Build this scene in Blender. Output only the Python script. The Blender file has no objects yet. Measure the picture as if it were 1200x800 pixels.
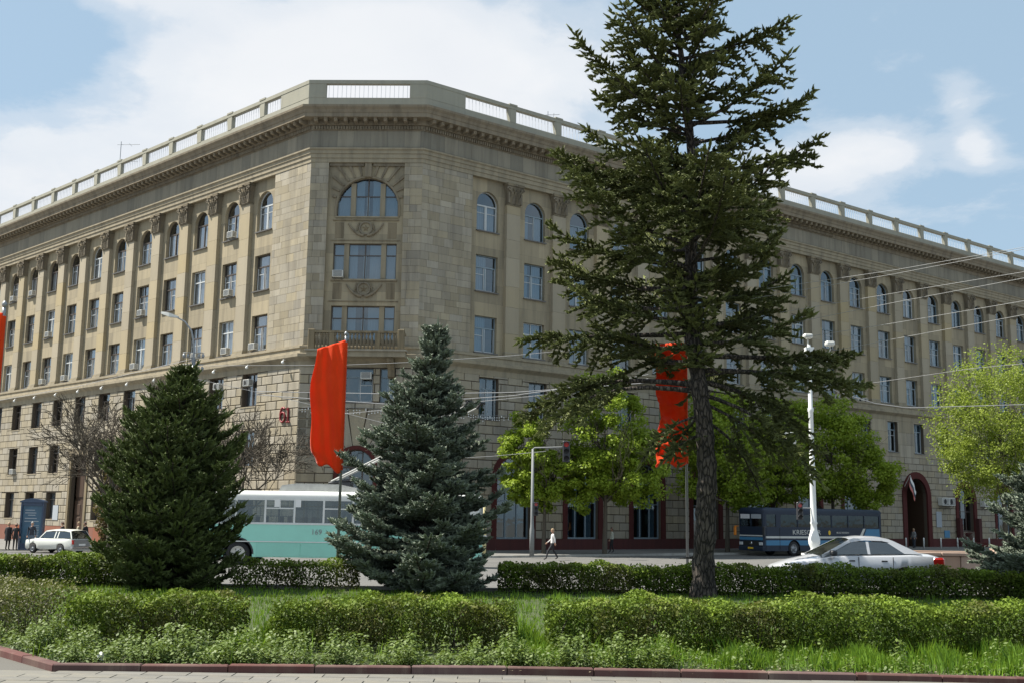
import bpy, bmesh, math, random
import numpy as np
from mathutils import Matrix, Vector
R = math.radians
random.seed(7)
SC = bpy.context.scene
COL = SC.collection

# ------------------------------------------------------------------ camera
CAM_F, CAM_P, CAM_R = 1300.4, R(8.9515), R(0.8526)
cam_d = bpy.data.cameras.new('camera')
cam = bpy.data.objects.new('camera', cam_d)
COL.objects.link(cam)
cam_d.sensor_width = 36.0
cam_d.lens = CAM_F / 1200 * 36
cam_d.clip_start = 0.3
cam_d.clip_end = 6000
_cp, _sp, _cr, _sr = math.cos(CAM_P), math.sin(CAM_P), math.cos(CAM_R), math.sin(CAM_R)
_f = Vector((0, _cp, _sp)); _r0 = Vector((1, 0, 0)); _u0 = Vector((0, -_sp, _cp))
_r = _cr * _r0 + _sr * _u0
_u = -_sr * _r0 + _cr * _u0
cam.matrix_world = Matrix(((_r.x, _u.x, -_f.x, 0), (_r.y, _u.y, -_f.y, 0), (_r.z, _u.z, -_f.z, 2.4), (0, 0, 0, 1)))
SC.camera = cam

# ------------------------------------------------------------------ light and sky
SUN_AZ, SUN_EL = R(174.5), R(56)          # azimuth of the sun measured from +X towards +Y
sdir = Vector((math.cos(SUN_EL) * math.cos(SUN_AZ), math.cos(SUN_EL) * math.sin(SUN_AZ), math.sin(SUN_EL)))
sun_d = bpy.data.lights.new('sun', 'SUN')
sun_d.energy = 5.0
sun_d.angle = R(0.53)
sun_d.color = (1.0, 0.95, 0.86)
sun = bpy.data.objects.new('sun', sun_d)
COL.objects.link(sun)
sun.rotation_euler = sdir.to_track_quat('Z', 'Y').to_euler()
sun.location = (-40, 0, 60)

SC.view_settings.view_transform = 'Standard'
SC.view_settings.look = 'None'
SC.view_settings.gamma = 1.0
SC.view_settings.exposure = 0.95

W = bpy.data.worlds.new('World')
SC.world = W
W.use_nodes = True


class NT:
    """small helper to write node trees"""
    def __init__(self, tree):
        self.t = tree; self.n = tree.nodes; self.l = tree.links
    def add(self, typ, **kw):
        nd = self.n.new(typ)
        for k, v in kw.items():
            if k.startswith('i_'):
                key = k[2:]
                key = int(key) if key.isdigit() else key.replace('_', ' ')
                if isinstance(v, bpy.types.NodeSocket): self.l.new(v, nd.inputs[key])
                else: nd.inputs[key].default_value = v
            else:
                setattr(nd, k, v)
        return nd
    def math(self, op, a, b=None, c=None, clamp=False):
        nd = self.n.new('ShaderNodeMath'); nd.operation = op; nd.use_clamp = clamp
        for i, v in enumerate((a, b, c)):
            if v is None: continue
            if isinstance(v, bpy.types.NodeSocket): self.l.new(v, nd.inputs[i])
            else: nd.inputs[i].default_value = v
        return nd.outputs[0]
    def mix(self, fac, a, b, typ='MIX'):
        nd = self.n.new('ShaderNodeMix'); nd.data_type = 'RGBA'; nd.blend_type = typ
        for i, v in ((0, fac), (6, a), (7, b)):
            if isinstance(v, bpy.types.NodeSocket): self.l.new(v, nd.inputs[i])
            elif i == 0: nd.inputs[0].default_value = v
            else: nd.inputs[i].default_value = (*v, 1) if len(v) == 3 else v
        return nd.outputs[2]
    def ramp(self, fac, stops, interp='LINEAR'):
        nd = self.n.new('ShaderNodeValToRGB'); cr = nd.color_ramp; cr.interpolation = interp
        while len(cr.elements) > 1: cr.elements.remove(cr.elements[0])
        for i, (p, c) in enumerate(stops):
            e = cr.elements[0] if i == 0 else cr.elements.new(p)
            e.position = p
            e.color = (*c, 1) if not isinstance(c, (int, float)) else (c, c, c, 1)
        self.l.new(fac, nd.inputs[0])
        return nd.outputs[0]
    def noise(self, vec, scale, detail=4, rough=0.55, dist=0.0):
        nd = self.n.new('ShaderNodeTexNoise'); nd.inputs['Scale'].default_value = scale
        nd.inputs['Detail'].default_value = detail; nd.inputs['Roughness'].default_value = rough
        nd.inputs['Distortion'].default_value = dist
        if vec is not None: self.l.new(vec, nd.inputs['Vector'])
        return nd.outputs[0]


wn = NT(W.node_tree)
wn.n.clear()
wout = wn.add('ShaderNodeOutputWorld')
bg = wn.add('ShaderNodeBackground')
bg.inputs[1].default_value = 0.052
sky = wn.add('ShaderNodeTexSky', sky_type='NISHITA', sun_disc=False, sun_elevation=SUN_EL,
             sun_rotation=R(90) - SUN_AZ, altitude=100, air_density=1.0, dust_density=1.2, ozone_density=1.2)
tc = wn.add('ShaderNodeTexCoord')
sep = wn.add('ShaderNodeSeparateXYZ'); wn.l.new(tc.outputs['Generated'], sep.inputs[0])
# clouds live on a flat layer overhead: project the view direction on it
zz = wn.math('ADD', wn.math('MAXIMUM', sep.outputs[2], 0.0), 0.22)
cx = wn.math('DIVIDE', sep.outputs[0], zz)
cy = wn.math('DIVIDE', sep.outputs[1], zz)
comb = wn.add('ShaderNodeCombineXYZ'); wn.l.new(cx, comb.inputs[0]); wn.l.new(cy, comb.inputs[1])
comb.inputs[2].default_value = 3.7
n1 = wn.noise(comb.outputs[0], 1.55, 7, 0.52, 0.25)
n2 = wn.noise(comb.outputs[0], 0.55, 2, 0.5)
# a broad cloud bank stands to the north-west, small clouds further east
uu = wn.math('DIVIDE', sep.outputs[0], wn.math('MAXIMUM', sep.outputs[1], 0.05))
vv = wn.math('DIVIDE', sep.outputs[2], wn.math('MAXIMUM', sep.outputs[1], 0.05))
front = wn.math('GREATER_THAN', sep.outputs[1], 0.25)
def blob(u0, v0, a, b, amp):
    x = wn.math('DIVIDE', wn.math('SUBTRACT', uu, u0), a); y = wn.math('DIVIDE', wn.math('SUBTRACT', vv, v0), b)
    r = wn.math('ADD', wn.math('MULTIPLY', x, x), wn.math('MULTIPLY', y, y))
    return wn.math('MULTIPLY', wn.math('EXPONENT', wn.math('MULTIPLY', r, -1.0)), amp)
acc = None
for bl in [(-.24, .405, .20, .075, .42), (-.08, .455, .15, .07, .40), (-.42, .285, .17, .065, .40), (-.05, .36, .12, .06, .3), (.27, .315, .07, .035, .30), (.34, .345, .055, .026, .30),
           (.435, .350, .022, .022, .26), (.42, .395, .02, .03, .16), (-.37, .50, .08, .03, .34), (-.45, .425, .10, .045, -.25)]:
    b = blob(*bl); acc = b if acc is None else wn.math('ADD', acc, b)
acc = wn.math('MULTIPLY', acc, front)
rest_ = wn.math('MULTIPLY', wn.math('SUBTRACT', 1.0, front), .10)
n3 = wn.noise(comb.outputs[0], 5.5, 6, 0.6, 0.3)
n4 = wn.noise(comb.outputs[0], 16.0, 5, 0.6, 0.2)
base_ = wn.math('ADD', wn.math('ADD', wn.math('MULTIPLY', n1, 0.62), wn.math('MULTIPLY', n3, 0.5)), wn.math('SUBTRACT', wn.math('MULTIPLY', n4, 0.16), 0.21))
cov = wn.math('ADD', wn.math('ADD', base_, acc), rest_)
mask = wn.ramp(cov, [(0.0, 0.0), (0.44, 0.0), (0.58, 0.38), (0.72, 0.85), (0.92, 1.0)], 'EASE')
CLOUD = wn.mix(wn.ramp(n1, [(0.35, 0.0), (0.7, 1.0)]), (8.3, 8.6, 9.1), (9.6, 9.7, 9.8))
hazy = wn.mix(0.6, sky.outputs[0], (5.6, 7.7, 9.5))
skyc = wn.mix(wn.math('MULTIPLY', mask, 0.95), hazy, CLOUD)
wn.l.new(skyc, bg.inputs[0]); wn.l.new(bg.outputs[0], wout.inputs[0])


# ------------------------------------------------------------------ materials
def new_mat(name):
    m = bpy.data.materials.new(name); m.use_nodes = True
    t = NT(m.node_tree)
    bs = t.n['Principled BSDF']
    return m, t, bs

def plain(name, col, rough=0.6, metal=0.0, var=0.12, scale=6.0, spec=0.5, coat=0.0, bump=0.0):
    m, t, bs = new_mat(name)
    g = t.add('ShaderNodeTexCoord').outputs['Object']
    n = t.noise(g, scale, 5)
    c = t.mix(n, tuple(x * (1 - var) for x in col), tuple(min(1, x * (1 + var)) for x in col))
    t.l.new(c, bs.inputs['Base Color'])
    r = t.math('ADD', t.math('MULTIPLY', t.noise(g, scale * 2.3, 3), 0.2), rough - 0.1, clamp=True)
    t.l.new(r, bs.inputs['Roughness'])
    bs.inputs['Metallic'].default_value = metal
    bs.inputs['Specular IOR Level'].default_value = spec
    bs.inputs['Coat Weight'].default_value = coat
    bs.inputs['Coat Roughness'].default_value = 0.08
    if bump:
        b = t.add('ShaderNodeBump'); b.inputs['Strength'].default_value = bump; b.inputs['Distance'].default_value = 0.02
        t.l.new(t.noise(g, scale * 5, 4), b.inputs['Height']); t.l.new(b.outputs[0], bs.inputs['Normal'])
    return m

def stone(name, col, dirt=(0.10, 0.09, 0.075), dirt_amt=0.5, tone_amt=0.35, bump=0.5, joints=None):
    """weathered limestone; 'tone' is a per-stone value, uv is metres along / up the wall"""
    m, t, bs = new_mat(name)
    uv = t.add('ShaderNodeUVMap').outputs[0]
    g = t.add('ShaderNodeTexCoord').outputs['Object']
    at = t.add('ShaderNodeAttribute', attribute_name='tone').outputs['Fac']
    big = t.noise(g, 0.35, 5, 0.6)
    fine = t.noise(g, 5.0, 6, 0.65)
    tone = t.math('ADD', t.math('MULTIPLY', at, tone_amt), 1.0 - tone_amt * 0.5)
    c = t.mix(big, tuple(x * 0.86 for x in col), tuple(x * 1.12 for x in col))
    c = t.mix(t.ramp(fine, [(0.3, 0.0), (0.72, 1.0)]), c, t.mix(0.5, c, tuple(x * 1.05 for x in (col[0] * 1.04, col[1], col[2] * 0.9))))
    hs = t.add('ShaderNodeHueSaturation'); t.l.new(c, hs.inputs['Color']); t.l.new(tone, hs.inputs['Value'])
    sat = t.math('ADD', t.math('MULTIPLY', t.math('FRACT', t.math('MULTIPLY', at, 7.31)), 0.4), 0.8)
    t.l.new(sat, hs.inputs['Saturation'])
    c = hs.outputs[0]
    mp = t.add('ShaderNodeMapping'); t.l.new(g, mp.inputs[0]); mp.inputs['Scale'].default_value = (1.6, 1.6, 0.16)
    streak = t.ramp(t.noise(mp.outputs[0], 1.2, 5, 0.6), [(0.45, 0.0), (0.75, 1.0)])
    c = t.mix(t.math('MULTIPLY', streak, dirt_amt), c, dirt)
    mp2 = t.add('ShaderNodeMapping'); t.l.new(g, mp2.inputs[0]); mp2.inputs['Scale'].default_value = (5.5, 5.5, 0.3)
    st2 = t.ramp(t.noise(mp2.outputs[0], 1.0, 6, 0.65), [(0.55, 0.0), (0.72, 1.0)])
    c = t.mix(t.math('MULTIPLY', st2, dirt_amt * 0.7), c, tuple(x * 1.6 for x in dirt))
    if joints:
        bw, bh, jw, js = joints
        br = t.add('ShaderNodeTexBrick'); t.l.new(uv, br.inputs['Vector'])
        br.inputs['Scale'].default_value = 1.0; br.inputs['Brick Width'].default_value = bw
        br.inputs['Row Height'].default_value = bh; br.inputs['Mortar Size'].default_value = jw
        br.inputs['Mortar Smooth'].default_value = 0.3
        br.inputs['Color1'].default_value = (0.82, 0.82, 0.82, 1); br.inputs['Color2'].default_value = (1.12, 1.1, 1.06, 1)
        br.inputs['Mortar'].default_value = (js, js, js, 1)
        c = t.mix(1.0, c, br.outputs[0], 'MULTIPLY')
    t.l.new(c, bs.inputs['Base Color'])
    bs.inputs['Roughness'].default_value = 0.9
    bs.inputs['Specular IOR Level'].default_value = 0.2
    b = t.add('ShaderNodeBump'); b.inputs['Strength'].default_value = bump; b.inputs['Distance'].default_value = 0.03
    t.l.new(t.noise(g, 9.0, 6, 0.7), b.inputs['Height']); t.l.new(b.outputs[0], bs.inputs['Normal'])
    return m

def leafmat(name, dark, light, trans=0.35, rough=0.55, spec=0.3, brown=0.0):
    m, t, bs = new_mat(name)
    at = t.add('ShaderNodeAttribute', attribute_name='tone').outputs['Fac']
    g = t.add('ShaderNodeTexCoord').outputs['Object']
    n = t.noise(g, 1.6, 3)
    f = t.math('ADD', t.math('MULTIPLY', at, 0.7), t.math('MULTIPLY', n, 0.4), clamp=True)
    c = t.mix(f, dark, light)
    if brown:
        bn = t.ramp(t.noise(g, 1.15, 4, .6, .4), [(.5, 0.), (.64, 1.)])
        c = t.mix(t.math('MULTIPLY', bn, brown), c, t.mix(f, (.022, .015, .008), (.14, .115, .04)))
    t.l.new(c, bs.inputs['Base Color'])
    bs.inputs['Roughness'].default_value = rough
    bs.inputs['Specular IOR Level'].default_value = spec
    if trans:
        tr = t.add('ShaderNodeBsdfTranslucent')
        t.l.new(t.mix(0.45, c, (0.30, 0.42, 0.04)), tr.inputs[0])
        mx = t.add('ShaderNodeMixShader'); mx.inputs[0].default_value = trans
        t.l.new(bs.outputs[0], mx.inputs[1]); t.l.new(tr.outputs[0], mx.inputs[2])
        t.l.new(mx.outputs[0], t.n['Material Output'].inputs[0])
    return m

def glassmat(name, tint=(0.55, 0.6, 0.62), refl=(0.9, 0.95, 1.0), base=0.12):
    m, t, bs = new_mat(name)
    t.n.remove(bs)
    gl = t.add('ShaderNodeBsdfGlossy'); gl.inputs[0].default_value = (*refl, 1); gl.inputs['Roughness'].default_value = 0.03
    g = t.add('ShaderNodeTexCoord').outputs['Object']
    b = t.add('ShaderNodeBump'); b.inputs['Strength'].default_value = 0.06; b.inputs['Distance'].default_value = 0.05
    t.l.new(t.noise(g, 1.3, 2), b.inputs['Height']); t.l.new(b.outputs[0], gl.inputs['Normal'])
    tr = t.add('ShaderNodeBsdfTransparent'); tr.inputs[0].default_value = (*tint, 1)
    geo = t.add('ShaderNodeNewGeometry')
    fr = t.add('ShaderNodeFresnel'); t.l.new(t.math('SUBTRACT', 1.5, t.math('MULTIPLY', geo.outputs['Backfacing'], 0.8333)), fr.inputs[0])
    f = t.math('ADD', t.math('MULTIPLY', fr.outputs[0], 0.9), base, clamp=True)
    mx = t.add('ShaderNodeMixShader'); t.l.new(f, mx.inputs[0])
    t.l.new(tr.outputs[0], mx.inputs[1]); t.l.new(gl.outputs[0], mx.inputs[2])
    t.l.new(mx.outputs[0], t.n['Material Output'].inputs[0])
    return m

LIME = (0.325, 0.290, 0.224)
M = {}
M['rustic'] = stone('rusticated limestone', (0.33, 0.295, 0.23), dirt_amt=0.42, tone_amt=0.24)
M['ashlar'] = stone('ashlar limestone', LIME, dirt_amt=0.45, tone_amt=0.42, bump=0.35)
M['panel'] = stone('smooth limestone facing', (0.33, 0.29, 0.216), dirt_amt=0.46, tone_amt=0.2, bump=0.3, joints=(1.9, 1.32, 0.012, 0.72))
M['frieze'] = stone('grey frieze limestone', (0.255, 0.24, 0.202), dirt_amt=0.5, tone_amt=0.2, bump=0.3, joints=(1.15, 1.36, 0.014, 0.62))
M['mould'] = stone('moulding limestone', (0.31, 0.273, 0.205), dirt_amt=0.5, tone_amt=0.2)
M['cornice'] = stone('weathered cornice stone', (0.245, 0.21, 0.16), dirt=(0.06, 0.05, 0.04), dirt_amt=0.55, tone_amt=0.3)
M['carved'] = stone('carved dark limestone', (0.225, 0.19, 0.135), dirt=(0.04, 0.034, 0.028), dirt_amt=0.7, tone_amt=0.2)
M['backing'] = stone('recessed mortar backing', (0.11, 0.09, 0.07), dirt=(0.04, 0.035, 0.03), dirt_amt=0.4)
M['parapet'] = stone('rendered parapet', (0.32, 0.312, 0.262), dirt=(0.2, 0.2, 0.17), dirt_amt=0.4, tone_amt=0.12, bump=0.2)
M['redstone'] = stone('dark red granite', (0.088, 0.028, 0.026), dirt=(0.03, 0.018, 0.018), dirt_amt=0.4, tone_amt=0.3, bump=0.1)
M['redplinth'] = stone('red brick-coloured plinth', (0.24, 0.095, 0.06), dirt=(0.15, 0.07, 0.05), dirt_amt=0.3, tone_amt=0.3, bump=0.2)
M['roof'] = plain('roof sheet', (0.12, 0.12, 0.12), 0.8)
M['frame_dark'] = plain('dark brown window paint', (0.075, 0.06, 0.05), 0.5)
M['frame_white'] = plain('off white window paint', (0.5, 0.52, 0.52), 0.5)
M['frame_blue'] = plain('grey blue window paint', (0.20, 0.26, 0.30), 0.5)
M['pane'] = glassmat('window glass', tint=(0.62, 0.66, 0.68), base=0.20)
M['pane_blue'] = glassmat('bluish window glass', tint=(0.36, 0.47, 0.53), refl=(0.56, 0.62, 0.66), base=0.20)
M['curtain'] = plain('white net curtain', (0.62, 0.62, 0.64), 0.9, scale=1.5, var=0.15)
M['blind'] = plain('grey blind', (0.34, 0.37, 0.40), 0.9, scale=1.0)
M['dark'] = plain('dark interior', (0.015, 0.014, 0.014), 0.9)
M['ledge'] = plain('sheet metal ledge', (0.13, 0.12, 0.11), 0.5, metal=0.3)
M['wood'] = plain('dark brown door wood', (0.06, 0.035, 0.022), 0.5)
M['white'] = plain('white enamel', (0.74, 0.75, 0.73), 0.35, var=0.06)
M['offwhite'] = plain('aged white plastic', (0.58, 0.58, 0.54), 0.5)
M['grey'] = plain('grey steel', (0.28, 0.29, 0.30), 0.45, metal=0.5)
M['darkgrey'] = plain('dark grey plastic', (0.035, 0.036, 0.04), 0.5)
M['black'] = plain('black rubber', (0.016, 0.016, 0.017), 0.75)
M['rail'] = plain('thin pale railing', (0.62, 0.63, 0.64), 0.5)
M['red'] = None


# ------------------------------------------------------------------ object helpers
def link(o, parent=None):
    COL.objects.link(o)
    if parent is not None: o.parent = parent
    return o

def tag(o, label=None, cat=None, group=None, kind=None):
    if label: o['label'] = label
    if cat: o['category'] = cat
    if group: o['group'] = group
    if kind: o['kind'] = kind
    return o

def thing(name, label, cat, loc=(0, 0, 0), rz=0.0, group=None):
    o = bpy.data.objects.new(name, None); o.empty_display_size = 0.3
    link(o); o.location = loc; o.rotation_euler = (0, 0, rz)
    return tag(o, label, cat, group)

def copy_tree(o, parent=None):
    c = o.copy(); COL.objects.link(c)
    if parent is not None: c.parent = parent
    for ch in list(o.children):
        copy_tree(ch, c)
    return c


class MB:
    """collects polygons, uv in metres and a per-face tone, and links them as one mesh object"""
    def __init__(self):
        self.v = []; self.f = []; self.t = []; self.uv = []; self.m = []; self.sm = []
    def face(self, pts, tone=0.5, uv=None, mat=0, smooth=False):
        b = len(self.v); self.v.extend([tuple(p) for p in pts])
        self.f.append(tuple(range(b, b + len(pts)))); self.t.append(tone); self.m.append(mat); self.sm.append(smooth)
        self.uv.extend(uv if uv else [(p[0], p[2]) for p in pts])
    def mesh(self, verts, faces, tone=0.5, mat=0, smooth=False):
        b = len(self.v); self.v.extend([tuple(p) for p in verts])
        for fc in faces:
            self.f.append(tuple(b + i for i in fc)); self.t.append(tone); self.m.append(mat); self.sm.append(smooth)
            self.uv.extend([(verts[i][0], verts[i][2]) for i in fc])
    def box(self, a, b, tone=0.5, mat=0):
        x0, y0, z0 = a; x1, y1, z1 = b
        v = [(x0, y0, z0), (x1, y0, z0), (x1, y1, z0), (x0, y1, z0), (x0, y0, z1), (x1, y0, z1), (x1, y1, z1), (x0, y1, z1)]
        self.mesh(v, [(0, 3, 2, 1), (4, 5, 6, 7), (0, 1, 5, 4), (1, 2, 6, 5), (2, 3, 7, 6), (3, 0, 4, 7)], tone, mat)
    def cbox(self, a, b, c=0.01, tone=0.5, mat=0):
        """box with chamfered vertical and horizontal edges"""
        x0, y0, z0 = a; x1, y1, z1 = b
        c = min(c, (x1 - x0) / 3, (y1 - y0) / 3, (z1 - z0) / 3)
        ring = lambda z, i: [(x0 + i + c, y0 + i, z), (x1 - i - c, y0 + i, z), (x1 - i, y0 + i + c, z), (x1 - i, y1 - i - c, z), (x1 - i - c, y1 - i, z), (x0 + i + c, y1 - i, z), (x0 + i, y1 - i - c, z), (x0 + i, y0 + i + c, z)]
        v = ring(z0, c * .5) + ring(z0 + c, 0) + ring(z1 - c, 0) + ring(z1, c * .5)
        f = [tuple(range(7, -1, -1)), tuple(range(24, 32))]
        for k in range(3):
            for i in range(8):
                j = (i + 1) % 8
                f.append((k * 8 + i, k * 8 + j, k * 8 + 8 + j, k * 8 + 8 + i))
        self.mesh(v, f, tone, mat)
    def tube(self, pts, rad, seg=8, tone=0.5, mat=0, cap=True, smooth=True):
        pts = [Vector(p) for p in pts]
        n = len(pts)
        rads = rad if isinstance(rad, (list, tuple)) else [rad] * n
        v = []; f = []
        up = None
        for i, p in enumerate(pts):
            d = (pts[min(i + 1, n - 1)] - pts[max(i - 1, 0)])
            d = d.normalized() if d.length > 1e-9 else Vector((0, 0, 1))
            if up is None:
                up = Vector((0, 0, 1)) if abs(d.z) < .9 else Vector((1, 0, 0))
            s = d.cross(up); s = s.normalized() if s.length > 1e-6 else Vector((1, 0, 0))
            up = s.cross(d).normalized()
            for k in range(seg):
                a = 2 * math.pi * k / seg
                v.append(p + (s * math.cos(a) + up * math.sin(a)) * rads[i])
        for i in range(n - 1):
            for k in range(seg):
                j = (k + 1) % seg
                f.append((i * seg + k, i * seg + j, (i + 1) * seg + j, (i + 1) * seg + k))
        self.mesh(v, f, tone, mat, smooth)
        if cap:
            self.mesh([v[k] for k in range(seg)], [tuple(range(seg - 1, -1, -1))], tone, mat)
            self.mesh([v[(n - 1) * seg + k] for k in range(seg)], [tuple(range(seg))], tone, mat)
    def lathe(self, prof, seg=16, center=(0, 0, 0), tone=0.5, mat=0, smooth=True):
        v = []; f = []
        for r, z in prof:
            for k in range(seg):
                a = 2 * math.pi * k / seg
                v.append((center[0] + r * math.cos(a), center[1] + r * math.sin(a), center[2] + z))
        for i in range(len(prof) - 1):
            for k in range(seg):
                j = (k + 1) % seg
                f.append((i * seg + k, i * seg + j, (i + 1) * seg + j, (i + 1) * seg + k))
        f.append(tuple(range(seg - 1, -1, -1))); f.append(tuple((len(prof) - 1) * seg + k for k in range(seg)))
        self.mesh(v, f, tone, mat, smooth)
    def prism(self, poly, y0, y1, tone=0.5, mat=0, axis='y'):
        """extrude a polygon given in (x,z) along y (or (y,z) along x / (x,y) along z)"""
        if axis == 'y': mk = lambda p, t: (p[0], t, p[1])
        elif axis == 'x': mk = lambda p, t: (t, p[0], p[1])
        else: mk = lambda p, t: (p[0], p[1], t)
        n = len(poly)
        v = [mk(p, y0) for p in poly] + [mk(p, y1) for p in poly]
        f = [tuple(range(n)), tuple(range(2 * n - 1, n - 1, -1))]
        for i in range(n):
            j = (i + 1) % n
            f.append((j, i, n + i, n + j))
        self.mesh(v, f, tone, mat)
    def make(self, name, mats):
        me = bpy.data.meshes.new(name)
        me.from_pydata(self.v, [], self.f)
        if not isinstance(mats, (list, tuple)): mats = [mats]
        for m in mats: me.materials.append(m)
        n = len(self.f)
        if n:
            if any(self.m): me.polygons.foreach_set('material_index', self.m)
            if any(self.sm): me.polygons.foreach_set('use_smooth', self.sm)
            a = me.attributes.new('tone', 'FLOAT', 'FACE'); a.data.foreach_set('value', self.t)
            u = me.uv_layers.new(name='UVMap')
            u.data.foreach_set('uv', np.array(self.uv, dtype=np.float32).ravel())
        return me
    def build(self, name, mats, parent=None, kind=None, label=None):
        o = bpy.data.objects.new(name, self.make(name, mats))
        link(o, parent)
        if kind: o['kind'] = kind
        if label: o['label'] = label
        return o


def fast_mesh(name, verts, tris_per, mat, tone):
    """verts (N*k,3) array of polygons with k corners each"""
    k = tris_per
    n = len(verts) // k
    me = bpy.data.meshes.new(name)
    me.vertices.add(len(verts)); me.vertices.foreach_set('co', np.ascontiguousarray(verts, dtype=np.float32).ravel())
    me.loops.add(len(verts)); me.loops.foreach_set('vertex_index', np.arange(len(verts), dtype=np.int32))
    me.polygons.add(n); me.polygons.foreach_set('loop_start', np.arange(0, n * k, k, dtype=np.int32))
    me.update(calc_edges=True)
    me.materials.append(mat)
    a = me.attributes.new('tone', 'FLOAT', 'FACE'); a.data.foreach_set('value', np.ascontiguousarray(tone, dtype=np.float32))
    return me


def smooth01(t):
    t = max(0.0, min(1.0, t)); return t * t * (3 - 2 * t)

def TZ(x, y):
    """height of the ground: the square falls from 0.6 m near the camera to the street"""
    z = 0.6 if y <= 30 else (0.6 * (62 - y) / 32 if y < 62 else 0.0)
    if y > 40 and x < -10: z -= 0.012 * (-10 - max(x, -120)) * min(1, (y - 40) / 15)
    return z

# ================================================================== THE BUILDING
C1 = Vector((-13.907, 73.138)); C2 = Vector((-6.268, 72.914))
AL, AR = R(136.367), R(37.425)
AC = math.atan2(C2.y - C1.y, C2.x - C1.x)
WCH = (C2 - C1).length
OB = Vector((-10.09, 73.03, 0.0))
LEN_L, LEN_R = 64.0, 96.0
TL, TR = 0.383, 0.355                     # mitre factors at the two corners
BAY_L, BAY_R = 4.28, 4.32
FR = {}
for sd, o, a in (('L', C1, AL), ('R', C2, AR), ('C', C1, AC)):
    d = Vector((math.cos(a), math.sin(a))); n = Vector((-d.y, d.x))
    if n.y > 0: n = -n
    FR[sd] = (o, d, n)

def BP(side, s, off, z):
    o, d, n = FR[side]
    return Vector((o.x + d.x * s + n.x * off - OB.x, o.y + d.y * s + n.y * off - OB.y, z))

def WM(side, s, off, z):
    """matrix (building-local) for a piece mounted on a facade: x = to the right seen from outside, y = into the wall"""
    o, d, n = FR[side]
    x = -d if side == 'L' else d
    p = BP(side, s, off, z)
    return Matrix(((x.x, -n.x, 0, p.x), (x.y, -n.y, 0, p.y), (0, 0, 1, p.z), (0, 0, 0, 1)))

def s_start(side, off):
    return {'L': -TL * off, 'R': -TR * off, 'C': -TL * off}[side]
def s_end(side, off):
    return {'L': LEN_L, 'R': LEN_R, 'C': WCH + TR * off}[side]

def fq(mb, side, s0, s1, z0, z1, off, tone=0.5, mat=0):
    mb.face([BP(side, s0, off, z0), BP(side, s1, off, z0), BP(side, s1, off, z1), BP(side, s0, off, z1)], tone,
            [(s0, z0), (s1, z0), (s1, z1), (s0, z1)], mat)

def fbox(mb, side, s0, s1, z0, z1, o0, o1, tone=0.5, mat=0, bev=0.0):
    """piece standing proud of a wall from offset o0 to o1 (no back face)"""
    b = bev
    A = [BP(side, s0, o0, z0), BP(side, s1, o0, z0), BP(side, s1, o0, z1), BP(side, s0, o0, z1)]
    B = [BP(side, s0 + b, o1, z0 + b), BP(side, s1 - b, o1, z0 + b), BP(side, s1 - b, o1, z1 - b), BP(side, s0 + b, o1, z1 - b)]
    mb.face(B, tone, [(s0, z0), (s1, z0), (s1, z1), (s0, z1)], mat)
    if b:
        q = min(b, (o1 - o0) * .6)
        D = [BP(side, s0, o1 - q, z0), BP(side, s1, o1 - q, z0), BP(side, s1, o1 - q, z1), BP(side, s0, o1 - q, z1)]
        for i in range(4):
            j = (i + 1) % 4
            mb.face([D[i], D[j], B[j], B[i]], tone, [(s0, z0)] * 4, mat)
        B = D
    for i in range(4):
        j = (i + 1) % 4
        mb.face([A[i], A[j], B[j], B[i]], tone, [(s0, z0), (s0 + .1, z0), (s0 + .1, z0 + .1), (s0, z0 + .1)], mat)

def cells(s0, s1, z0, z1, holes):
    """rectangles of a wall area that lie outside the holes; holes are (s0,s1,z0,z1[,arch])"""
    S = sorted({s0, s1, *[min(max(h[i], s0), s1) for h in holes for i in (0, 1)]})
    out = []
    for a, b in zip(S, S[1:]):
        if b - a < 1e-4: continue
        m = (a + b) / 2
        hs = sorted([(h[2], h[3]) for h in holes if h[0] < m < h[1]])
        z = z0
        for h0, h1 in hs:
            if h0 > z: out.append((a, b, z, min(h0, z1)))
            z = max(z, h1)
        if z < z1: out.append((a, b, z, z1))
    return [c for c in out if c[3] - c[2] > 1e-4]

def wall(mb, side, off, s0, s1, z0, z1, holes, depth=0.32, tone=0.5, mat=0):
    for a, b, c, d in cells(s0, s1, z0, z1, holes):
        fq(mb, side, a, b, c, d, off, tone, mat)
    for h in holes:
        a, b, c, d = h[:4]
        if b < s0 or a > s1 or d < z0 or c > z1: continue
        arch = len(h) > 4 and h[4]
        cs = (a + b) / 2; rr = (b - a) / 2
        prof = [(a, c), (b, c)]
        if arch:
            rh = h[4]; zs = d - rh; N = 14
            arc = [(cs + rr * math.cos(math.pi * k / N), zs + rh * math.sin(math.pi * k / N)) for k in range(N + 1)]
            prof += arc
            for k in range(N):                    # spandrels between the arch and the square head
                p, q = arc[k], arc[k + 1]
                mb.face([BP(side, p[0], off, p[1]), BP(side, p[0], off, d), BP(side, q[0], off, d), BP(side, q[0], off, q[1])],
                        tone, [(p[0], p[1]), (p[0], d), (q[0], d), (q[0], q[1])], mat)
        else:
            prof += [(b, d), (a, d)]
        n = len(prof)
        for i in range(n):
            p, q = prof[i], prof[(i + 1) % n]
            if abs(p[0] - q[0]) + abs(p[1] - q[1]) < 1e-6: continue
            mb.face([BP(side, p[0], off, p[1]), BP(side, q[0], off, q[1]), BP(side, q[0], off - depth, q[1]), BP(side, p[0], off - depth, p[1])],
                    tone, [(p[0], p[1]), (q[0], q[1]), (q[0] + depth, q[1]), (p[0] + depth, p[1])], mat)

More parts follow.
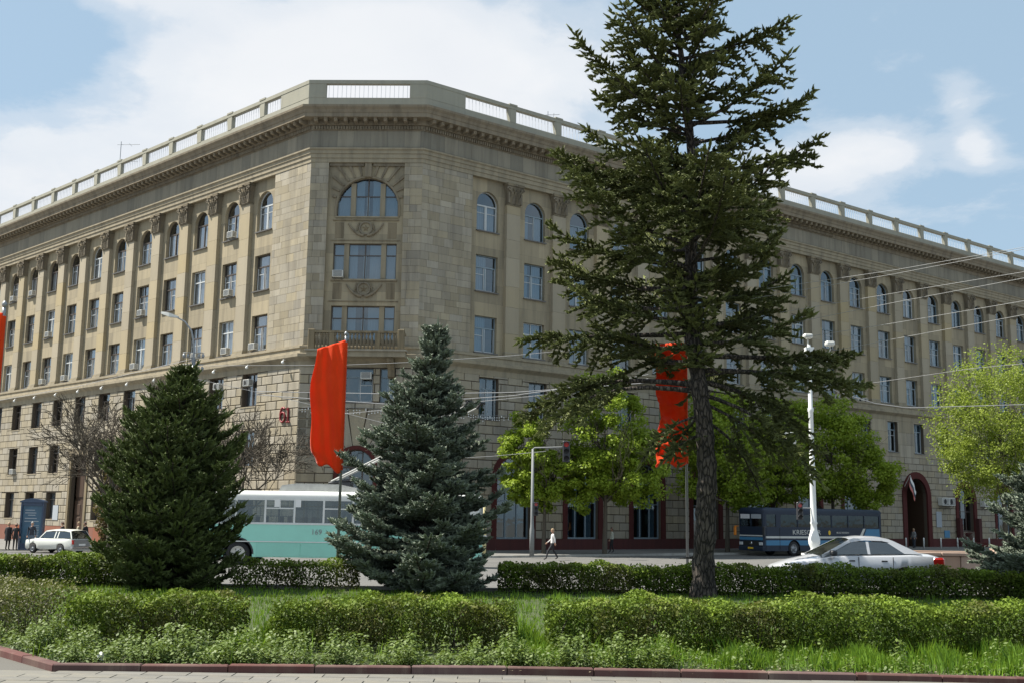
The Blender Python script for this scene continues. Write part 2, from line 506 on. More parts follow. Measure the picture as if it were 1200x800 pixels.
def rect_sub(rects, h, mn=0.1):
    out = []
    for a, b, c, d in rects:
        if h[1] <= a or h[0] >= b or h[3] <= c or h[2] >= d: out.append((a, b, c, d)); continue
        if h[2] > c: out.append((a, b, c, h[2]))
        if h[3] < d: out.append((a, b, h[3], d))
        zc, zd = max(c, h[2]), min(d, h[3])
        if h[0] > a: out.append((a, h[0], zc, zd))
        if h[1] < b: out.append((h[1], b, zc, zd))
    return [r for r in out if r[1] - r[0] > mn and r[3] - r[2] > mn]

BLOCKS = []     # (distance, side, s0, s1, z0, z1, o0, o1, tone, bevel, material)
def lay_blocks(side, s0, s1, z0, z1, ch, bw, gap, o0, o1, holes, mat, rnd, bev=0.02, jit=0.0, vary=0.0, key='rustic'):
    z = z0; row = 0
    hh = []
    for h in holes:
        if len(h) > 4 and h[4]:
            rr = (h[1] - h[0]) / 2; zs = h[3] - h[4]
            hh.append((h[0], h[1], h[2], zs))
            N = 5
            for k in range(N):
                za, zb = h[4] * k / N, h[4] * (k + 1) / N
                w = rr * math.sqrt(max(0, 1 - ((za) / h[4]) ** 2)); cs = (h[0] + h[1]) / 2
                hh.append((cs - w, cs + w, zs + za, zs + zb))
        else: hh.append(h[:4])
    while z < z1 - 0.05:
        h = ch * (1 + rnd.uniform(-vary, vary) * .6)
        zt = min(z + h, z1)
        if z1 - zt < 0.12: zt = z1
        s = s0 - (bw * .5 if row % 2 else 0) - (rnd.random() * bw * .3 if vary else 0)
        while s < s1:
            w = bw * (1 + rnd.uniform(-vary, vary))
            a, b = max(s, s0), min(s + w, s1)
            if a == s0 and b - a < 0.3: b = min(a + w * .6, s1)
            if s1 - b < 0.3: b = s1
            s = b
            rs = [(a, b, z, zt)]
            for q in hh:
                if q[1] > a and q[0] < b and q[3] > z and q[2] < zt: rs = rect_sub(rs, q)
            tone = min(1, max(0, rnd.gauss(.5, .22)))
            for (p0, p1, q0, q1) in rs:
                j = rnd.uniform(-jit, jit)
                P = BP(side, (p0 + p1) / 2, o1, (q0 + q1) / 2) + OB
                ls = gap * .5
                BLOCKS.append((P.length + (q1 < 1.2) * 50, side, p0 + (ls if p0 > s0 + .01 else 0), p1 - (ls if p1 < s1 - .01 else 0), q0 + ls, q1 - ls, o0, o1 + j, tone, bev, key))
        z = zt; row += 1

building = thing('office_building', 'long six storey beige stone corner building with arched top windows and roof parapet', 'building', OB)
PL = MB(); PC = MB(); PR = MB()
PMB = {'L': PL, 'C': PC, 'R': PR}
rnd = random.Random(11)
DB = 0.25                                  # how far the rusticated base stands forward

# ---- openings
win_list = []      # (kind, side, s_centre, off, z0, width, height, variant)
holes_up = {'L': [], 'R': [], 'C': []}; holes_lo = {'L': [], 'R': [], 'C': []}
NL, NR = 14, 21
for side, nb, bay in (('L', NL, BAY_L), ('R', NR, BAY_R)):
    for k in range(nb):
        c = 5.78 + bay * k
        if c + 2 > (LEN_L if side == 'L' else LEN_R): continue
        holes_up[side] += [(c - .96, c + .96, 22.33, 25.24, .96), (c - .96, c + .96, 17.97, 20.57), (c - .96, c + .96, 13.66, 16.2)]
        win_list += [('arched_window', side, c, -.55, 22.33, 1.92, 2.91, k), ('window', side, c, -.55, 17.97, 1.92, 2.6, k + 3), ('window', side, c, -.55, 13.66, 1.92, 2.54, k * 2 + 1)]
        if side == 'L':
            holes_lo[side].append((c - .92, c + .92, 9.68, 11.98)); win_list.append(('low_window', side, c, DB - .33, 9.68, 1.84, 2.3, k))
            portal = 29.6 < c + .1 < 32.8
            holes_lo[side].append((c - .92, c + .92, 5.57, 7.96)); win_list.append(('low_window', side, c, DB - .33, 5.57, 1.84, 2.39, k + 2))
            if not portal:
                holes_lo[side].append((c - .92, c + .92, 1.62, 3.9)); win_list.append(('low_window', side, c, DB - .33, 1.62, 1.84, 2.28, k + 1))
        else:
            holes_lo[side].append((c - .8, c + .8, 9.0, 11.84)); win_list.append(('low_window', side, c, DB - .33, 9.0, 1.6, 2.84, k))
holes_lo['L'] = [h for h in holes_lo['L'] if not (h[0] < 32.3 and h[1] > 29.2 and h[2] < 8)]
win_list = [w for w in win_list if not (w[1] == 'L' and w[0] == 'low_window' and 28.3 < w[2] < 33.2 and w[4] < 8)]
holes_lo['L'].append((29.3, 32.1, -0.4, 6.9))
# shop openings and portals in the right wing
SHOPS = [8.05, 14.4, 20.9, 27.4, 33.9, 40.4, 46.9]
for c in SHOPS: holes_lo['R'].append((c - 1.5, c + 1.5, 0.88, 6.5, 1.5))
holes_lo['R'].append((54.95, 58.45, 0.0, 6.6, 1.75))
holes_lo['R'].append((63.9, 66.7, 1.6, 6.1, 1.4))
for c in (72.5, 79.0, 85.5): holes_lo['R'].append((c - 1.4, c + 1.4, 0.9, 6.1, 1.4))
# chamfered corner
CC = 3.84
holes_up['C'] += [(1.82, 6.03, 22.38, 25.1, 2.1), (1.70, 6.0, 18.04, 20.5), (1.70, 6.0, 13.66, 16.2)]
holes_lo['C'] += [(2.9, 4.78, 9.7, 11.95), (5.25, 6.25, 9.7, 11.95), (1.43, 2.43, 9.7, 11.95), (CC - 1.18, CC + 1.18, 0.0, 6.6, 1.18)]

# ---- lower walls: a recessed backing with openings, and stones on it
for side in 'LCR':
    mb = PMB[side]
    s0, s1 = s_start(side, DB - .05), s_end(side, DB - .05)
    wall(mb, side, DB - .05, s0, s1, (-3.0 if side == 'L' else -.3), 12.05, holes_lo[side], depth=.32, mat=1)
    s0, s1 = s_start(side, DB), s_end(side, DB)
    zb = 1.02 if side == 'L' else 0.88
    hs = list(holes_lo[side])
    if side == 'C':                       # the fan of voussoirs above the corner door
        hs = hs + [(CC - 2.9, CC + 2.9, 6.2, 9.25)]
    if side == 'R':
        lay_blocks(side, s0, 50.0, zb, 12.03, .59, 1.25, .05, DB - .05, DB + .02, hs, 'rustic', rnd, .025)
        lay_blocks(side, 50.0, s1, zb, 8.55, .59, 1.25, .05, DB - .05, DB + .02, hs, 'rustic', rnd, .025)
        lay_blocks(side, 50.0, s1, 8.55, 12.03, 1.16, 2.2, .015, DB - .05, DB + .0, hs, 'ashlar', rnd, .0, key='ashlar')
    else:
        lay_blocks(side, s0, s1, zb, 12.03, .59, 1.25, .05, DB - .05, DB + .02, hs, 'rustic', rnd, .025)
    if side == 'C':
        lay_blocks(side, s0, CC - 2.9, 6.2, 9.25, .59, 1.25, .05, DB - .05, DB + .02, hs[:-1], 'rustic', rnd, .025)
        lay_blocks(side, CC + 2.9, s1, 6.2, 9.25, .59, 1.25, .05, DB - .05, DB + .02, hs[:-1], 'rustic', rnd, .025)

# ---- upper walls
for side, bay, nb in (('L', BAY_L, NL), ('R', BAY_R, NR)):
    mb = PMB[side]
    s_last = s_end(side, 0)
    # bay plane behind the pilasters
    wall(mb, side, -.3, 4.0, s_last, 13.5, 26.12, holes_up[side], depth=.3, mat=2)
    # corner pier: backing and individual ashlars
    wall(mb, side, -.02, 0, 4.2, 13.5, 26.12, [], mat=1)
    fq(mb, side, 4.2, 4.2, 13.5, 26.12, 0)
    mb.face([BP(side, 4.2, 0.0, 13.5), BP(side, 4.2, -.3, 13.5), BP(side, 4.2, -.3, 26.12), BP(side, 4.2, 0.0, 26.12)], .5, [(0, 13.5), (.3, 13.5), (.3, 26.1), (0, 26.1)], 2)
    lay_blocks(side, 0.0, 4.2, 13.52, 26.1, .52, .95, .014, -.02, 0.012, [], 'ashlar', rnd, .0, jit=.006, vary=.32, key='ashlar')
mb = PC
wall(mb, 'C', -.27, 1.22, 6.42, 13.5, 26.12, holes_up['C'], depth=.3, mat=2)
wall(mb, 'C', -.02, 0, 1.22, 13.5, 26.12, [], mat=1); wall(mb, 'C', -.02, 6.42, WCH, 13.5, 26.12, [], mat=1)
for s in (1.22, 6.42):
    mb.face([BP('C', s, 0, 13.5), BP('C', s, -.27, 13.5), BP('C', s, -.27, 26.12), BP('C', s, 0, 26.12)], .5, [(0, 13.5), (.3, 13.5), (.3, 26), (0, 26)], 2)
lay_blocks('C', 0.0, 1.22, 13.52, 26.1, .52, .62, .014, -.02, .012, [], 'ashlar', rnd, .0, jit=.006, vary=.3, key='ashlar')
lay_blocks('C', 6.42, WCH, 13.52, 26.1, .52, .62, .014, -.02, .012, [], 'ashlar', rnd, .0, jit=.006, vary=.3, key='ashlar')

walls = {}
for side, lab in (('L', 'sunlit left wing wall'), ('C', 'narrow corner wall between the wings'), ('R', 'shaded right wing wall')):
    walls[side] = PMB[side].build('wall', [M['mould'], M['backing'], M['panel']], building, label=lab)

# ---- stones: the nearest ones singly, the others joined
BLOCKS.sort(key=lambda b: b[0])
rest = {}
for i, (dist, side, a, b, c, d, o0, o1, tone, bev, key) in enumerate(BLOCKS):
    if b - a < .06 or d - c < .06: continue
    if i < 300:
        q = MB(); fbox(q, side, a, b, c, d, o0, o1, tone, 0, bev)
        q.build('stone_block', M[key], walls[side])
    else:
        q = rest.setdefault((side, key), MB())
        fbox(q, side, a, b, c, d, o0, o1, tone, 0, bev if dist < 110 else 0)
for (side, key), q in rest.items():
    q.build('stone_blocks', M[key], walls[side], kind='stuff')

# ---- plinths, mouldings and cornice run round the corner with mitres
def run_profile(name, prof, mat, z_uv=True, ranges=('L', 'C', 'R'), label=None, tone=.5):
    mb = MB()
    for side in ranges:
        L = {'L': LEN_L, 'C': WCH, 'R': LEN_R}[side]
        step = 6.0
        for (o0, z0), (o1, z1) in zip(prof, prof[1:]):
            s00, s01 = s_start(side, o0), s_end(side, o0); s10, s11 = s_start(side, o1), s_end(side, o1)
            n = max(1, int(L / step))
            for k in range(n):
                t0, t1 = k / n, (k + 1) / n
                a0, a1 = s00 + (s01 - s00) * t0, s00 + (s01 - s00) * t1
                b0, b1 = s10 + (s11 - s10) * t0, s10 + (s11 - s10) * t1
                u = abs(o1 - o0) + abs(z1 - z0)
                mb.face([BP(side, a0, o0, z0), BP(side, a1, o0, z0), BP(side, b1, o1, z1), BP(side, b0, o1, z1)], tone,
                        [(a0, z0), (a1, z0), (b1, z0 + u), (b0, z0 + u)])
    return mb.build(name, mat, building, label=label)

run_profile('belt_cornice', [(DB, 12.0), (DB + .03, 12.0), (DB + .03, 12.38), (DB + .1, 12.45), (DB + .32, 12.62), (DB + .36, 12.66), (DB + .36, 12.86), (DB + .1, 12.93), (DB + .08, 13.22), (DB + .16, 13.26), (DB + .16, 13.38), (.14, 13.44), (.14, 13.5), (-.3, 13.53)], M['mould'])
run_profile('architrave', [(-.32, 26.1), (.05, 26.1), (.05, 26.38), (.11, 26.4), (.11, 26.68), (.17, 26.7), (.17, 26.9), (.27, 26.98), (.27, 27.08), (.04, 27.12)], M['mould'])
run_profile('frieze', [(.04, 27.1), (.04, 28.36)], M['frieze'])
run_profile('cornice', [(.04, 28.34), (.10, 28.34), (.10, 28.66), (.30, 28.7), (.30, 29.0), (.98, 29.02), (.98, 29.3), (1.02, 29.32), (1.08, 29.5), (1.22, 29.66), (1.24, 29.8), (.95, 29.86)], M['cornice'])
mb = MB()
for side in 'CR':
    a, b = s_start(side, DB + .1), s_end(side, DB + .1)
    hs = [h for h in holes_lo[side] if h[2] < .9]
    for c in cells(a, b, -.3, .88, [(h[0] - .35, h[1] + .35, -.5, 2) for h in hs if h[2] < .5]):
        mb = MB(); fbox(mb, side, c[0], c[1], c[2], c[3], DB - .05, DB + .1, rnd.random())
        mb.build('plinth', M['redstone'], building, label='dark red granite plinth')
mb = MB()
for c in cells(s_start('L', DB + .1), LEN_L, -3, 1.02, [(28.9, 32.5, -3, 2)]):
    mb = MB(); n = max(1, int((c[1] - c[0]) / 1.6))
    for k in range(n):
        w = (c[1] - c[0]) / n
        fbox(mb, 'L', c[0] + w * k, c[0] + w * (k + 1) - .01, c[2], c[3], DB - .05, DB + .09, rnd.random())
    mb.build('plinth', M['redplinth'], building, label='brick red plinth')

# dentils (past the limit for single pieces) and modillions
mb = MB()
for side in 'LCR':
    s = s_start(side, .1) + .1; e = s_end(side, .1)
    while s < e - .1:
        if side == 'C' or s < 45:
            fbox(mb, side, s, s + .11, 28.40, 28.63, .10, .24, .5)
        s += .19
mb.build('dentils', M['cornice'], building, kind='stuff')
mod = MB()
mod.prism([(0, 0), (-.5, .06), (-.56, .14), (-.52, .2), (-.58, .29), (0, .29)], -.12, .12, axis='x')
mod_me = mod.make('modillion', M['cornice'])
for side in 'LCR':
    s = .35; e = s_end(side, 0) - .2
    while s < e:
        o = bpy.data.objects.new('modillion', mod_me); link(o, building); o.matrix_local = WM(side, s, .3, 28.715)
        s += .68

# ---- pilasters (drums of stone), capitals and bases
cap = MB()
def capital():
    m = cap
    w = .62
    m.box((-w * .96, -.05, 0), (w * .96, .3, .1), .6)                      # astragal
    prof = [(.54, .1), (.53, .5), (.58, .9), (.70, 1.25), (.74, 1.35)]
    for (a, z), (b, z2) in zip(prof, prof[1:]):
        fa, fb = .10 + (a - .53) * .6, .10 + (b - .53) * .6
        m.mesh([(-a, -fa, z), (a, -fa, z), (a, .3, z), (-a, .3, z), (-b, -fb, z2), (b, -fb, z2), (b, .3, z2), (-b, .3, z2)],
               [(0, 1, 5, 4), (1, 2, 6, 5), (3, 0, 4, 7)], .45)
    def leaf(x, z, h, wd, out, t):
        pts = [(x - wd, -.1, z), (x + wd, -.1, z), (x + wd * .9, -.16 - out * .5, z + h * .6), (x - wd * .9, -.16 - out * .5, z + h * .6),
               (x + wd * .5, -.16 - out, z + h), (x - wd * .5, -.16 - out, z + h), (x, -.2 - out * 1.2, z + h * .82)]
        m.mesh(pts, [(0, 1, 2, 3), (3, 2, 4, 5), (5, 4, 6)], t)
        m.mesh([(x - wd * .18, -.13, z), (x + wd * .18, -.13, z), (x, -.22 - out, z + h * .95)], [(0, 1, 2)], .9)
    for i in range(4): leaf(-.42 + .28 * i, .12, .48, .13, .08, .35 + .2 * (i % 2))
    for i in range(3): leaf(-.28 + .28 * i, .5, .48, .14, .14, .6)
    for sx in (-1, 1):                                                       # corner volutes and angle leaves
        ang = [k * math.pi / 4 for k in range(9)]
        pts = [(sx * (.60 + .17 * (1 - k / 11) * math.cos(a)), -.26, 1.12 + .17 * (1 - k / 11) * math.sin(a)) for k, a in enumerate(ang)]
        m.tube(pts, .06, 5, .7)
        m.tube([(sx * .3, -.2, .75), (sx * .48, -.26, 1.05), (sx * .6, -.28, 1.28)], .05, 5, .6)
        m.box((sx * .55 - .07, -.2, .12), (sx * .55 + .07, 0, .9), .3)
        m.tube([(sx * .05, -.18, .85), (sx * .14, -.24, 1.1), (sx * .24, -.25, 1.2), (sx * .17, -.25, 1.08)], .04, 5, .8)
    m.lathe([(.05, 0), (.12, .05), (.05, .12)], 8, (0, -.3, 1.36), .7)
    m.box((-.76, -.26, 1.38), (.76, .3, 1.58), .5)
    m.box((-.70, -.18, 1.34), (.70, .3, 1.38), .3)
capital()
cap_me = cap.make('capital', M['carved'])
drum_me = []
M['drum'] = stone('pilaster limestone', (0.355, 0.305, 0.215), dirt_amt=0.22, tone_amt=0.2, bump=0.3)
for v in range(10):
    q = MB(); q.box((-.60, 0, 0), (.60, .32, 1.0), [.15, .3, .42, .5, .55, .62, .7, .82, .9, .5][v]); drum_me.append(q.make('stone_drum', M['drum']))
bse = MB()
bse.box((-.70, -.12, 0), (.70, .32, .14), .6); bse.box((-.65, -.07, .14), (.65, .32, .26), .4); bse.box((-.62, -.03, .26), (.62, .32, .34), .7)
bse_me = bse.make('pilaster_base', M['mould'])
for side, bay, nb in (('L', BAY_L, NL), ('R', BAY_R, NR)):
    for k in range(nb):
        c = 7.86 + bay * k + (.02 if side == 'R' else 0)
        if c + 1 > s_end(side, 0): continue
        pil = bpy.data.objects.new('pilaster', bse_me); link(pil, building); pil.matrix_local = WM(side, c, 0.0, 13.5)
        z = .34; zt = 24.52 - 13.5; i = 0
        while z < zt - .01:
            h = min([1.32, 1.9, 1.5, 2.1][(i + k) % 4], zt - z)
            if zt - z - h < .5: h = zt - z
            d = bpy.data.objects.new('stone_drum', rnd.choice(drum_me)); link(d, pil)
            d.location = (0, 0, z); d.scale = (1, 1, h - .012); z += h; i += 1
        cp = bpy.data.objects.new('capital', cap_me); link(cp, pil); cp.location = (0, 0, zt)

# ---- windows
def frame_window(w, h, kind, col, var):
    q = MB(); g = MB(); t = .06
    rr = random.Random(var * 17 + hash(kind) % 100 if False else var * 17 + len(kind))
    if kind == 'arched_window':
        zs = h - w / 2
        q.box((-w / 2, 0, 0), (-w / 2 + t, .07, zs)); q.box((w / 2 - t, 0, 0), (w / 2, .07, zs)); q.box((-w / 2 + t, 0, 0), (w / 2 - t, .07, t))
        N = 12
        arc = lambda r, y: [(r * math.cos(math.pi * k / N), y, zs + r * math.sin(math.pi * k / N)) for k in range(N + 1)]
        a, b = arc(w / 2, 0), arc(w / 2 - t, 0)
        for k in range(N): q.face([a[k], a[k + 1], b[k + 1], b[k]])
        a2, b2 = arc(w / 2 - t, 0), arc(w / 2 - t, .07)
        for k in range(N): q.face([a2[k], a2[k + 1], b2[k + 1], b2[k]])
        q.box((-w / 2 + t, -.01, zs - .12), (w / 2 - t, .08, zs - .02))
        g.face([(-w / 2, .05, 0), (w / 2, .05, 0)] + [(x, .05, z) for x, y, z in arc(w / 2, 0)])
        zt = zs - .12
    else:
        q.box((-w / 2, 0, 0), (-w / 2 + t, .07, h)); q.box((w / 2 - t, 0, 0), (w / 2, .07, h))
        q.box((-w / 2 + t, 0, 0), (w / 2 - t, .07, t)); q.box((-w / 2 + t, 0, h - t), (w / 2 - t, .07, h))
        zt = h * .66 if kind != 'low_window' else h * .72
        q.box((-w / 2 + t, -.01, zt), (w / 2 - t, .08, zt + .09))
        g.face([(-w / 2, .05, 0), (w / 2, .05, 0), (w / 2, .05, h), (-w / 2, .05, h)])
    mx = rr.choice([-.12, 0.0, .1, 0.0])
    q.box((mx - .045, -.005, t), (mx + .045, .075, zt))
    if rr.random() < .5 and kind != 'arched_window': q.box((mx - .03, 0, zt + .09), (mx + .03, .07, h - t))
    # opening casements with lighter inner sashes
    for x0, x1 in ((-w / 2 + t, mx - .045), (mx + .045, w / 2 - t)):
        if rr.random() < .75:
            s = .045
            q.box((x0 + .01, .012, t + .01), (x0 + .01 + s, .065, zt - .01), mat=1); q.box((x1 - .01 - s, .012, t + .01), (x1 - .01, .065, zt - .01), mat=1)
            q.box((x0 + .055, .012, t + .01), (x1 - .055, .065, t + .055), mat=1)
            if rr.random() < .6: q.box((x0 + .055, .012, zt - .5), (x1 - .055, .065, zt - .46), mat=1)
    return q, g

def curtain_mesh(w, h, var):
    q = MB(); rr = random.Random(var * 31 + 5)
    mode = var % 5
    spans = {0: [(-w / 2, w / 2)], 1: [(-w / 2, -.08), (w * .28, w / 2)], 2: [(-w / 2, w * .1)], 3: [(-w / 2, -w * .2), (w * .02, w / 2)], 4: []}[mode]
    for a, b in spans:
        n = max(4, int((b - a) / .09))
        for k in range(n):
            x0, x1 = a + (b - a) * k / n, a + (b - a) * (k + 1) / n
            y0, y1 = .16 + .03 * (k % 2), .16 + .03 * ((k + 1) % 2)
            q.face([(x0, y0, .03), (x1, y1, .03), (x1, y1, h - .03), (x0, y0, h - .03)], .5 + .3 * (k % 2), smooth=True)
    return q

wm = {}
def window_assets(kind, w, h, var, side):
    key = (kind, round(w, 2), round(h, 2), var % 6, side == 'L')
    if key not in wm:
        q, g = frame_window(w, h, kind, None, var % 6)
        fm = [M['frame_dark'], M['frame_white']] if side == 'L' or kind == 'low_window' and side == 'L' else [M['frame_blue'], M['frame_white']]
        if var % 6 == 4 and kind != 'low_window': fm = [M['frame_white'], M['frame_white']]
        dark = (kind == 'low_window' and side == 'L')
        cm = M['blind'] if kind == 'low_window' else M['curtain']
        if dark: fm = [M['frame_dark'], M['frame_dark']]
        zh = h if kind != 'arched_window' else h - w / 2
        sl = MB(); sl.box((-w / 2 - .06, -.36, -.07), (w / 2 + .06, .06, -.005)); sl.box((-w / 2 - .06, -.38, -.09), (w / 2 + .06, -.36, -.005))
        v = [0, 1, 2, 3, 0, 3][var % 6]
        if dark: v = [4, 2, 4, 1, 4, 3][v]
        wm[key] = (q.make(kind, fm), g.make('pane', M['pane'] if side == 'L' else M['pane_blue']),
                   curtain_mesh(w - .1, zh, v).make('curtain', cm) if v % 5 != 4 else None,
                   sl.make('window_ledge', M['ledge'] if side != 'L' or kind != 'low_window' else M['mould']))
    return wm[key]

for kind, side, c, off, z0, w, h, var in win_list:
    fme, gme, cme, sme = window_assets(kind, w, h, (var * 7 + int(z0)) % 6, side)
    o = bpy.data.objects.new('window' if kind == 'low_window' else kind, fme); link(o, building); o.matrix_local = WM(side, c, off, z0)
    link(bpy.data.objects.new('pane', gme), o)
    if cme: link(bpy.data.objects.new('curtain', cme), o)
    s = bpy.data.objects.new('window_ledge', sme); link(s, o)
    if kind == 'low_window' and side == 'L': pass

# lintel slabs and sills of the lower left windows
# ---- corner windows: tripartite
def corner_window(c0, c1, z0, z1, arch, var, name):
    w = c1 - c0; h = z1 - z0; q = MB(); t = .06
    m1 = .72 if not arch else .93
    piers = [m1, w - m1 - (.0 if not arch else 0)]
    g = MB(); zs = h - (2.1 if arch else 0)
    def top(x):
        if not arch: return h
        xx = abs(x - w / 2) / (w / 2)
        return zs + 2.1 * math.sqrt(max(0, 1 - xx * xx))
    if arch:
        N = 20; arc = [(w / 2 + w / 2 * math.cos(math.pi * k / N), zs + 2.1 * math.sin(math.pi * k / N)) for k in range(N + 1)]
        g.face([(0, .05, 0), (w, .05, 0)] + [(x, .05, z) for x, z in arc])
        for k in range(N):
            p, r = arc[k], arc[k + 1]; s = 1 - .12 / w * 1.0
            p2 = (w / 2 + (p[0] - w / 2) * s, zs + (p[1] - zs) * s); r2 = (w / 2 + (r[0] - w / 2) * s, zs + (r[1] - zs) * s)
            q.face([(p[0], 0, p[1]), (r[0], 0, r[1]), (r2[0], 0, r2[1]), (p2[0], 0, p2[1])])
    else:
        g.face([(0, .05, 0), (w, .05, 0), (w, .05, h), (0, .05, h)])
        q.box((0, 0, h - t), (w, .07, h))
    q.box((0, 0, 0), (w, .07, t))
    for x, pw in ((0.0, .07), (m1, .34), (w - m1 - .34, .34), (w - .07, .07)):
        hh = min(top(x), top(x + pw)) - .01
        q.box((x, -.12 if pw > .1 else 0, t), (x + pw, .09, max(.3, hh)), mat=1 if pw > .1 else 0)
    q.box((w / 2 - .04, -.005, t), (w / 2 + .04, .075, top(w / 2) - .02))
    zt = h * (.52 if arch else .66)
    for a, b in ((.07, m1), (m1 + .34, w / 2 - .04), (w / 2 + .04, w - m1 - .34), (w - m1, w - .07)):
        if b > a: q.box((a, -.004, zt), (b, .074, zt + .07)); q.box((a + .0, 0, t), (a + .05, .07, zt), mat=2); q.box((b - .05, 0, t), (b, .07, zt), mat=2)
    o = q.build(name, [M['frame_dark'], M['panel'], M['frame_blue']], building); o.matrix_local = WM('C', c0, -.52, z0)
    g.build('pane', M['pane_blue'], o)
    cu = MB()
    for a, b in ((.1, m1), (m1 + .36, m1 + .9), (w / 2 + .3, w - m1 - .36), (w - m1, w - .1)):
        n = 6
        for k in range(n):
            x0, x1 = a + (b - a) * k / n, a + (b - a) * (k + 1) / n
            ht = min(top(x0), top(x1)) - .05
            cu.face([(x0, .16 + .03 * (k % 2), .03), (x1, .16 + .03 * ((k + 1) % 2), .03), (x1, .16, ht), (x0, .16, ht)])
    cu.build('curtain', M['curtain'], o)
    sl = MB(); sl.box((-.05, -.35, -.1), (w + .05, .02, -.01)); sl.build('window_ledge', M['mould'], o)
    return o
corner_window(1.82, 6.03, 22.38, 25.1, True, 0, 'arched_window')
corner_window(1.70, 6.0, 18.04, 20.5, False, 1, 'corner_window')
corner_window(1.70, 6.0, 13.66, 16.2, False, 2, 'corner_window')
for a, b in ((2.9, 4.78), (5.25, 6.25), (1.43, 2.43)):
    fme, gme, cme, sme = window_assets('low_window', b - a, 2.25, 1, 'C')
    o = bpy.data.objects.new('window', fme); link(o, building); o.matrix_local = WM('C', (a + b) / 2, DB - .33, 9.7)
    link(bpy.data.objects.new('pane', gme), o); link(bpy.data.objects.new('window_ledge', sme), o)

# big shop windows, doors and red surrounds on the ground floor
def archring(mb0, side, c, half, z0, top, rh, th, o0, o1, tone=.5):
    mb = mb0 if mb0 is not None else MB()
    zs = top - rh; N = 14
    pts = []
    for k in range(N + 1):
        a = math.pi * k / N
        pts.append(((c + half * math.cos(a), zs + rh * math.sin(a)), (c + (half + th) * math.cos(a), zs + (rh + th) * math.sin(a))))
    for k in range(N):
        (p, P), (q, Q) = pts[k], pts[k + 1]
        A = [p, P, Q, q]
        mb.face([BP(side, x, o1, z) for x, z in A], tone)
        mb.face([BP(side, P[0], o0, P[1]), BP(side, P[0], o1, P[1]), BP(side, Q[0], o1, Q[1]), BP(side, Q[0], o0, Q[1])], tone)
        mb.face([BP(side, p[0], o0, p[1]), BP(side, p[0], o1, p[1]), BP(side, q[0], o1, q[1]), BP(side, q[0], o0, q[1])], tone)
    for sg in (-1, 1):
        a, b = sorted((c + sg * half, c + sg * (half + th)))
        fbox(mb, side, a, b, z0, zs, o0, o1, tone)
    if mb0 is None: mb.build('red_surround', M['redstone'], building)

def glazed_opening(side, c, half, z0, top, rh, name, off, bars=3, dark=False):
    zs = top - rh; w = half; N = 12
    q = MB(); g = MB(); h = top - z0; hs = zs - z0
    arc = [(w * math.cos(math.pi * k / N), hs + rh * math.sin(math.pi * k / N)) for k in range(N + 1)]
    g.face([(-w, .05, 0), (w, .05, 0)] + [(x, .05, z) for x, z in arc])
    for k in range(N):
        p, r = arc[k], arc[k + 1]; s = .93
        q.face([(p[0], 0, p[1]), (r[0], 0, r[1]), (r[0] * s, 0, hs + (r[1] - hs) * s), (p[0] * s, 0, hs + (p[1] - hs) * s)])
    q.box((-w, 0, 0), (-w + .1, .08, hs)); q.box((w - .1, 0, 0), (w, .08, hs)); q.box((-w + .1, 0, 0), (w - .1, .08, .12)); q.box((-w + .1, 0, hs - .05), (w - .1, .08, hs + .07))
    for k in range(1, bars):
        x = -w + 2 * w * k / bars
        q.box((x - .05, .0, .12), (x + .05, .08, hs - .05)); q.box((x - .03, 0, hs + .07), (x + .03, .07, hs + rh * math.sqrt(max(0, 1 - (x / w) ** 2)) - .03))
    q.box((-w + .1, .0, hs * .62), (w - .1, .07, hs * .62 + .07))
    o = q.build(name, M['frame_dark' if dark else 'frame_blue'], building); o.matrix_local = WM(side, c, off, z0)
    g.build('pane', M['pane_blue'], o)
    if not dark:
        cu = MB()
        for a, b in ((-w + .9, -w * .1), (w * .35, w * .8)):
            n = 8
            for k in range(n):
                x0, x1 = a + (b - a) * k / n, a + (b - a) * (k + 1) / n
                cu.face([(x0, .2 + .05 * (k % 2), .1), (x1, .2 + .05 * ((k + 1) % 2), .1), (x1, .2, hs), (x0, .2, hs)])
        cu.build('curtain', M['blind'], o)
    return o
rs = None
for c in SHOPS + [72.5, 79.0, 85.5]:
    glazed_opening('R', c, 1.5 if c < 60 else 1.4, .88, 6.5 if c < 60 else 6.1, 1.5 if c < 60 else 1.4, 'shop_window', DB - .3)
    archring(rs, 'R', c, 1.5 if c < 60 else 1.4, .88, 6.5 if c < 60 else 6.1, 1.5 if c < 60 else 1.4, .42, DB - .05, DB + .09)
archring(rs, 'R', 56.7, 1.75, 0, 6.6, 1.75, .62, DB - .05, DB + .14)
archring(rs, 'R', 65.3, 1.4, .0, 6.1, 1.4, .5, DB - .05, DB + .12)
archring(rs, 'C', CC, 1.18, 0, 6.6, 1.18, .24, DB - .05, DB + .12)
glazed_opening('R', 65.3, 1.4, 1.6, 6.1, 1.4, 'shop_window', DB - .3, dark=True)
q = MB(); fbox(q, 'R', 63.9, 66.7, 0, 1.6, DB - .2, DB + .02, .5); fbox(q, 'R', 63.3, 63.8, 0, 2.9, DB + .1, DB + .5, .3); fbox(q, 'R', 66.8, 67.3, 0, 2.9, DB + .1, DB + .5, .3)
fbox(q, 'R', 63.6, 67.0, 0, .55, DB + .1, DB + 1.3, .4); q.build('entrance_steps', M['redstone'], building)
o = glazed_opening('C', CC, 1.18, 0, 6.6, 1.18, 'entrance_door', DB - .3, bars=3, dark=True)
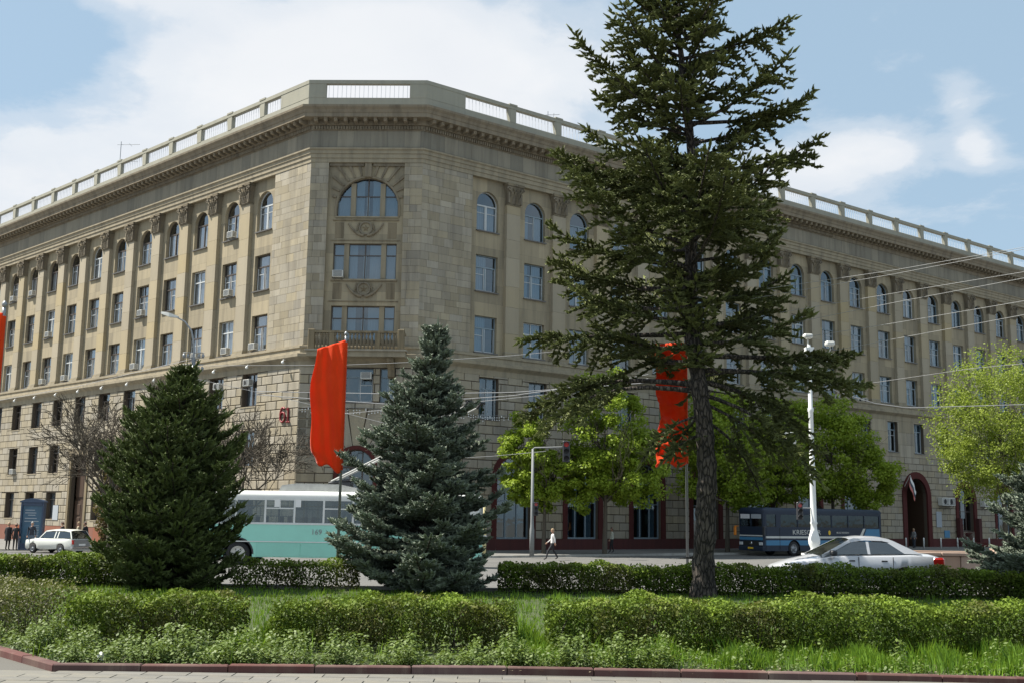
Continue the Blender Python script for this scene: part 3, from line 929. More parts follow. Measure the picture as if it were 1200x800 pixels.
# deep dark gateway of the right wing
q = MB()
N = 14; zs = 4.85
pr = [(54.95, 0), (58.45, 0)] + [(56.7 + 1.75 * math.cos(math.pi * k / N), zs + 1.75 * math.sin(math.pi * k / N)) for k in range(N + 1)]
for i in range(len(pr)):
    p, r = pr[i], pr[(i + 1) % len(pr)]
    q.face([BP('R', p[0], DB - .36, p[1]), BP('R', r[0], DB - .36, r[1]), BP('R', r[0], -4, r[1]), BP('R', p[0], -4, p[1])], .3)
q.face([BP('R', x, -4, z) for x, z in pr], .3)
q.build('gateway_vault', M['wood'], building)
# wooden doors in the left wing portal
q = MB()
fbox(q, 'L', 29.3, 32.1, -.6, 6.9, -.6, -.3, .4)
for k in range(2):
    a = 29.4 + k * 1.33
    fbox(q, 'L', a, a + 1.27, -.4, 3.2, -.3, -.2, .5)
    for j in range(3): fbox(q, 'L', a + .18, a + 1.09, -.2 + j * 1.1, .7 + j * 1.1, -.2, -.16, .7, bev=.02)
    fbox(q, 'L', a, a + 1.27, 3.5, 6.6, -.3, -.22, .3)
dr = q.build('entrance_door', M['wood'], building)
q = MB(); fbox(q, 'L', 28.95, 29.3, -.5, 7.3, DB - .05, DB + .12, .4); fbox(q, 'L', 32.1, 32.45, -.5, 7.3, DB - .05, DB + .12, .4); fbox(q, 'L', 28.8, 32.6, 7.0, 7.45, DB - .05, DB + .25, .5)
q.build('door_surround', M['carved'], building)
# fan of voussoirs over the corner door
mbv = MB()
n = 9
for k in range(n):
    a0, a1 = math.pi * (k + .04) / n, math.pi * (k + .96) / n
    zs = 5.42
    def lim(a):
        dx, dz = math.cos(a), math.sin(a)
        t = min(2.88 / abs(dx) if abs(dx) > 1e-6 else 99, (9.23 - zs) / dz if dz > 1e-6 else 99)
        return t
    P = []
    for a in (a0, a1): P.append((CC + 1.44 * math.cos(a), zs + 1.44 * math.sin(a)))
    outer = [(CC + lim(a) * math.cos(a), zs + lim(a) * math.sin(a)) for a in (a1, (a0 + a1) / 2, a0)]
    poly = P + outer
    if min(p[1] for p in poly) < 6.18 - 1.2 and (k == 0 or k == n - 1): continue
    m2 = MB()
    m2.face([BP('C', x, DB + .03, z) for x, z in poly], .3 + .06 * k)
    for i in range(len(poly)):
        p, r = poly[i], poly[(i + 1) % len(poly)]
        m2.face([BP('C', p[0], DB + .03, p[1]), BP('C', r[0], DB + .03, r[1]), BP('C', r[0], DB - .05, r[1]), BP('C', p[0], DB - .05, p[1])], .4)
    m2.build('voussoir', M['rustic'], walls['C'])

# ---- carved spandrels and garland reliefs of the corner
q = MB()
zs = 23.02
for k in range(15):
    a = math.pi * (k + .5) / 15
    for sgn in (1,):
        r0, r1 = 2.25, None
        dx, dz = math.cos(a), math.sin(a)
        t = min(2.5 / abs(dx) if abs(dx) > 1e-3 else 99, 3.02 / dz if dz > 1e-3 else 99)
        if t < 2.6: continue
        w = .10
        px, pz = -dz, dx
        p0 = (3.92 + dx * r0, zs + dz * r0); p1 = (3.92 + dx * (t - .12), zs + dz * (t - .12))
        if p1[1] > 26.0: continue
        P = [(p0[0] - px * w * .5, p0[1] - pz * w * .5), (p1[0] - px * w, p1[1] - pz * w), (p1[0] + px * w, p1[1] + pz * w), (p0[0] + px * w * .5, p0[1] + pz * w * .5)]
        q.face([BP('C', x, -.17, z) for x, z in P], .6)
        for i in range(4):
            u, v = P[i], P[(i + 1) % 4]
            q.face([BP('C', u[0], -.17, u[1]), BP('C', v[0], -.17, v[1]), BP('C', v[0], -.27, v[1]), BP('C', u[0], -.27, u[1])], .4)
fbox(q, 'C', 3.68, 4.16, 25.1, 26.1, -.27, -.02, .6, bev=.03)
for s0, s1 in ((1.25, 3.6), (4.25, 6.4)): fbox(q, 'C', s0, s1, 25.9, 26.09, -.27, -.1, .3)
archring(q, 'C', 3.925, 2.105, 22.38, 25.1, 2.1, .13, -.27, -.2, .6)
q.build('arch_relief', M['carved'], building)
def garland(z):   # wreath with star, two swags
    q = MB(); c = 3.86
    fbox(q, 'C', 1.5, 6.2, z - .78, z - .72, -.27, -.22, .5); fbox(q, 'C', 1.6, 6.1, z + .62, z + .70, -.27, -.18, .5)
    def P(x, zz, o): return BP('C', x, o, zz)
    q.tube([P(c + .42 * math.cos(a * math.pi / 8), z + .1 + .42 * math.sin(a * math.pi / 8), -.2) for a in range(17)], .06, 6, .7, cap=False)
    star = []
    for k in range(10):
        r = .26 if k % 2 == 0 else .11; a = math.pi / 2 + k * math.pi / 5
        star.append((c + r * math.cos(a), z + .1 + r * math.sin(a)))
    for k in range(10):
        a, b = star[k], star[(k + 1) % 10]
        q.face([P(a[0], a[1], -.24), P(b[0], b[1], -.24), P(c, z + .1, -.15)], .8)
    for sg in (-1, 1):
        q.tube([P(c + sg * (.1 + 1.1 * t), z - .42 + .85 * t * t, -.2) for t in (0, .2, .4, .6, .8, 1.0)], [.09, .11, .1, .09, .07, .05], 6, .6)
        q.tube([P(c + sg * (.45 + .15 * t), z + .5 - .6 * t, -.21) for t in (0, .5, 1.0)], [.03, .07, .03], 6, .5)
        fbox(q, 'C', c + sg * 1.8 - .3, c + sg * 1.8 + .3, z - .6, z + .5, -.27, -.25, .5, bev=.01)
    q.build('garland_relief', M['carved'], building)
garland(21.45); garland(17.25)

# ---- balcony on the corner
bal = MB()
fbox(bal, 'C', .55, 7.0, 12.55, 12.9, DB + .35, 1.5, .5); fbox(bal, 'C', .45, 7.1, 12.9, 13.02, DB + .35, 1.62, .7)
bal_o = bal.build('balcony', M['mould'], building)
q = MB()
for s in (1.15, 6.0):
    q.prism([(0, 0), (-.25, .1), (-.35, .5), (-.55, .75), (-.95, 1.0), (-1.0, 1.25), (0, 1.25)], -.22, .22, axis='x')
    br = q.build('bracket', M['carved'], bal_o); br.matrix_local = WM('C', s + (.2 if s < 3 else 0), DB, 11.28); q = MB()
q = MB()
fbox(q, 'C', .62, 6.92, 14.08, 14.22, 1.28, 1.52, .8)
for s in (.62, 6.5): fbox(q, 'C', s, s + .42, 13.02, 14.30, 1.18, 1.56, .4, bev=.03)
for s in (2.0, 5.0): fbox(q, 'C', s, s + .35, 13.02, 14.08, 1.26, 1.50, .4, bev=.02)
for s in (.66, 6.8):
    fbox(q, 'C', s, s + .09, 14.08, 14.2, DB, 1.2, .6)
q.build('balustrade', M['carved'], bal_o)
bp = MB(); bp.lathe([(.05, 0), (.10, .06), (.05, .12), (.055, .2), (.12, .45), (.10, .62), (.045, .8), (.05, .88), (.10, .94), (.09, 1.05)], 8)
bp_me = bp.make('baluster', M['carved'])
for s in [1.2 + .24 * i for i in range(23)]:
    if 1.95 < s < 2.4 or 4.95 < s < 5.4 or s > 6.45: continue
    b = bpy.data.objects.new('baluster', bp_me); link(b, bal_o); b.matrix_local = WM('C', s, 1.39, 13.02)

# ---- roof parapet
PO = .62                                   # outer face of the parapet
q = MB()
for side in 'LCR':
    a, b = s_start(side, PO), s_end(side, PO)
    a2, b2 = s_start(side, PO - .3), s_end(side, PO - .3)
    def slab(a, b, a2, b2, z0, z1, o0, o1):
        V = [BP(side, a, o1, z0), BP(side, b, o1, z0), BP(side, b, o1, z1), BP(side, a, o1, z1), BP(side, a2, o0, z0), BP(side, b2, o0, z0), BP(side, b2, o0, z1), BP(side, a2, o0, z1)]
        q.mesh(V, [(0, 1, 2, 3), (5, 4, 7, 6), (3, 2, 6, 7), (0, 1, 5, 4), (0, 3, 7, 4), (1, 2, 6, 5)], .5)
    slab(a, b, a2, b2, 29.8, 30.5, PO - .3, PO)
    slab(s_start(side, PO + .04), s_end(side, PO + .04), s_start(side, PO - .32), s_end(side, PO - .32), 31.50, 31.76, PO - .32, PO + .04)
parapet = q.build('parapet', M['parapet'], building)
pm = MB(); pm.box((-.26, 0, 0), (.26, .32, 1.24)); pm.box((-.36, -.05, 1.24), (.36, .36, 1.36))
pm.mesh([(-.26, .02, 0), (-.26, .3, 0), (-.42, .3, 1.0), (-.42, .02, 1.0), (-.26, .02, 1.0), (-.26, .3, 1.0)], [(0, 1, 2, 3), (0, 3, 4), (1, 5, 2)])
pm_me = pm.make('parapet_post', M['parapet'])
def solid(side, s0, s1):
    m = MB(); fbox(m, side, s0, s1, 30.5, 31.52, PO - .28, PO + .015, .5)
    m.face([BP(side, s0, PO - .28, 30.5), BP(side, s1, PO - .28, 30.5), BP(side, s1, PO - .28, 31.52), BP(side, s0, PO - .28, 31.52)])
    m.build('parapet_panel', M['parapet'], parapet)
solid('L', s_start('L', PO + .015), 3.05)
solid('R', s_start('R', PO + .015), 3.0)
solid('C', s_start('C', PO + .015), .95); solid('C', WCH - .95, s_end('C', PO + .015))
bars = MB()
for side, s0, sp, n in (('L', 5.71, 4.256, 14), ('R', 7.55, 4.3232, 21)):
    for k in range(n):
        s = s0 + sp * k - .35
        if s > s_end(side, 0): break
        o = bpy.data.objects.new('parapet_post', pm_me); link(o, parapet); o.matrix_local = WM(side, s, PO + .02, 30.49)
    e = s_end(side, 0); s = 3.1
    while s < e:
        fbox(bars, side, s, s + .022, 30.5, 31.52, PO - .17, PO - .15); s += .30
    for z in (30.58, 31.42): fbox(bars, side, 3.05, e, z, z + .02, PO - .18, PO - .16)
s = 1.1
while s < WCH - 1:
    fbox(bars, 'C', s, s + .022, 30.5, 31.52, PO - .17, PO - .15); s += .30
bars.build('railing_bars', M['rail'], parapet, kind='stuff')

# ---- roof and rear walls so that the block is solid
fp = [BP('L', LEN_L, 0, 0), BP('C', 0, 0, 0), BP('C', WCH, 0, 0), BP('R', LEN_R, 0, 0)]
back = [BP('R', LEN_R, -17, 0), BP('C', WCH / 2 + .0, -22, 0), BP('L', LEN_L, -17, 0)]
q = MB()
poly = [(p.x, p.y) for p in fp + back]
zr = 29.78
q.face([(poly[0][0], poly[0][1], zr), (poly[1][0], poly[1][1], zr), (poly[5][0], poly[5][1], zr), (poly[6][0], poly[6][1], zr)])
q.face([(poly[1][0], poly[1][1], zr), (poly[2][0], poly[2][1], zr), (poly[5][0], poly[5][1], zr)])
q.face([(poly[2][0], poly[2][1], zr), (poly[3][0], poly[3][1], zr), (poly[4][0], poly[4][1], zr), (poly[5][0], poly[5][1], zr)])
q.build('roof', M['roof'], building)
q = MB()
ring = [poly[3], poly[4], poly[5], poly[6], poly[0]]
for a, b in zip(ring, ring[1:]):
    q.face([(a[0], a[1], -3), (b[0], b[1], -3), (b[0], b[1], 29.85), (a[0], a[1], 29.85)], .5, [(0, -3), (30, -3), (30, 30), (0, 30)])
q.build('wall', M['panel'], building, label='plain rear walls')
# cornice top slab, closing the gap between wall and gutter
run_profile('gutter', [(.95, 29.86), (-.1, 29.79)], M['roof'])

# ================================================================== GROUND, ROADS, KERBS
GX = [-2500, -600, -150, -120] + list(range(-110, 0, 5)) + [0, 10, 20, 30, 40, 60, 80, 110, 150, 600, 2500]
GX = sorted(set([x for x in GX] + [-10]))
GY = [-60, 0, 12, 20, 26.6, 30, 33, 36, 40, 43, 46, 49, 52, 55, 58, 62, 66, 72, 80, 95, 120, 160, 400, 1200, 3500]
def sheet(name, xs, ys, dz, mat, kind='structure'):
    mb = MB()
    for a, b in zip(xs, xs[1:]):
        for c, d in zip(ys, ys[1:]):
            mb.face([(a, c, TZ(a, c) + dz), (b, c, TZ(b, c) + dz), (b, d, TZ(b, d) + dz), (a, d, TZ(a, d) + dz)], .5, [(a, c), (b, c), (b, d), (a, d)])
    return mb.build(name, mat, kind=kind)

def asphalt(name, c0, c1, crack=True):
    m, t, bs = new_mat(name)
    g = t.add('ShaderNodeTexCoord').outputs['Object']
    c = t.mix(t.ramp(t.noise(g, .35, 6, .6), [(.3, 0.), (.7, 1.)]), c0, c1)
    c = t.mix(t.ramp(t.noise(g, 60., 3, .7), [(.35, 0.), (.65, 1.)]), tuple(x * .8 for x in c0), c)
    if crack:
        v = t.add('ShaderNodeTexVoronoi', feature='DISTANCE_TO_EDGE'); v.inputs['Scale'].default_value = .33
        nn = t.add('ShaderNodeTexNoise'); t.l.new(g, nn.inputs[0]); nn.inputs['Scale'].default_value = 1.2
        t.l.new(t.mix(.25, g, nn.outputs['Color']), v.inputs['Vector'])
        c = t.mix(t.ramp(v.outputs[0], [(0., .75), (.012, 0.)]), c, tuple(x * .45 for x in c0))
    t.l.new(c, bs.inputs['Base Color']); bs.inputs['Roughness'].default_value = .92
    bs.inputs['Specular IOR Level'].default_value = .25
    b = t.add('ShaderNodeBump'); b.inputs['Strength'].default_value = .3; b.inputs['Distance'].default_value = .01
    t.l.new(t.noise(g, 45, 4), b.inputs['Height']); t.l.new(b.outputs[0], bs.inputs['Normal'])
    return m
M['asphalt'] = asphalt('worn asphalt', (.13, .127, .12), (.18, .176, .165))
M['walk'] = asphalt('pavement asphalt', (.17, .166, .155), (.24, .234, .218))
M['earth'] = asphalt('outer ground', (.12, .115, .10), (.16, .15, .135), False)
M['soil'] = plain('dry soil', (.10, .074, .048), .95, scale=12, var=.35, bump=.6)
M['lawn'] = plain('thin turf over soil', (.045, .062, .018), .95, scale=3, var=.6, bump=.6)
M['kerbred'] = stone('brown red granite kerb', (.105, .058, .055), dirt=(.22, .18, .14), dirt_amt=.35, tone_amt=.35, bump=.15)
M['kerbgrey'] = stone('grey concrete kerb', (.36, .35, .32), dirt_amt=.4, tone_amt=.3, bump=.2)
M['paver'] = stone('grey paving slab', (.165, .16, .145), dirt=(.2, .18, .14), dirt_amt=.35, tone_amt=.22, bump=.25)
M['grassmat'] = leafmat('grass blades', (.035, .10, .008), (.20, .34, .03), trans=.3)

sheet('ground', GX, GY, 0, M['earth'])
sheet('road', [x for x in GX if -600 <= x <= 600], [y for y in GY if 26.6 <= y <= 160], .008, M['asphalt'])
# pavement in front of the building, raised behind a kerb
KF = [(-110, 84), (-60, 77.5), (-33, 73.2), (-22, 70.6), (-15, 68.4), (-8, 66.4), (-4.5, 65.7), (-1.0, 66.0)]
for k in range(1, 10): KF.append((-1.0 + 8.9 * k, 66.0 + 6.81 * k))
BK = [(-110, 190), (-75, 150), (-55, 128), (-42, 112), (-32, 101), (-22, 90), (-16, 82), (-8, 80)]
for k in range(1, 10): BK.append((-8.0 + 8.9 * k, 80.0 + 6.81 * k))
mb = MB(); n = 12
for (a, b), (c, d) in zip(zip(KF, KF[1:]), zip(BK, BK[1:])):
    for k in range(n):
        P = []
        for (p, q), t in (((a, c), k / n), ((b, d), k / n), ((b, d), (k + 1) / n), ((a, c), (k + 1) / n)):
            x, y = p[0] + (q[0] - p[0]) * t, p[1] + (q[1] - p[1]) * t
            P.append((x, y, TZ(x, y) + .13))
        mb.face(P)
mb.build('pavement', M['walk'], kind='structure')
def kerb_run(name, pts, w, h0, h1, L, mat, label, cat, gap=.012, single=True):
    """kerb stones along a polyline; the path is the face towards the road"""
    grp = thing(name, label, cat, (pts[0][0], pts[0][1], 0))
    ox, oy = pts[0]
    for (x0, y0), (x1, y1) in zip(pts, pts[1:]):
        D = math.hypot(x1 - x0, y1 - y0); n = max(1, round(D / L)); dx, dy = (x1 - x0) / D, (y1 - y0) / D
        for k in range(n):
            a, b = D * k / n + gap / 2, D * (k + 1) / n - gap / 2
            q = MB()
            A = (x0 + dx * a, y0 + dy * a); B = (x0 + dx * b, y0 + dy * b)
            za, zb = TZ(*A), TZ(*B)
            j = rnd.uniform(-.004, .004); c = .012
            F = [(A[0], A[1]), (B[0], B[1]), (B[0] - dy * w, B[1] + dx * w), (A[0] - dy * w, A[1] + dx * w)]
            zz_ = [za, zb, zb, za]
            V = [(F[i][0] - ox, F[i][1] - oy, zz_[i] + h0) for i in range(4)] + [(F[i][0] - ox, F[i][1] - oy, zz_[i] + h1 - c + j) for i in range(4)]
            I = [(A[0] + dx * c - dy * c, A[1] + dy * c + dx * c), (B[0] - dx * c - dy * c, B[1] - dy * c + dx * c), (B[0] - dx * c - dy * (w - c), B[1] - dy * c + dx * (w - c)), (A[0] + dx * c - dy * (w - c), A[1] + dy * c + dx * (w - c))]
            V += [(I[i][0] - ox, I[i][1] - oy, zz_[i] + h1 + j) for i in range(4)]
            q.mesh(V, [(0, 1, 5, 4), (1, 2, 6, 5), (2, 3, 7, 6), (3, 0, 4, 7), (4, 5, 9, 8), (5, 6, 10, 9), (6, 7, 11, 10), (7, 4, 8, 11), (8, 9, 10, 11)], rnd.random())
            q.build('kerb_stone', mat, grp)
    return grp
kerb_run('street_kerb', KF[1:13], .16, -.2, .145, 2.6, M['kerbgrey'], 'grey concrete kerb along the far pavement in front of the building', 'kerb')
KN = [(-16.0, 24.5), (-6.4, 14.3), (-5.12, 12.92), (-2.2, 13.1), (0.0, 13.22), (2.0, 13.2), (4.0, 13.12), (5.9, 12.98), (12.0, 12.5)]
kerb_run('flower_bed_kerb', KN, .14, -.15, .085, 1.02, M['kerbred'], 'low brown red granite kerb around the overgrown bed in front', 'kerb')
kerb_run('lawn_kerb', [(-28, 27.2), (24, 26.95)][::-1], .14, -.1, .12, 1.5, M['kerbgrey'], 'grey kerb behind the back hedge at the edge of the road', 'kerb')
# plaza paving: slabs laid singly where they can be seen
pv = sheet('plaza', [-60, -30, 0, 30, 60], [-60, 0, 12, 13.0], .002, M['paver'])
me_p = []
for v in range(6):
    q = MB(); q.cbox((-.245, -.12, 0), (.245, .12, .02), .006, .2 + .12 * v); me_p.append(q.make('paver', M['paver']))
for r in range(8):
    for k in range(27):
        x = -6.3 + .5 * k + (.25 if r % 2 else 0); y = 13.0 - .125 - .25 * r
        if x < -5.0 and y > 12.7 - 0: continue
        o = bpy.data.objects.new('paver', rnd.choice(me_p)); link(o, pv)
        o.location = (x, y + x * .0148 + .0, .6 + rnd.uniform(-.002, .002) - .012 + .008)
# planted bed / lawn soil
LAWN = [(-5.12, 13.05), (-2.2, 13.22), (0, 13.34), (2, 13.32), (4, 13.24), (5.9, 13.1), (12, 12.62), (24, 27.0), (-28, 27.2), (-16.1, 24.7), (-6.6, 14.6)]
q = MB(); q.face([(x, y, .6 + .045) for x, y in LAWN]); q.build('lawn', M['lawn'], kind='structure')


# ================================================================== VEGETATION
def inpoly(x, y, P=LAWN):
    c = np.zeros(len(x), bool); n = len(P)
    for i in range(n):
        x0, y0 = P[i]; x1, y1 = P[(i + 1) % n]
        with np.errstate(divide='ignore', invalid='ignore'):
            c ^= ((y0 > y) != (y1 > y)) & (x < (x1 - x0) * (y - y0) / (y1 - y0 + 1e-12) + x0)
    return c

def unit(v): return v / np.maximum(np.linalg.norm(v, axis=1, keepdims=True), 1e-9)

def leaf_quads(P, size, rng, nrm=None, nb=.6, aspect=.55, fold=0.0):
    """diamond leaves at P; nrm = preferred facing, nb = how strongly it is followed"""
    n = len(P)
    N = rng.normal(size=(n, 3))
    if nrm is not None: N = unit(N) * (1 - nb) + nrm * nb
    else: N[:, 2] = np.abs(N[:, 2]) + .3
    N = unit(N)
    T = unit(np.cross(N, rng.normal(size=(n, 3))))
    B = np.cross(N, T)
    s = np.broadcast_to(np.asarray(size), (n,))[:, None]
    V = np.empty((n, 4, 3))
    V[:, 0] = P - T * s * .5; V[:, 1] = P + B * s * .5 * aspect - T * s * .02
    V[:, 2] = P + T * s * .5; V[:, 3] = P - B * s * .5 * aspect - T * s * .02
    return V.reshape(-1, 3)

def stems(mb, pts):
    for p in pts: mb.tube(*p)

def bark(name, c0, c1):
    m, t, bs = new_mat(name)
    g = t.add('ShaderNodeTexCoord').outputs['Object']
    mp = t.add('ShaderNodeMapping'); t.l.new(g, mp.inputs[0]); mp.inputs['Scale'].default_value = (9, 9, 2.6)
    v = t.add('ShaderNodeTexVoronoi', feature='DISTANCE_TO_EDGE'); v.inputs['Scale'].default_value = 2.2
    nn = t.add('ShaderNodeTexNoise'); t.l.new(mp.outputs[0], nn.inputs[0]); nn.inputs['Scale'].default_value = 1.3; nn.inputs['Detail'].default_value = 5
    t.l.new(t.mix(.35, mp.outputs[0], nn.outputs['Color']), v.inputs['Vector'])
    e = t.ramp(v.outputs[0], [(0., 0.), (.16, 1.)])
    big = t.ramp(t.noise(g, 2.2, 4, .6), [(.35, .55), (.7, 1.35)])
    c = t.mix(e, c0, t.mix(nn.outputs[0], c1, tuple(x * 1.7 for x in c1)))
    t.l.new(t.mix(1.0, c, big, 'MULTIPLY'), bs.inputs['Base Color']); bs.inputs['Roughness'].default_value = .95
    b = t.add('ShaderNodeBump'); b.inputs['Strength'].default_value = 1.0; b.inputs['Distance'].default_value = .05
    t.l.new(t.math('ADD', e, nn.outputs[0]), b.inputs['Height']); t.l.new(b.outputs[0], bs.inputs['Normal'])
    return m
M['bark'] = bark('dark spruce bark', (.014, .011, .009), (.066, .054, .044))
M['bark2'] = plain('grey brown bark', (.082, .07, .052), .95, scale=10, var=.4, bump=.7)
M['twig'] = plain('dry twigs', (.024, .018, .013), .9, scale=5, var=.3)
M['hedge'] = leafmat('privet leaves', (.008, .024, .003), (.20, .285, .032), trans=.16, spec=.15, brown=.7)
M['weed'] = leafmat('weed leaves', (.018, .045, .009), (.15, .205, .045), trans=.18)
M['lime'] = leafmat('young lime leaves', (.085, .15, .012), (.38, .48, .05), trans=.42)
M['willow'] = leafmat('pale willow leaves', (.12, .17, .025), (.32, .38, .06), trans=.4)
M['ndl_big'] = leafmat('spruce needles', (.022, .033, .014), (.235, .26, .085), trans=0.0, rough=.6)
M['ndl_grn'] = leafmat('young spruce needles', (.018, .032, .013), (.185, .23, .075), trans=0.0, rough=.6)
M['ndl_blue'] = leafmat('blue spruce needles', (.028, .042, .034), (.32, .37, .275), trans=0.0, rough=.6)
M['thuja'] = leafmat('brownish shrub leaves', (.045, .03, .014), (.16, .10, .04), trans=.15)

def brush(P0, P1, width, rng, tone, spikes=5):
    """needled shoots from P0 to P1: three crossed tapered blades and forward spikes, all triangles"""
    n = len(P0); D = P1 - P0; L = np.linalg.norm(D, axis=1, keepdims=True); A = D / np.maximum(L, 1e-6)
    U = unit(np.cross(A, rng.normal(size=(n, 3)))); Wd = np.cross(A, U)
    w = np.broadcast_to(np.asarray(width), (n,))[:, None]
    out = []; tn = []
    for k in range(3):
        a = math.pi * k / 3
        s = (U * math.cos(a) + Wd * math.sin(a)) * w * .5
        m = P0 + D * .35
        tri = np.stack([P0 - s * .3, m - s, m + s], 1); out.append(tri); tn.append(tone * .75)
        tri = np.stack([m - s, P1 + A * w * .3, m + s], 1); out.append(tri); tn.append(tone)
    for k in range(spikes):
        t = rng.uniform(.05, .95, (n, 1)); a = rng.uniform(0, 2 * math.pi, (n, 1))
        r = U * np.cos(a) + Wd * np.sin(a)
        b = P0 + D * t
        tip = b + (r * .8 + A * .75) * w * rng.uniform(.7, 1.1, (n, 1))
        sd = np.cross(r, A) * w * .16
        out.append(np.stack([b - sd, b + sd, tip], 1)); tn.append(np.minimum(1, tone * 1.15))
    V = np.concatenate(out).reshape(-1, 3)
    return V, np.concatenate(tn)

def spruce(name, label, loc, H, radius, z_low, whorl, nper, mat, seed, lean=(0, 0), trunk_r=.22, sag=-.25, lift=.35,
           secs=.16, shoot=.2, width=.06, gap=0.0, azbias=None, extra=None, group=None, lvar=(.74, 1.1), inner=0.0, sdz=(-.12, .12), l2k=.52, hang=(-.22, .08), upshoot=.55, tipup=(-.05, .40)):
    rng = np.random.default_rng(seed); rr = random.Random(seed)
    T = thing(name, label, 'tree', loc, group=group)
    P0s = []; P1s = []; tones = []; lw = []
    br = MB(); tk = MB()
    def axis(z):
        t = z / H
        return np.array([lean[0] * t + .10 * math.sin(z * .9 + seed), lean[1] * t + .08 * math.cos(z * .7), z])
    zs = np.linspace(-.1, H, 26)
    rad = [max(.012, trunk_r * (1 - z / H) ** .85 * (1.25 if z < .25 else 1.0)) for z in zs]
    zs = np.linspace(-.1, H, 90); rad = [max(.012, trunk_r * (1 - z / H) ** .85 * (1 + .35 * math.exp(-max(0, z) / .25)) * (1 + .05 * math.sin(z * 11 + seed) + .04 * math.sin(z * 23))) for z in zs]
    tk.tube([axis(z) + [.012 * math.sin(z * 5), .012 * math.cos(z * 6), 0] for z in zs], rad, 14)
    for z0_, a_ in [(rr.uniform(.8, z_low + 1), rr.uniform(0, 6.28)) for _ in range(14 if trunk_r > .2 else 0)]:
        p0 = Vector(axis(z0_)); dr_ = Vector((math.cos(a_), math.sin(a_), rr.uniform(-.3, .1)))
        tk.tube([p0 + dr_ * trunk_r * .8, p0 + dr_ * (trunk_r + rr.uniform(.06, .4))], [.03, .01], 5)
    tk.build('trunk', M['bark'], T)
    br_specs = []
    z = z_low
    while z < H - .12:
        t = z / H
        k = max(3, int(round(nper * (1 - .35 * t))))
        a0 = rr.uniform(0, 6.28)
        for i in range(k):
            if rr.random() < gap: continue
            az = a0 + 6.283 * i / k + rr.uniform(-.35, .35)
            L = radius(z, az) * rr.uniform(*lvar)
            if L < .1: continue
            br_specs.append((z + rr.uniform(-.5, .5) * whorl, az, L, None))
        z += whorl * (1 - .35 * t) * rr.uniform(.8, 1.2)
    if extra: br_specs += extra
    for z, az, L, sp in br_specs:
        t = max(0, min(1, z / H))
        s_, l_, bare = (sag * (1 - t) ** .8 + .55 * t, lift * (1 - t * .6), 0) if sp is None else sp
        d = np.array([math.cos(az), math.sin(az), 0]); sd = np.array([-d[1], d[0], 0])
        base = axis(min(z, H - .02))
        bend = rr.uniform(-.18, .18)
        def cur(u):
            return base + d * (L * u) + sd * (bend * L * u * u) + np.array([0, 0, L * (s_ * u + l_ * u * u * u)])
        us = np.linspace(0, 1, 7)
        br.tube([cur(u) for u in us], [max(.006, .013 + .016 * L * (1 - u)) for u in us], 5, cap=False)
        n = max(3, int(L / secs))
        for j in range(n):
            u = .16 + .84 * (j + rr.random() * .7) / n
            if L < 1.0: u = .05 + .95 * (j + rr.random() * .6) / n
            if u > .99: u = .99
            if u < bare or (L > 1.3 and u < inner * rr.uniform(.6, 1.4)): continue
            p = cur(u); tang = cur(min(1, u + .03)) - cur(u - .03); tang /= np.linalg.norm(tang)
            for sg in (-1, 1):
                l2 = (.22 + l2k * L * (1 - u) ** .8 * min(1, u * 3.0 + .2)) * rr.uniform(.6, 1.15)
                l2 = min(l2, 1.35)
                ang = rr.uniform(.65, 1.1)
                dd = tang * math.cos(ang) + sd * sg * math.sin(ang) + np.array([0, 0, rr.uniform(*sdz)])
                dd /= np.linalg.norm(dd)
                m = max(1, int(l2 / (shoot * .62)))
                q = p.copy(); droop = rr.uniform(*hang)
                for c in range(m):
                    step = l2 / m
                    dd2 = dd + np.array([0, 0, droop * c / m]); dd2 /= np.linalg.norm(dd2)
                    q2 = q + dd2 * step
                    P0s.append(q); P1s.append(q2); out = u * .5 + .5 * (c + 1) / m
                    tones.append(.02 + .5 * out ** 2 + rr.uniform(-.06, .1))  # pale young tips; sunlit ends and inner crown shade painted into tone
                    sde = np.cross(dd2, [0, 0, 1.0])
                    for s3 in (-1, 1):
                        if rr.random() < .82:
                            e = dd2 * .65 + sde * s3 * .75 + np.array([0, 0, rr.uniform(*tipup)]); e /= np.linalg.norm(e)
                            l3 = shoot * rr.uniform(.6, 1.15) * (1 - .35 * c / m)
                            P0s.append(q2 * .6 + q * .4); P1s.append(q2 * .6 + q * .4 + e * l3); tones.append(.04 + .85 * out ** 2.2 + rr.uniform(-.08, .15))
                    q = q2
            if rr.random() < upshoot:           # shoots on top of the branch
                e = tang * .6 + np.array([0, 0, .8]); e /= np.linalg.norm(e)
                P0s.append(p); P1s.append(p + e * shoot * rr.uniform(.6, 1.2)); tones.append(.55 + .35 * u)
        e = cur(1.0) - cur(.93); e /= np.linalg.norm(e)
        P0s.append(cur(1.0)); P1s.append(cur(1.0) + e * shoot * 1.2); tones.append(.95)
    top = axis(H)
    P0s.append(top - [0, 0, .35]); P1s.append(top + [0, 0, .3]); tones.append(.8)
    P0 = np.array(P0s); P1 = np.array(P1s); tn = np.clip(np.array(tones), .02, 1)
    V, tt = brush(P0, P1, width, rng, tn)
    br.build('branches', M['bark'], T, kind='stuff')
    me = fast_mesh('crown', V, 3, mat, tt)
    link(bpy.data.objects.new('crown', me), T)
    return T

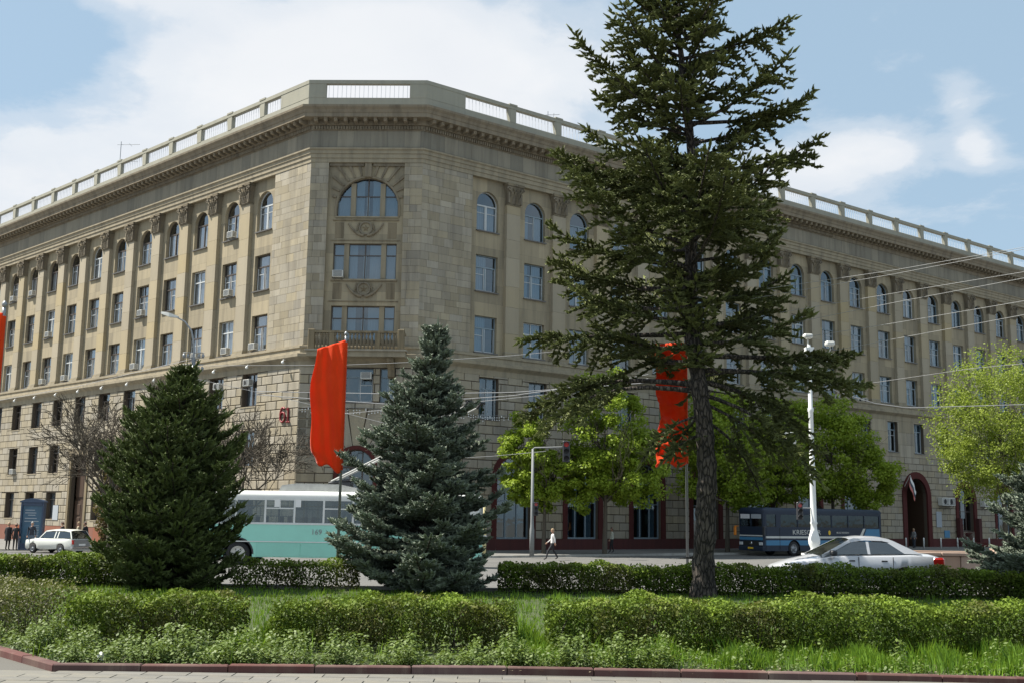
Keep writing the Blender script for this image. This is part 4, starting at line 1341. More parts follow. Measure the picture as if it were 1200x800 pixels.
# --- the big old spruce in front of the corner
def r_big(z, az):
    x = math.cos(az)
    pts = [(4.2, .6), (4.9, 1.9), (5.4, 3.1), (6.0, 3.9), (7.0, 4.05), (8.0, 3.55), (9.2, 3.1), (10.3, 3.0), (11.5, 2.75), (12.4, 2.3), (13.2, 1.8), (14.6, 1.5), (15.6, 1.0), (17.0, .3)]
    for (a, ra), (b, rb) in zip(pts, pts[1:]):
        if z <= b: r = ra + (rb - ra) * (z - a) / (b - a); break
    else: r = .2
    r = max(.2, r)
    # heavier towards the left low down, towards the right at mid height
    if z < 7.7 and math.sin(az) < -.1: r *= .2
    c = math.cos(az)
    if (c > .2 and (8.9 < z < 10.0 or 11.7 < z < 12.5)) or (c < -.2 and 10.0 < z < 10.6): r *= .45
    if z < 7.5: r *= (1.06 - .10 * x)
    elif z < 9.0: r *= (1.0 - .12 * x)
    return r * .95
# single lower boughs: (height, azimuth, length, (sag, lift, bare share of the bough))
ex = [(4.75, R(182), 3.7, (.10, -.36, .45)), (4.9, R(168), 4.2, (.12, -.30, .35)), (4.2, R(192), 1.5, (-.25, -.5, .1)), (3.75, R(184), .95, (-.3, -.35, 0)), (4.5, R(2), 2.0, (-.45, -.35, .25)), (4.7, R(-20), 2.7, (-.35, -.42, .3)),
      (5.0, R(18), 3.2, (-.15, -.35, .3)), (4.3, R(100), 1.6, (-.35, -.35, 0)), (4.1, R(20), 1.7, (-.5, -.5, .2)), (5.25, R(-4), 3.9, (-.02, -.05, .3)), (6.1, R(160), 4.1, (.02, -.02, .3)), (5.6, R(10), 4.0, (.0, .05, .25)),
      (11.3, R(2), 3.1, (.05, .25, .3)), (10.2, R(8), 3.2, (.0, .3, .35)), (12.9, R(-3), 2.7, (.25, .1, .3)), (9.6, R(182), 3.3, (.1, .2, .2)), (11.6, R(178), 2.8, (.35, .3, .2))]
spruce('spruce_tree', 'tall old dark green spruce rising past the top edge beside the crumpled red banner', (4.55, 25.85, .6), 16.5, r_big, 5.2, .48, 7.0,
       M['ndl_big'], 5, lean=(-.55, 0), trunk_r=.26, sag=-.16, lift=.28, secs=.2, shoot=.22, width=.078, gap=.14, extra=ex, lvar=(.42, 1.2), inner=.32, sdz=(-.55, .2), l2k=.62, hang=(-.75, -.05), upshoot=.9, tipup=(-.2, .9))

def prof(H, Rm, pts):
    def f(z, az):
        t = max(0, min(1, z / H))
        for (a, ra), (b, rb) in zip(pts, pts[1:]):
            if t <= b: break
        r = ra + (rb - ra) * (t - a) / (b - a)
        if z < 1.3 and math.cos(az) > .4: r *= .82
        return Rm * r * (1 + .08 * math.sin(3 * az + z * 2.1) + .07 * math.sin(z * 7.3 + az))
    return f
# --- dense young green spruce on the left, blue spruces in the middle and at the right edge
spruce('spruce_tree', 'bushy dark green young spruce left of the trolleybus before the left wing', (-7.83, 26.07, .6), 5.1, prof(5.1, 1.84, [(0, .92), (.3, 1.0), (.56, .80), (.72, .54), (.85, .30), (.93, .13), (1, .03)]), .1, .21, 9,
       M['ndl_grn'], 21, lean=(.12, 0), trunk_r=.09, sag=.0, lift=.30, secs=.15, shoot=.19, width=.062, upshoot=.95, tipup=(.1, .95), hang=(-.1, .35), lvar=(.7, 1.03))
BLUE = [(0, .95), (.16, 1.0), (.28, .88), (.41, .70), (.54, .54), (.66, .38), (.79, .24), (.90, .11), (1, .03)]
spruce('spruce_tree', 'blue grey spruce standing in front of the trolleybus and the building corner', (-2.1, 26.46, .6), 6.3, prof(6.3, 2.1, BLUE), .15, .29, 8,
       M['ndl_blue'], 33, lean=(.22, 0), trunk_r=.10, sag=-.04, lift=.22, secs=.16, shoot=.17, width=.08, upshoot=.9, tipup=(-.05, .8), lvar=(.66, 1.14))
spruce('spruce_tree', 'silvery blue spruce cut by the right edge of the photo', (13.35, 27.3, .6), 4.35, prof(4.35, 2.15, BLUE), .1, .30, 8,
       M['ndl_blue'], 44, trunk_r=.09, sag=-.04, lift=.22, secs=.16, shoot=.18, width=.08, upshoot=.9, tipup=(-.05, .8), lvar=(.66, 1.14))

# --- hedges
def hedge(label, path, w, h, z0, dens, size, seed, mat, top_tone=.95, raggy=.06, holes=0.0, group=None, thin=None):
    rng = np.random.default_rng(seed)
    T = thing('hedge', label, 'hedge', (path[0][0], path[0][1], z0), group=group)
    allp = []; alln = []; allt = []; st = MB()
    ox, oy = path[0]
    for (x0, y0), (x1, y1) in zip(path, path[1:]):
        D = math.hypot(x1 - x0, y1 - y0); dx, dy = (x1 - x0) / D, (y1 - y0) / D
        area = D * (w + 2 * h)
        n = int(dens * area)
        s = rng.uniform(0, D, n); a = rng.uniform(-w / 2 - h, w / 2 + h, n)
        top = np.abs(a) < w / 2
        off = np.where(top, a, np.sign(a) * w / 2)
        zz_ = np.where(top, h, h - (np.abs(a) - w / 2))
        depth = np.abs(rng.normal(0, raggy * 1.6, n)) - raggy * .5
        bump = .06 * np.sin(s * 2.3 + seed) + .03 * np.sin(s * .7 + seed) + .035 * np.sin(s * 5.7 + a * 3) + .03 * np.sin(s * 11.1)
        off2 = off * 1.0; z2 = zz_.copy()
        edge = np.minimum(s, D - s)
        bump = bump - .16 * np.exp(-(edge / .18) ** 2) - .03 * np.maximum(0, np.sin(s * 4.3 + seed * 2)) ** 3
        z2 = np.where(top, z2 - depth + bump, z2 + rng.normal(0, .02, n))
        off2 = np.where(top, off2, np.sign(a) * (w / 2 - depth + bump * .9))
        low = zz_ < h * .28
        keep = ~(low & (rng.random(n) < .55))
        # clumps and holes
        cl = np.sin(s * 3.1 + seed * 1.7) * np.sin(zz_ * 7 + s * 1.3) + .6 * np.sin(s * 7.9 + zz_ * 5 + seed) + .35 * np.sin(s * 17 + zz_ * 11)
        keep &= ~((cl < -.75 + holes) & (~top) & (rng.random(n) < .8))
        if thin is not None: keep &= rng.random(n) < thin(x0 + dx * s)
        X = x0 + dx * s - dy * off2 - ox; Y = y0 + dy * s + dx * off2 - oy
        nr = np.stack([np.where(top, 0, -dy * np.sign(a)), np.where(top, 0, dx * np.sign(a)), np.where(top, 1.0, .45)], 1)
        tn = np.where(top, .66, .04 + .40 * (zz_ / h) ** 1.8) + .16 * np.clip(cl, -1, 1) - 1.6 * np.maximum(0, depth) + rng.normal(0, .12, n)  # lighter top growth; lit top and shaded sides and hollows put into tone
        P = np.stack([X, Y, z2], 1)[keep]
        allp.append(P); alln.append(unit(nr[keep])); allt.append(np.clip(tn[keep], 0, 1))
        # inner leaves close the hedge; their dark tone paints its inner shade
        m = int(dens * area * .6)
        s = rng.uniform(0, D, m); o = rng.uniform(-w / 2 + .05, w / 2 - .05, m); z = rng.uniform(.1, h - .08, m)
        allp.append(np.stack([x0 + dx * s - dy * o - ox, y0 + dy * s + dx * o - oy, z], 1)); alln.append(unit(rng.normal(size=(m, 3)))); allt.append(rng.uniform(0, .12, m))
        for k in range(int(D * 7)):
            a_, b_ = rng.uniform(.15, max(.2, D - .15)), rng.uniform(-w / 2 + .04, w / 2 - .04)
            px, py = x0 + dx * a_ - dy * b_ - ox, y0 + dy * a_ + dx * b_ - oy
            pts = [(px, py, 0), (px + rng.uniform(-.08, .08), py + rng.uniform(-.08, .08), h * .5), (px + rng.uniform(-.18, .18), py + rng.uniform(-.15, .15), h * rng.uniform(.8, 1.04))]
            st.tube(pts, [.011, .008, .003], 3, cap=False)
    P = np.concatenate(allp); N = np.concatenate(alln); t = np.concatenate(allt)
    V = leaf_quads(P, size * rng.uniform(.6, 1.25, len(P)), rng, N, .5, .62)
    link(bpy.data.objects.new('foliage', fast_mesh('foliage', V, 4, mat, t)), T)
    st.build('branches', M['twig'], T, kind='stuff')
    return T
HG = 'clipped privet hedges'
hedge("front clipped hedge stretch left of the grassy gap by the paper scrap", [(-5.75, 15.1), (-3.5, 15.15)], .95, .73, .6, 1700, .050, 3, M['hedge'], holes=.1)
hedge("front clipped hedge stretch between the two grassy gaps", [(-3.12, 15.15), (.12, 15.2)], .95, .70, .6, 1700, .050, 4, M['hedge'], holes=.15)
hedge("longest front clipped hedge stretch below the tall spruce trunk and to its right", [(.5, 15.2), (8.2, 15.3)], .95, .71, .6, 1700, .050, 5, M['hedge'], holes=.2)
M['hedge_brown'] = leafmat('brownish budding hedge', (.022, .022, .008), (.14, .14, .035), trans=.14)
hedge('brownish thin topped hedge bending away at the left edge', [(-6.1, 15.3), (-8.6, 18.0), (-13.0, 23.0)], 1.15, .72, .6, 900, .042, 6, M['hedge_brown'], holes=.3)
hedge('far hedge at the road edge left of the young green spruce', [(-18.5, 26.7), (-9.0, 26.6)], .8, .74, .60, 1300, .07, 7, M['hedge'])
hedge('low scrappy hedge by the trolleybus wheel between the two young spruces', [(-6.5, 26.6), (-3.5, 26.6)], .6, .68, .62, 800, .065, 8, M['hedge'], holes=.45)
hedge("long far hedge at the road edge in front of the silver car", [(-.25, 26.65), (12.2, 26.5), (17, 26.4)], .75 , .72, .60, 1300, .065, 9, M['hedge'], holes=.1)

# --- grass, weeds and litter
rng = np.random.default_rng(90)
def grass(name, n, region, hmin, hmax, dens_fn=None, wd=.009):
    x = rng.uniform(region[0], region[1], n); y = rng.uniform(region[2], region[3], n)
    k = inpoly(x, y)
    if dens_fn is not None: k &= rng.random(n) < dens_fn(x, y)
    x, y = x[k], y[k]; m = len(x)
    h = rng.uniform(hmin, hmax, m) * (.45 + .8 * np.abs(np.sin(x * 2.9 + 1.3 * np.sin(y * 2.1))) * (.6 + .4 * np.sin(x * 7.3)))
    a = rng.uniform(0, 6.28, m); ln = rng.uniform(.05, .45, m) * h
    w = np.stack([np.cos(a), np.sin(a), 0 * a], 1) * wd
    d = np.stack([-np.sin(a) * ln, np.cos(a) * ln, h], 1)
    B = np.stack([x, y, np.full(m, .64)], 1)
    V = np.stack([B - w, B + w, B + d * [.45, .45, .62] + w * .7, B + d], 1).reshape(-1, 3)
    t = np.clip(rng.normal(.45, .24, m) + .3 * np.sin(x * 2.8 + np.sin(y * 3)) * np.sin(y * 2.3 + x), 0, 1)
    o = bpy.data.objects.new(name, fast_mesh(name, V, 4, M['grassmat'], t)); link(o)
    return o
cl = lambda x, y: np.clip(.5 + .7 * np.sin(x * 1.7 + 1) * np.sin(y * 2.1 + x * .6), .04, 1)
tag(grass('grass', 90000, (-28, 24, 15.75, 26.4), .05, .15), 'bright green lawn grass growing between the two hedge rows', 'grass', kind='stuff')
def right_tufts(x, y):
    d = np.exp(-((x - 2.9) / .6) ** 2) + 1.1 * np.exp(-((x - 4.3) / .55) ** 2) + 1.2 * np.exp(-((x - 6.1) / .8) ** 2) + .65 * np.exp(-((x - 1.6) / .35) ** 2) + 1.0 * np.exp(-((x + 3.3) / .26) ** 2) + 1.0 * np.exp(-((x - .32) / .3) ** 2) + .02
    near = np.interp(x, [-5, 0, 2, 4, 6, 9], [13.2, 13.4, 13.45, 13.4, 13.2, 12.95])
    return np.clip(d, 0, 1) * np.where(y < near + .18, .06, 1) * (.35 + .65 * (np.sin(x * 5.1) * np.sin(y * 4 + x) > -.35))
tag(grass('grass', 70000, (-6, 9, 13.1, 16.3), .11, .30, right_tufts, .008), 'taller grass tufts growing in the bed before the front hedge', 'grass', kind='stuff')
# broad-leaved weeds
P = []; S = []; Tn = []; NN = []
nplants = 2600
for i in range(nplants):
    x = rng.uniform(-7.2, 8.3); y = 13.2 + abs(rng.normal(0, .45)) if rng.random() < .88 else rng.uniform(13.2, 14.7)
    if x < -5.1:
        y = 13.1 + (-5.1 - x) * 1.1 + rng.uniform(.1, 1.3)
    if x > 2.0 and rng.random() < .85: continue
    if y > 14.75 and x > -5.1: continue
    hh = rng.uniform(.05, .28) * (1.15 if y > 13.5 else .75) * (.45 + .85 * abs(math.sin(x * 2.1 + 1.2 + math.sin(x * 5.3))))
    lv = max(3, int(hh / .028))
    for k in range(lv):
        z = .65 + hh * (k + 1) / lv
        a = k * 1.57 + rng.uniform(-.3, .3); r = .045 * (1.15 - .6 * k / lv)
        for sg in (0, 1, 2):
            aa = a + sg * 2.1
            P.append((x + r * math.cos(aa) + .02 * rng.normal(), y + r * math.sin(aa) + .02 * rng.normal(), z + rng.normal() * .008))
            NN.append((math.cos(aa) * .45, math.sin(aa) * .45, .8)); S.append(rng.uniform(.03, .065)); Tn.append(.35 + .5 * k / lv + rng.uniform(-.15, .15))
P = np.array(P); ok = inpoly(P[:, 0], P[:, 1]); P = P[ok]
V = leaf_quads(P, np.array(S)[ok], rng, unit(np.array(NN))[ok], .75, .6)
o = bpy.data.objects.new('weeds', fast_mesh('weeds', V, 4, M['weed'], np.clip(np.array(Tn)[ok], 0, 1))); link(o)
tag(o, 'leafy pale green weeds crowding the kerb of the front bed', 'weeds', kind='stuff')
# dead leaves and crumbs on the bare soil
n = 2500
x = rng.uniform(-5, 8.2, n); y = 13.2 + np.abs(rng.normal(0, .35, n))
P = np.stack([x, y, np.full(n, .652)], 1)
V = leaf_quads(P, rng.uniform(.015, .045, n), rng, np.tile([0, 0, 1.0], (n, 1)), .8, .7)
M['dead'] = leafmat('dead leaves', (.10, .07, .04), (.42, .36, .24), trans=0)
o = bpy.data.objects.new('leaf_litter', fast_mesh('leaf_litter', V, 4, M['dead'], rng.random(n))); link(o)
tag(o, 'dry leaf litter and crumbs on the bare soil by the kerb', 'leaf litter', kind='stuff')
# crumpled white scrap
q = MB()
pts = [(-.035, 0, 0), (.03, -.01, 0), (.045, .02, .05), (.03, .0, .11), (-.01, .03, .12), (-.045, .01, .09), (-.02, -.02, .05), (.01, .035, .03)]
q.mesh(pts, [(0, 1, 6), (1, 2, 6), (2, 3, 6), (3, 5, 6), (5, 0, 6), (3, 4, 5), (2, 4, 3), (2, 7, 4), (7, 5, 4), (7, 0, 5), (1, 7, 2), (0, 7, 1)], .8)
o = q.build('paper_scrap', M['white']); o.location = (-4.72, 13.3, .66); tag(o, 'crumpled white paper scrap lying in the weeds behind the kerb', 'litter')

# --- broad-leaved and bare trees
def limb(mb, p, d, L, r, depth, rr, tips, kids=3, spread=.6, up=.2, wig=.12, seg=4, minr=.009):
    pts = [Vector(p)]; dd = Vector(d).normalized()
    for i in range(seg):
        dd = (dd + Vector((rr.uniform(-wig, wig), rr.uniform(-wig, wig), rr.uniform(-wig, wig) + up * .15))).normalized()
        pts.append(pts[-1] + dd * L / seg)
    rads = [max(minr, r * (1 - .45 * i / seg)) for i in range(seg + 1)]
    mb.tube(pts, rads, 6 if r > .04 else (4 if r > .015 else 3), cap=False)
    tips.append((pts[-1], dd, depth))
    if depth <= 0: return
    for k in range(kids):
        t = rr.uniform(.35, 1.0) if k else 1.0
        i = min(seg, int(t * seg)); a = rr.uniform(0, 6.28)
        s = dd.orthogonal().normalized(); s2 = dd.cross(s)
        nd = dd + (s * math.cos(a) + s2 * math.sin(a)) * rr.uniform(.6, 1.2) * spread + Vector((0, 0, up * .4))
        limb(mb, pts[i], nd, L * rr.uniform(.6, .82), rads[i] * rr.uniform(.5, .72), depth - 1, rr, tips, kids, spread, up, wig, seg, minr)

def leafy_tree(name, label, loc, H, crown, seed, mat, nleaf, size, trunk_r=.12, fork=1.6, group=None, depth=4, clumps=60):
    """crown: list of ellipsoids (cx,cy,cz,rx,ry,rz) relative to the base"""
    rr = random.Random(seed); rg = np.random.default_rng(seed)
    T = thing(name, label, 'tree', loc, group=group)
    tk = MB(); br = MB(); tips = []
    tk.tube([(0, 0, -.1), (.02, 0, fork * .5), (.05, .03, fork), (.04, 0, fork + (H - fork) * .4), (0, 0, H * .8)], [trunk_r * 1.2, trunk_r, trunk_r * .85, trunk_r * .5, .02], 9)
    tk.build('trunk', M['bark2'], T)
    for k in range(9):
        a = 6.28 * k / 9 + rr.uniform(-.3, .3); z = fork + (H - fork) * rr.uniform(0, .55)
        limb(br, (.04, 0, z), (math.cos(a), math.sin(a), .75), (H - z) * .32, trunk_r * .42, 3, rr, tips, 3, .65, .25)
    br.build('branches', M['bark2'], T, kind='stuff')
    P = []; N = []; tn = []
    vol = np.array([e[3] * e[4] * e[5] for e in crown]); pr = vol / vol.sum()
    centers = []
    for c in range(clumps):
        e = crown[rg.choice(len(crown), p=pr)]
        v = rg.normal(size=3); v /= np.linalg.norm(v); rad = rg.uniform(.55, 1.0)
        centers.append((np.array(e[:3]) + v * np.array(e[3:]) * rad, rg.uniform(.28, .55) * min(e[3], e[5]) * .62, v))
    per = nleaf // clumps
    for cpt, r, v in centers:
        w = rg.normal(size=(per, 3)); w = unit(w) * (rg.random((per, 1)) ** .45) * r * [1.1, 1.1, .75]
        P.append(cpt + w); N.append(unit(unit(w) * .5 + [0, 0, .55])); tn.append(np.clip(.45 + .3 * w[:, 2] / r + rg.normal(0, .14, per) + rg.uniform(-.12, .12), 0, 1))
    P = np.concatenate(P); N = np.concatenate(N); tn = np.concatenate(tn)
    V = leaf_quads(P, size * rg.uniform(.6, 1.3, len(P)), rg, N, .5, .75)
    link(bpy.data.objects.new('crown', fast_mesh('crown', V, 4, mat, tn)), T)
    return T
SG = 'young lime trees along the pavement'
leafy_tree('lime_tree', 'small fresh green lime tree beside the traffic light pole behind the walking man', (2.2, 71.6, .13), 9.0,
           [(-1.0, 0, 6.2, 1.8, 1.8, 2.8), (-.2, 0, 4.4, 2.0, 1.7, 1.8), (-1.6, .2, 4.4, 1.4, 1.3, 1.8)], 61, M['lime'], 24000, .18, .13, 2.3, group=SG, clumps=120)
leafy_tree('lime_tree', 'large bright green lime tree between the traffic light and the crumpled red banner', (6.1, 71.9, .13), 11.0,
           [(.1, 0, 7.9, 2.5, 2.3, 4.0), (1.6, 0, 5.4, 2.5, 2.1, 2.6), (-1.3, 0, 5.0, 2.1, 1.9, 2.3)], 62, M['lime'], 44000, .185, .15, 2.4, group=SG, clumps=190)
leafy_tree('lime_tree', 'green lime tree right behind the big spruce trunk left of the coach front', (15.6, 80.5, .13), 12.5,
           [(-.6, 0, 7.4, 3.4, 2.8, 4.2), (1.2, .3, 5.6, 2.9, 2.3, 2.8)], 63, M['lime'], 34000, .21, .16, 2.6, group=SG, clumps=160)
leafy_tree('lime_tree', 'green lime tree behind the coach just left of the white lamp post', (19.8, 84.2, .13), 11.5,
           [(0, 0, 7.2, 3.0, 2.6, 3.8), (.9, 0, 5.4, 3.0, 2.3, 2.4)], 64, M['lime'], 28000, .21, .16, 2.4, group=SG, clumps=130)
leafy_tree('lime_tree', 'broad green lime tree behind the rear half of the coach', (25.4, 88.2, .13), 12.4,
           [(-.6, 0, 7.8, 3.8, 3.0, 4.4), (2.4, 0, 5.4, 3.1, 2.6, 2.7)], 65, M['lime'], 40000, .21, .17, 2.3, group=SG, clumps=180)

leafy_tree('willow_tree', 'airy yellow green willow in front of the right wing near the photo edge', (36.6, 83.0, .13), 15.0,
           [(0, 0, 9.6, 4.6, 4.0, 5.6), (-1.6, 0, 7.6, 3.3, 3.0, 3.6), (2.5, 0, 8.0, 3.5, 3, 4.5)], 71, M['willow'], 42000, .16, .2, 3.0, clumps=320)

def bare_tree(label, loc, H, seed, r=.16, n=7, depth=5):
    rr = random.Random(seed); T = thing('bare_tree', label, 'tree', loc); br = MB(); tips = []; tk = MB()
    tk.tube([(0, 0, -.3), (.1, 0, H * .12), (0, .05, H * .25), (.1, 0, H * .45)], [r * 1.2, r, r * .85, r * .5], 9); tk.build('trunk', M['bark2'], T)
    for k in range(n):
        a = 6.28 * k / n + rr.uniform(-.3, .3)
        limb(br, (.05, .02, H * rr.uniform(.2, .42)), (math.cos(a), math.sin(a), 1.15), H * .27, r * .5, depth, rr, tips, 3, .66, .12, .2, 4, .02)
    br.build('branches', M['bark2'], T, kind='stuff')
bare_tree('leafless spreading tree in front of the left wing behind the white car', (-25.4, 71.5, -.2), 10.5, 81, .2, 9)
bare_tree('smaller leafless tree beside the lamp post behind the young green spruce', (-16.2, 67.5, .0), 9.0, 82, .15, 7)
# brownish shrub by the portal
rg = np.random.default_rng(15); n = 9000
T = thing('shrub', 'tall brownish green shrub beside the dark portal of the left wing', 'shrub', (-27.6, 78.0, -.25))
z = rg.random(n) * 6.6; a = rg.uniform(0, 6.28, n); r = (1.15 * np.sin(np.clip(z / 6.8, 0, 1) * 2.9 + .25) ** .6) * (rg.random(n) ** .4) * (1 + .15 * np.sin(z * 5 + a * 2))
P = np.stack([r * np.cos(a), r * np.sin(a), z + .1], 1)
link(bpy.data.objects.new('foliage', fast_mesh('foliage', leaf_quads(P, .2 * rg.uniform(.6, 1.3, n), rg, None, .5, .5), 4, M['thuja'], rg.random(n))), T)
q = MB()
for k in range(7): q.tube([(.1 * k - .3, .05 * k - .2, -.2), (.12 * k - .4, .0, 2.5), (.16 * k - .5, .1, 5.6)], [.05, .04, .01], 5, cap=False)
q.build('stem', M['bark2'], T, kind='stuff')

# ================================================================== VEHICLES
def paint(name, col, rough=.28, coat=.6, metal=0.0, dirt=.25):
    m, t, bs = new_mat(name)
    g = t.add('ShaderNodeTexCoord').outputs['Object']
    n = t.ramp(t.noise(g, 1.8, 6, .65), [(.4, 0.), (.8, 1.)])
    c = t.mix(t.math('MULTIPLY', n, dirt), col, tuple(x * .6 + .03 for x in col))
    t.l.new(c, bs.inputs['Base Color']); bs.inputs['Roughness'].default_value = rough
    bs.inputs['Coat Weight'].default_value = coat; bs.inputs['Coat Roughness'].default_value = .1
    bs.inputs['Metallic'].default_value = metal
    return m
M['turq'] = paint('turquoise trolleybus paint', (.33, .72, .60), .45, .2)
M['turq2'] = paint('darker turquoise skirt', (.28, .64, .53), .5, .15)
M['buswhite'] = paint('white trolleybus paint', (.70, .71, .68), .5, .1)
M['navy'] = paint('dark blue coach paint', (.008, .019, .042), .55, .0)
M['sky_blue'] = paint('light blue coach stripe', (.05, .20, .36), .5, .0)
M['silver'] = paint('silver car paint', (.56, .57, .59), .32, .7, .25, .12)
M['ladawhite'] = paint('off white car paint', (.62, .63, .58), .4, .3)
M['carred'] = paint('red car paint', (.42, .03, .02), .35, .5)
M['carglass'] = glassmat('vehicle glass', tint=(.06, .075, .08), refl=(.8, .88, .92), base=.14)
M['coachglass'] = glassmat('coach glass', tint=(.05, .07, .07), refl=(.45, .52, .54), base=.10)
M['busglass'] = glassmat('bus glass', tint=(.34, .38, .38), refl=(.7, .8, .85), base=.10)
M['chrome'] = plain('chrome', (.6, .6, .62), .2, metal=1.0, var=.03)
M['taillight'] = plain('red lamp glass', (.45, .015, .01), .2, var=.1, coat=.8)
M['headlight'] = plain('clear lamp glass', (.6, .62, .62), .15, var=.1, coat=1.0)
M['orange'] = plain('orange lamp glass', (.7, .22, .02), .3)
M['yellow'] = plain('yellow plate', (.75, .48, .03), .5)
M['seat'] = plain('seat covering', (.10, .06, .05), .8)
M['paper'] = plain('white paper notice', (.8, .8, .78), .8, var=.03)

def text(name, body, size, mat, parent, loc, rot, extrude=.004, align='CENTER', bold=False, sx=1.0):
    cu = bpy.data.curves.new(name, 'FONT'); cu.body = body; cu.size = size; cu.extrude = extrude
    cu.align_x = align; cu.align_y = 'CENTER'; cu.resolution_u = 3
    if bold: cu.offset = size * .018
    tmp = bpy.data.objects.new(name, cu); COL.objects.link(tmp)
    dg = bpy.context.evaluated_depsgraph_get()
    me = bpy.data.meshes.new_from_object(tmp.evaluated_get(dg))
    COL.objects.unlink(tmp); bpy.data.objects.remove(tmp)
    me.materials.clear(); me.materials.append(mat)
    o = bpy.data.objects.new(name, me); link(o, parent)
    o.location = loc; o.rotation_euler = rot; o.scale = (sx, 1, 1)
    return o

def wheel(parent, x, y, z, r, w, side, name='wheel', rimmat='grey', steer=0):
    """side = +1: outer face towards +y"""
    q = MB(); seg = 22
    prof = [(r * .62, -w / 2), (r * .93, -w / 2), (r, -w * .32), (r, w * .32), (r * .93, w / 2), (r * .62, w / 2)]
    v = []; f = []
    for pr_, yy in prof:
        for k in range(seg):
            a = 2 * math.pi * k / seg; v.append((pr_ * math.cos(a), yy * side, pr_ * math.sin(a)))
    for i in range(5):
        for k in range(seg):
            j = (k + 1) % seg; f.append((i * seg + k, i * seg + j, (i + 1) * seg + j, (i + 1) * seg + k))
    q.mesh(v, f, .5, 0, True)
    o = q.build(name, M['black'], parent); o.location = (x, y, z); o.rotation_euler = (0, 0, steer)
    h = MB(); v = []; f = []
    prof = [(r * .64, w * .44), (r * .60, w * .50), (r * .54, w * .30), (r * .26, w * .26), (r * .2, w * .45), (.001, w * .47)]
    for pr_, yy in prof:
        for k in range(seg):
            a = 2 * math.pi * k / seg; v.append((pr_ * math.cos(a), yy * side, pr_ * math.sin(a)))
    for i in range(5):
        for k in range(seg):
            j = (k + 1) % seg; f.append((i * seg + k, i * seg + j, (i + 1) * seg + j, (i + 1) * seg + k))
    h.mesh(v, f, .5, 0, True)
    for k in range(6):
        a = 1.047 * k
        h.box((r * .40 * math.cos(a) - .02, w * .27 if side > 0 else -w * .34, r * .4 * math.sin(a) - .02), (r * .40 * math.cos(a) + .02, w * .34 if side > 0 else -w * .27, r * .4 * math.sin(a) + .02), .2, 1)
    h.build('rim', [M[rimmat], M['darkgrey']], o)
    return o

def arch_panel(mb, x0, x1, z0, z1, y, arches, th=.0, mat=0, tone=.5):
    """vertical side panel with wheel arches cut out; arches = [(xc, zc, r)]"""
    xs = sorted({x0, x1, *[min(max(a[0] + a[2] * math.cos(math.pi * k / 12), x0), x1) for a in arches for k in range(13)]})
    for a, b in zip(xs, xs[1:]):
        if b - a < 1e-5: continue
        m = (a + b) / 2
        def low(x):
            z = z0
            for xc, zc, r in arches:
                if abs(x - xc) < r: z = max(z, zc + math.sqrt(max(0, r * r - (x - xc) ** 2)))
            return z
        la, lb = (low(a + 1e-4), low(b - 1e-4))
        if min(la, lb) < z1: mb.face([(a, y, min(la, z1)), (b, y, min(lb, z1)), (b, y, z1), (a, y, z1)], tone, None, mat)

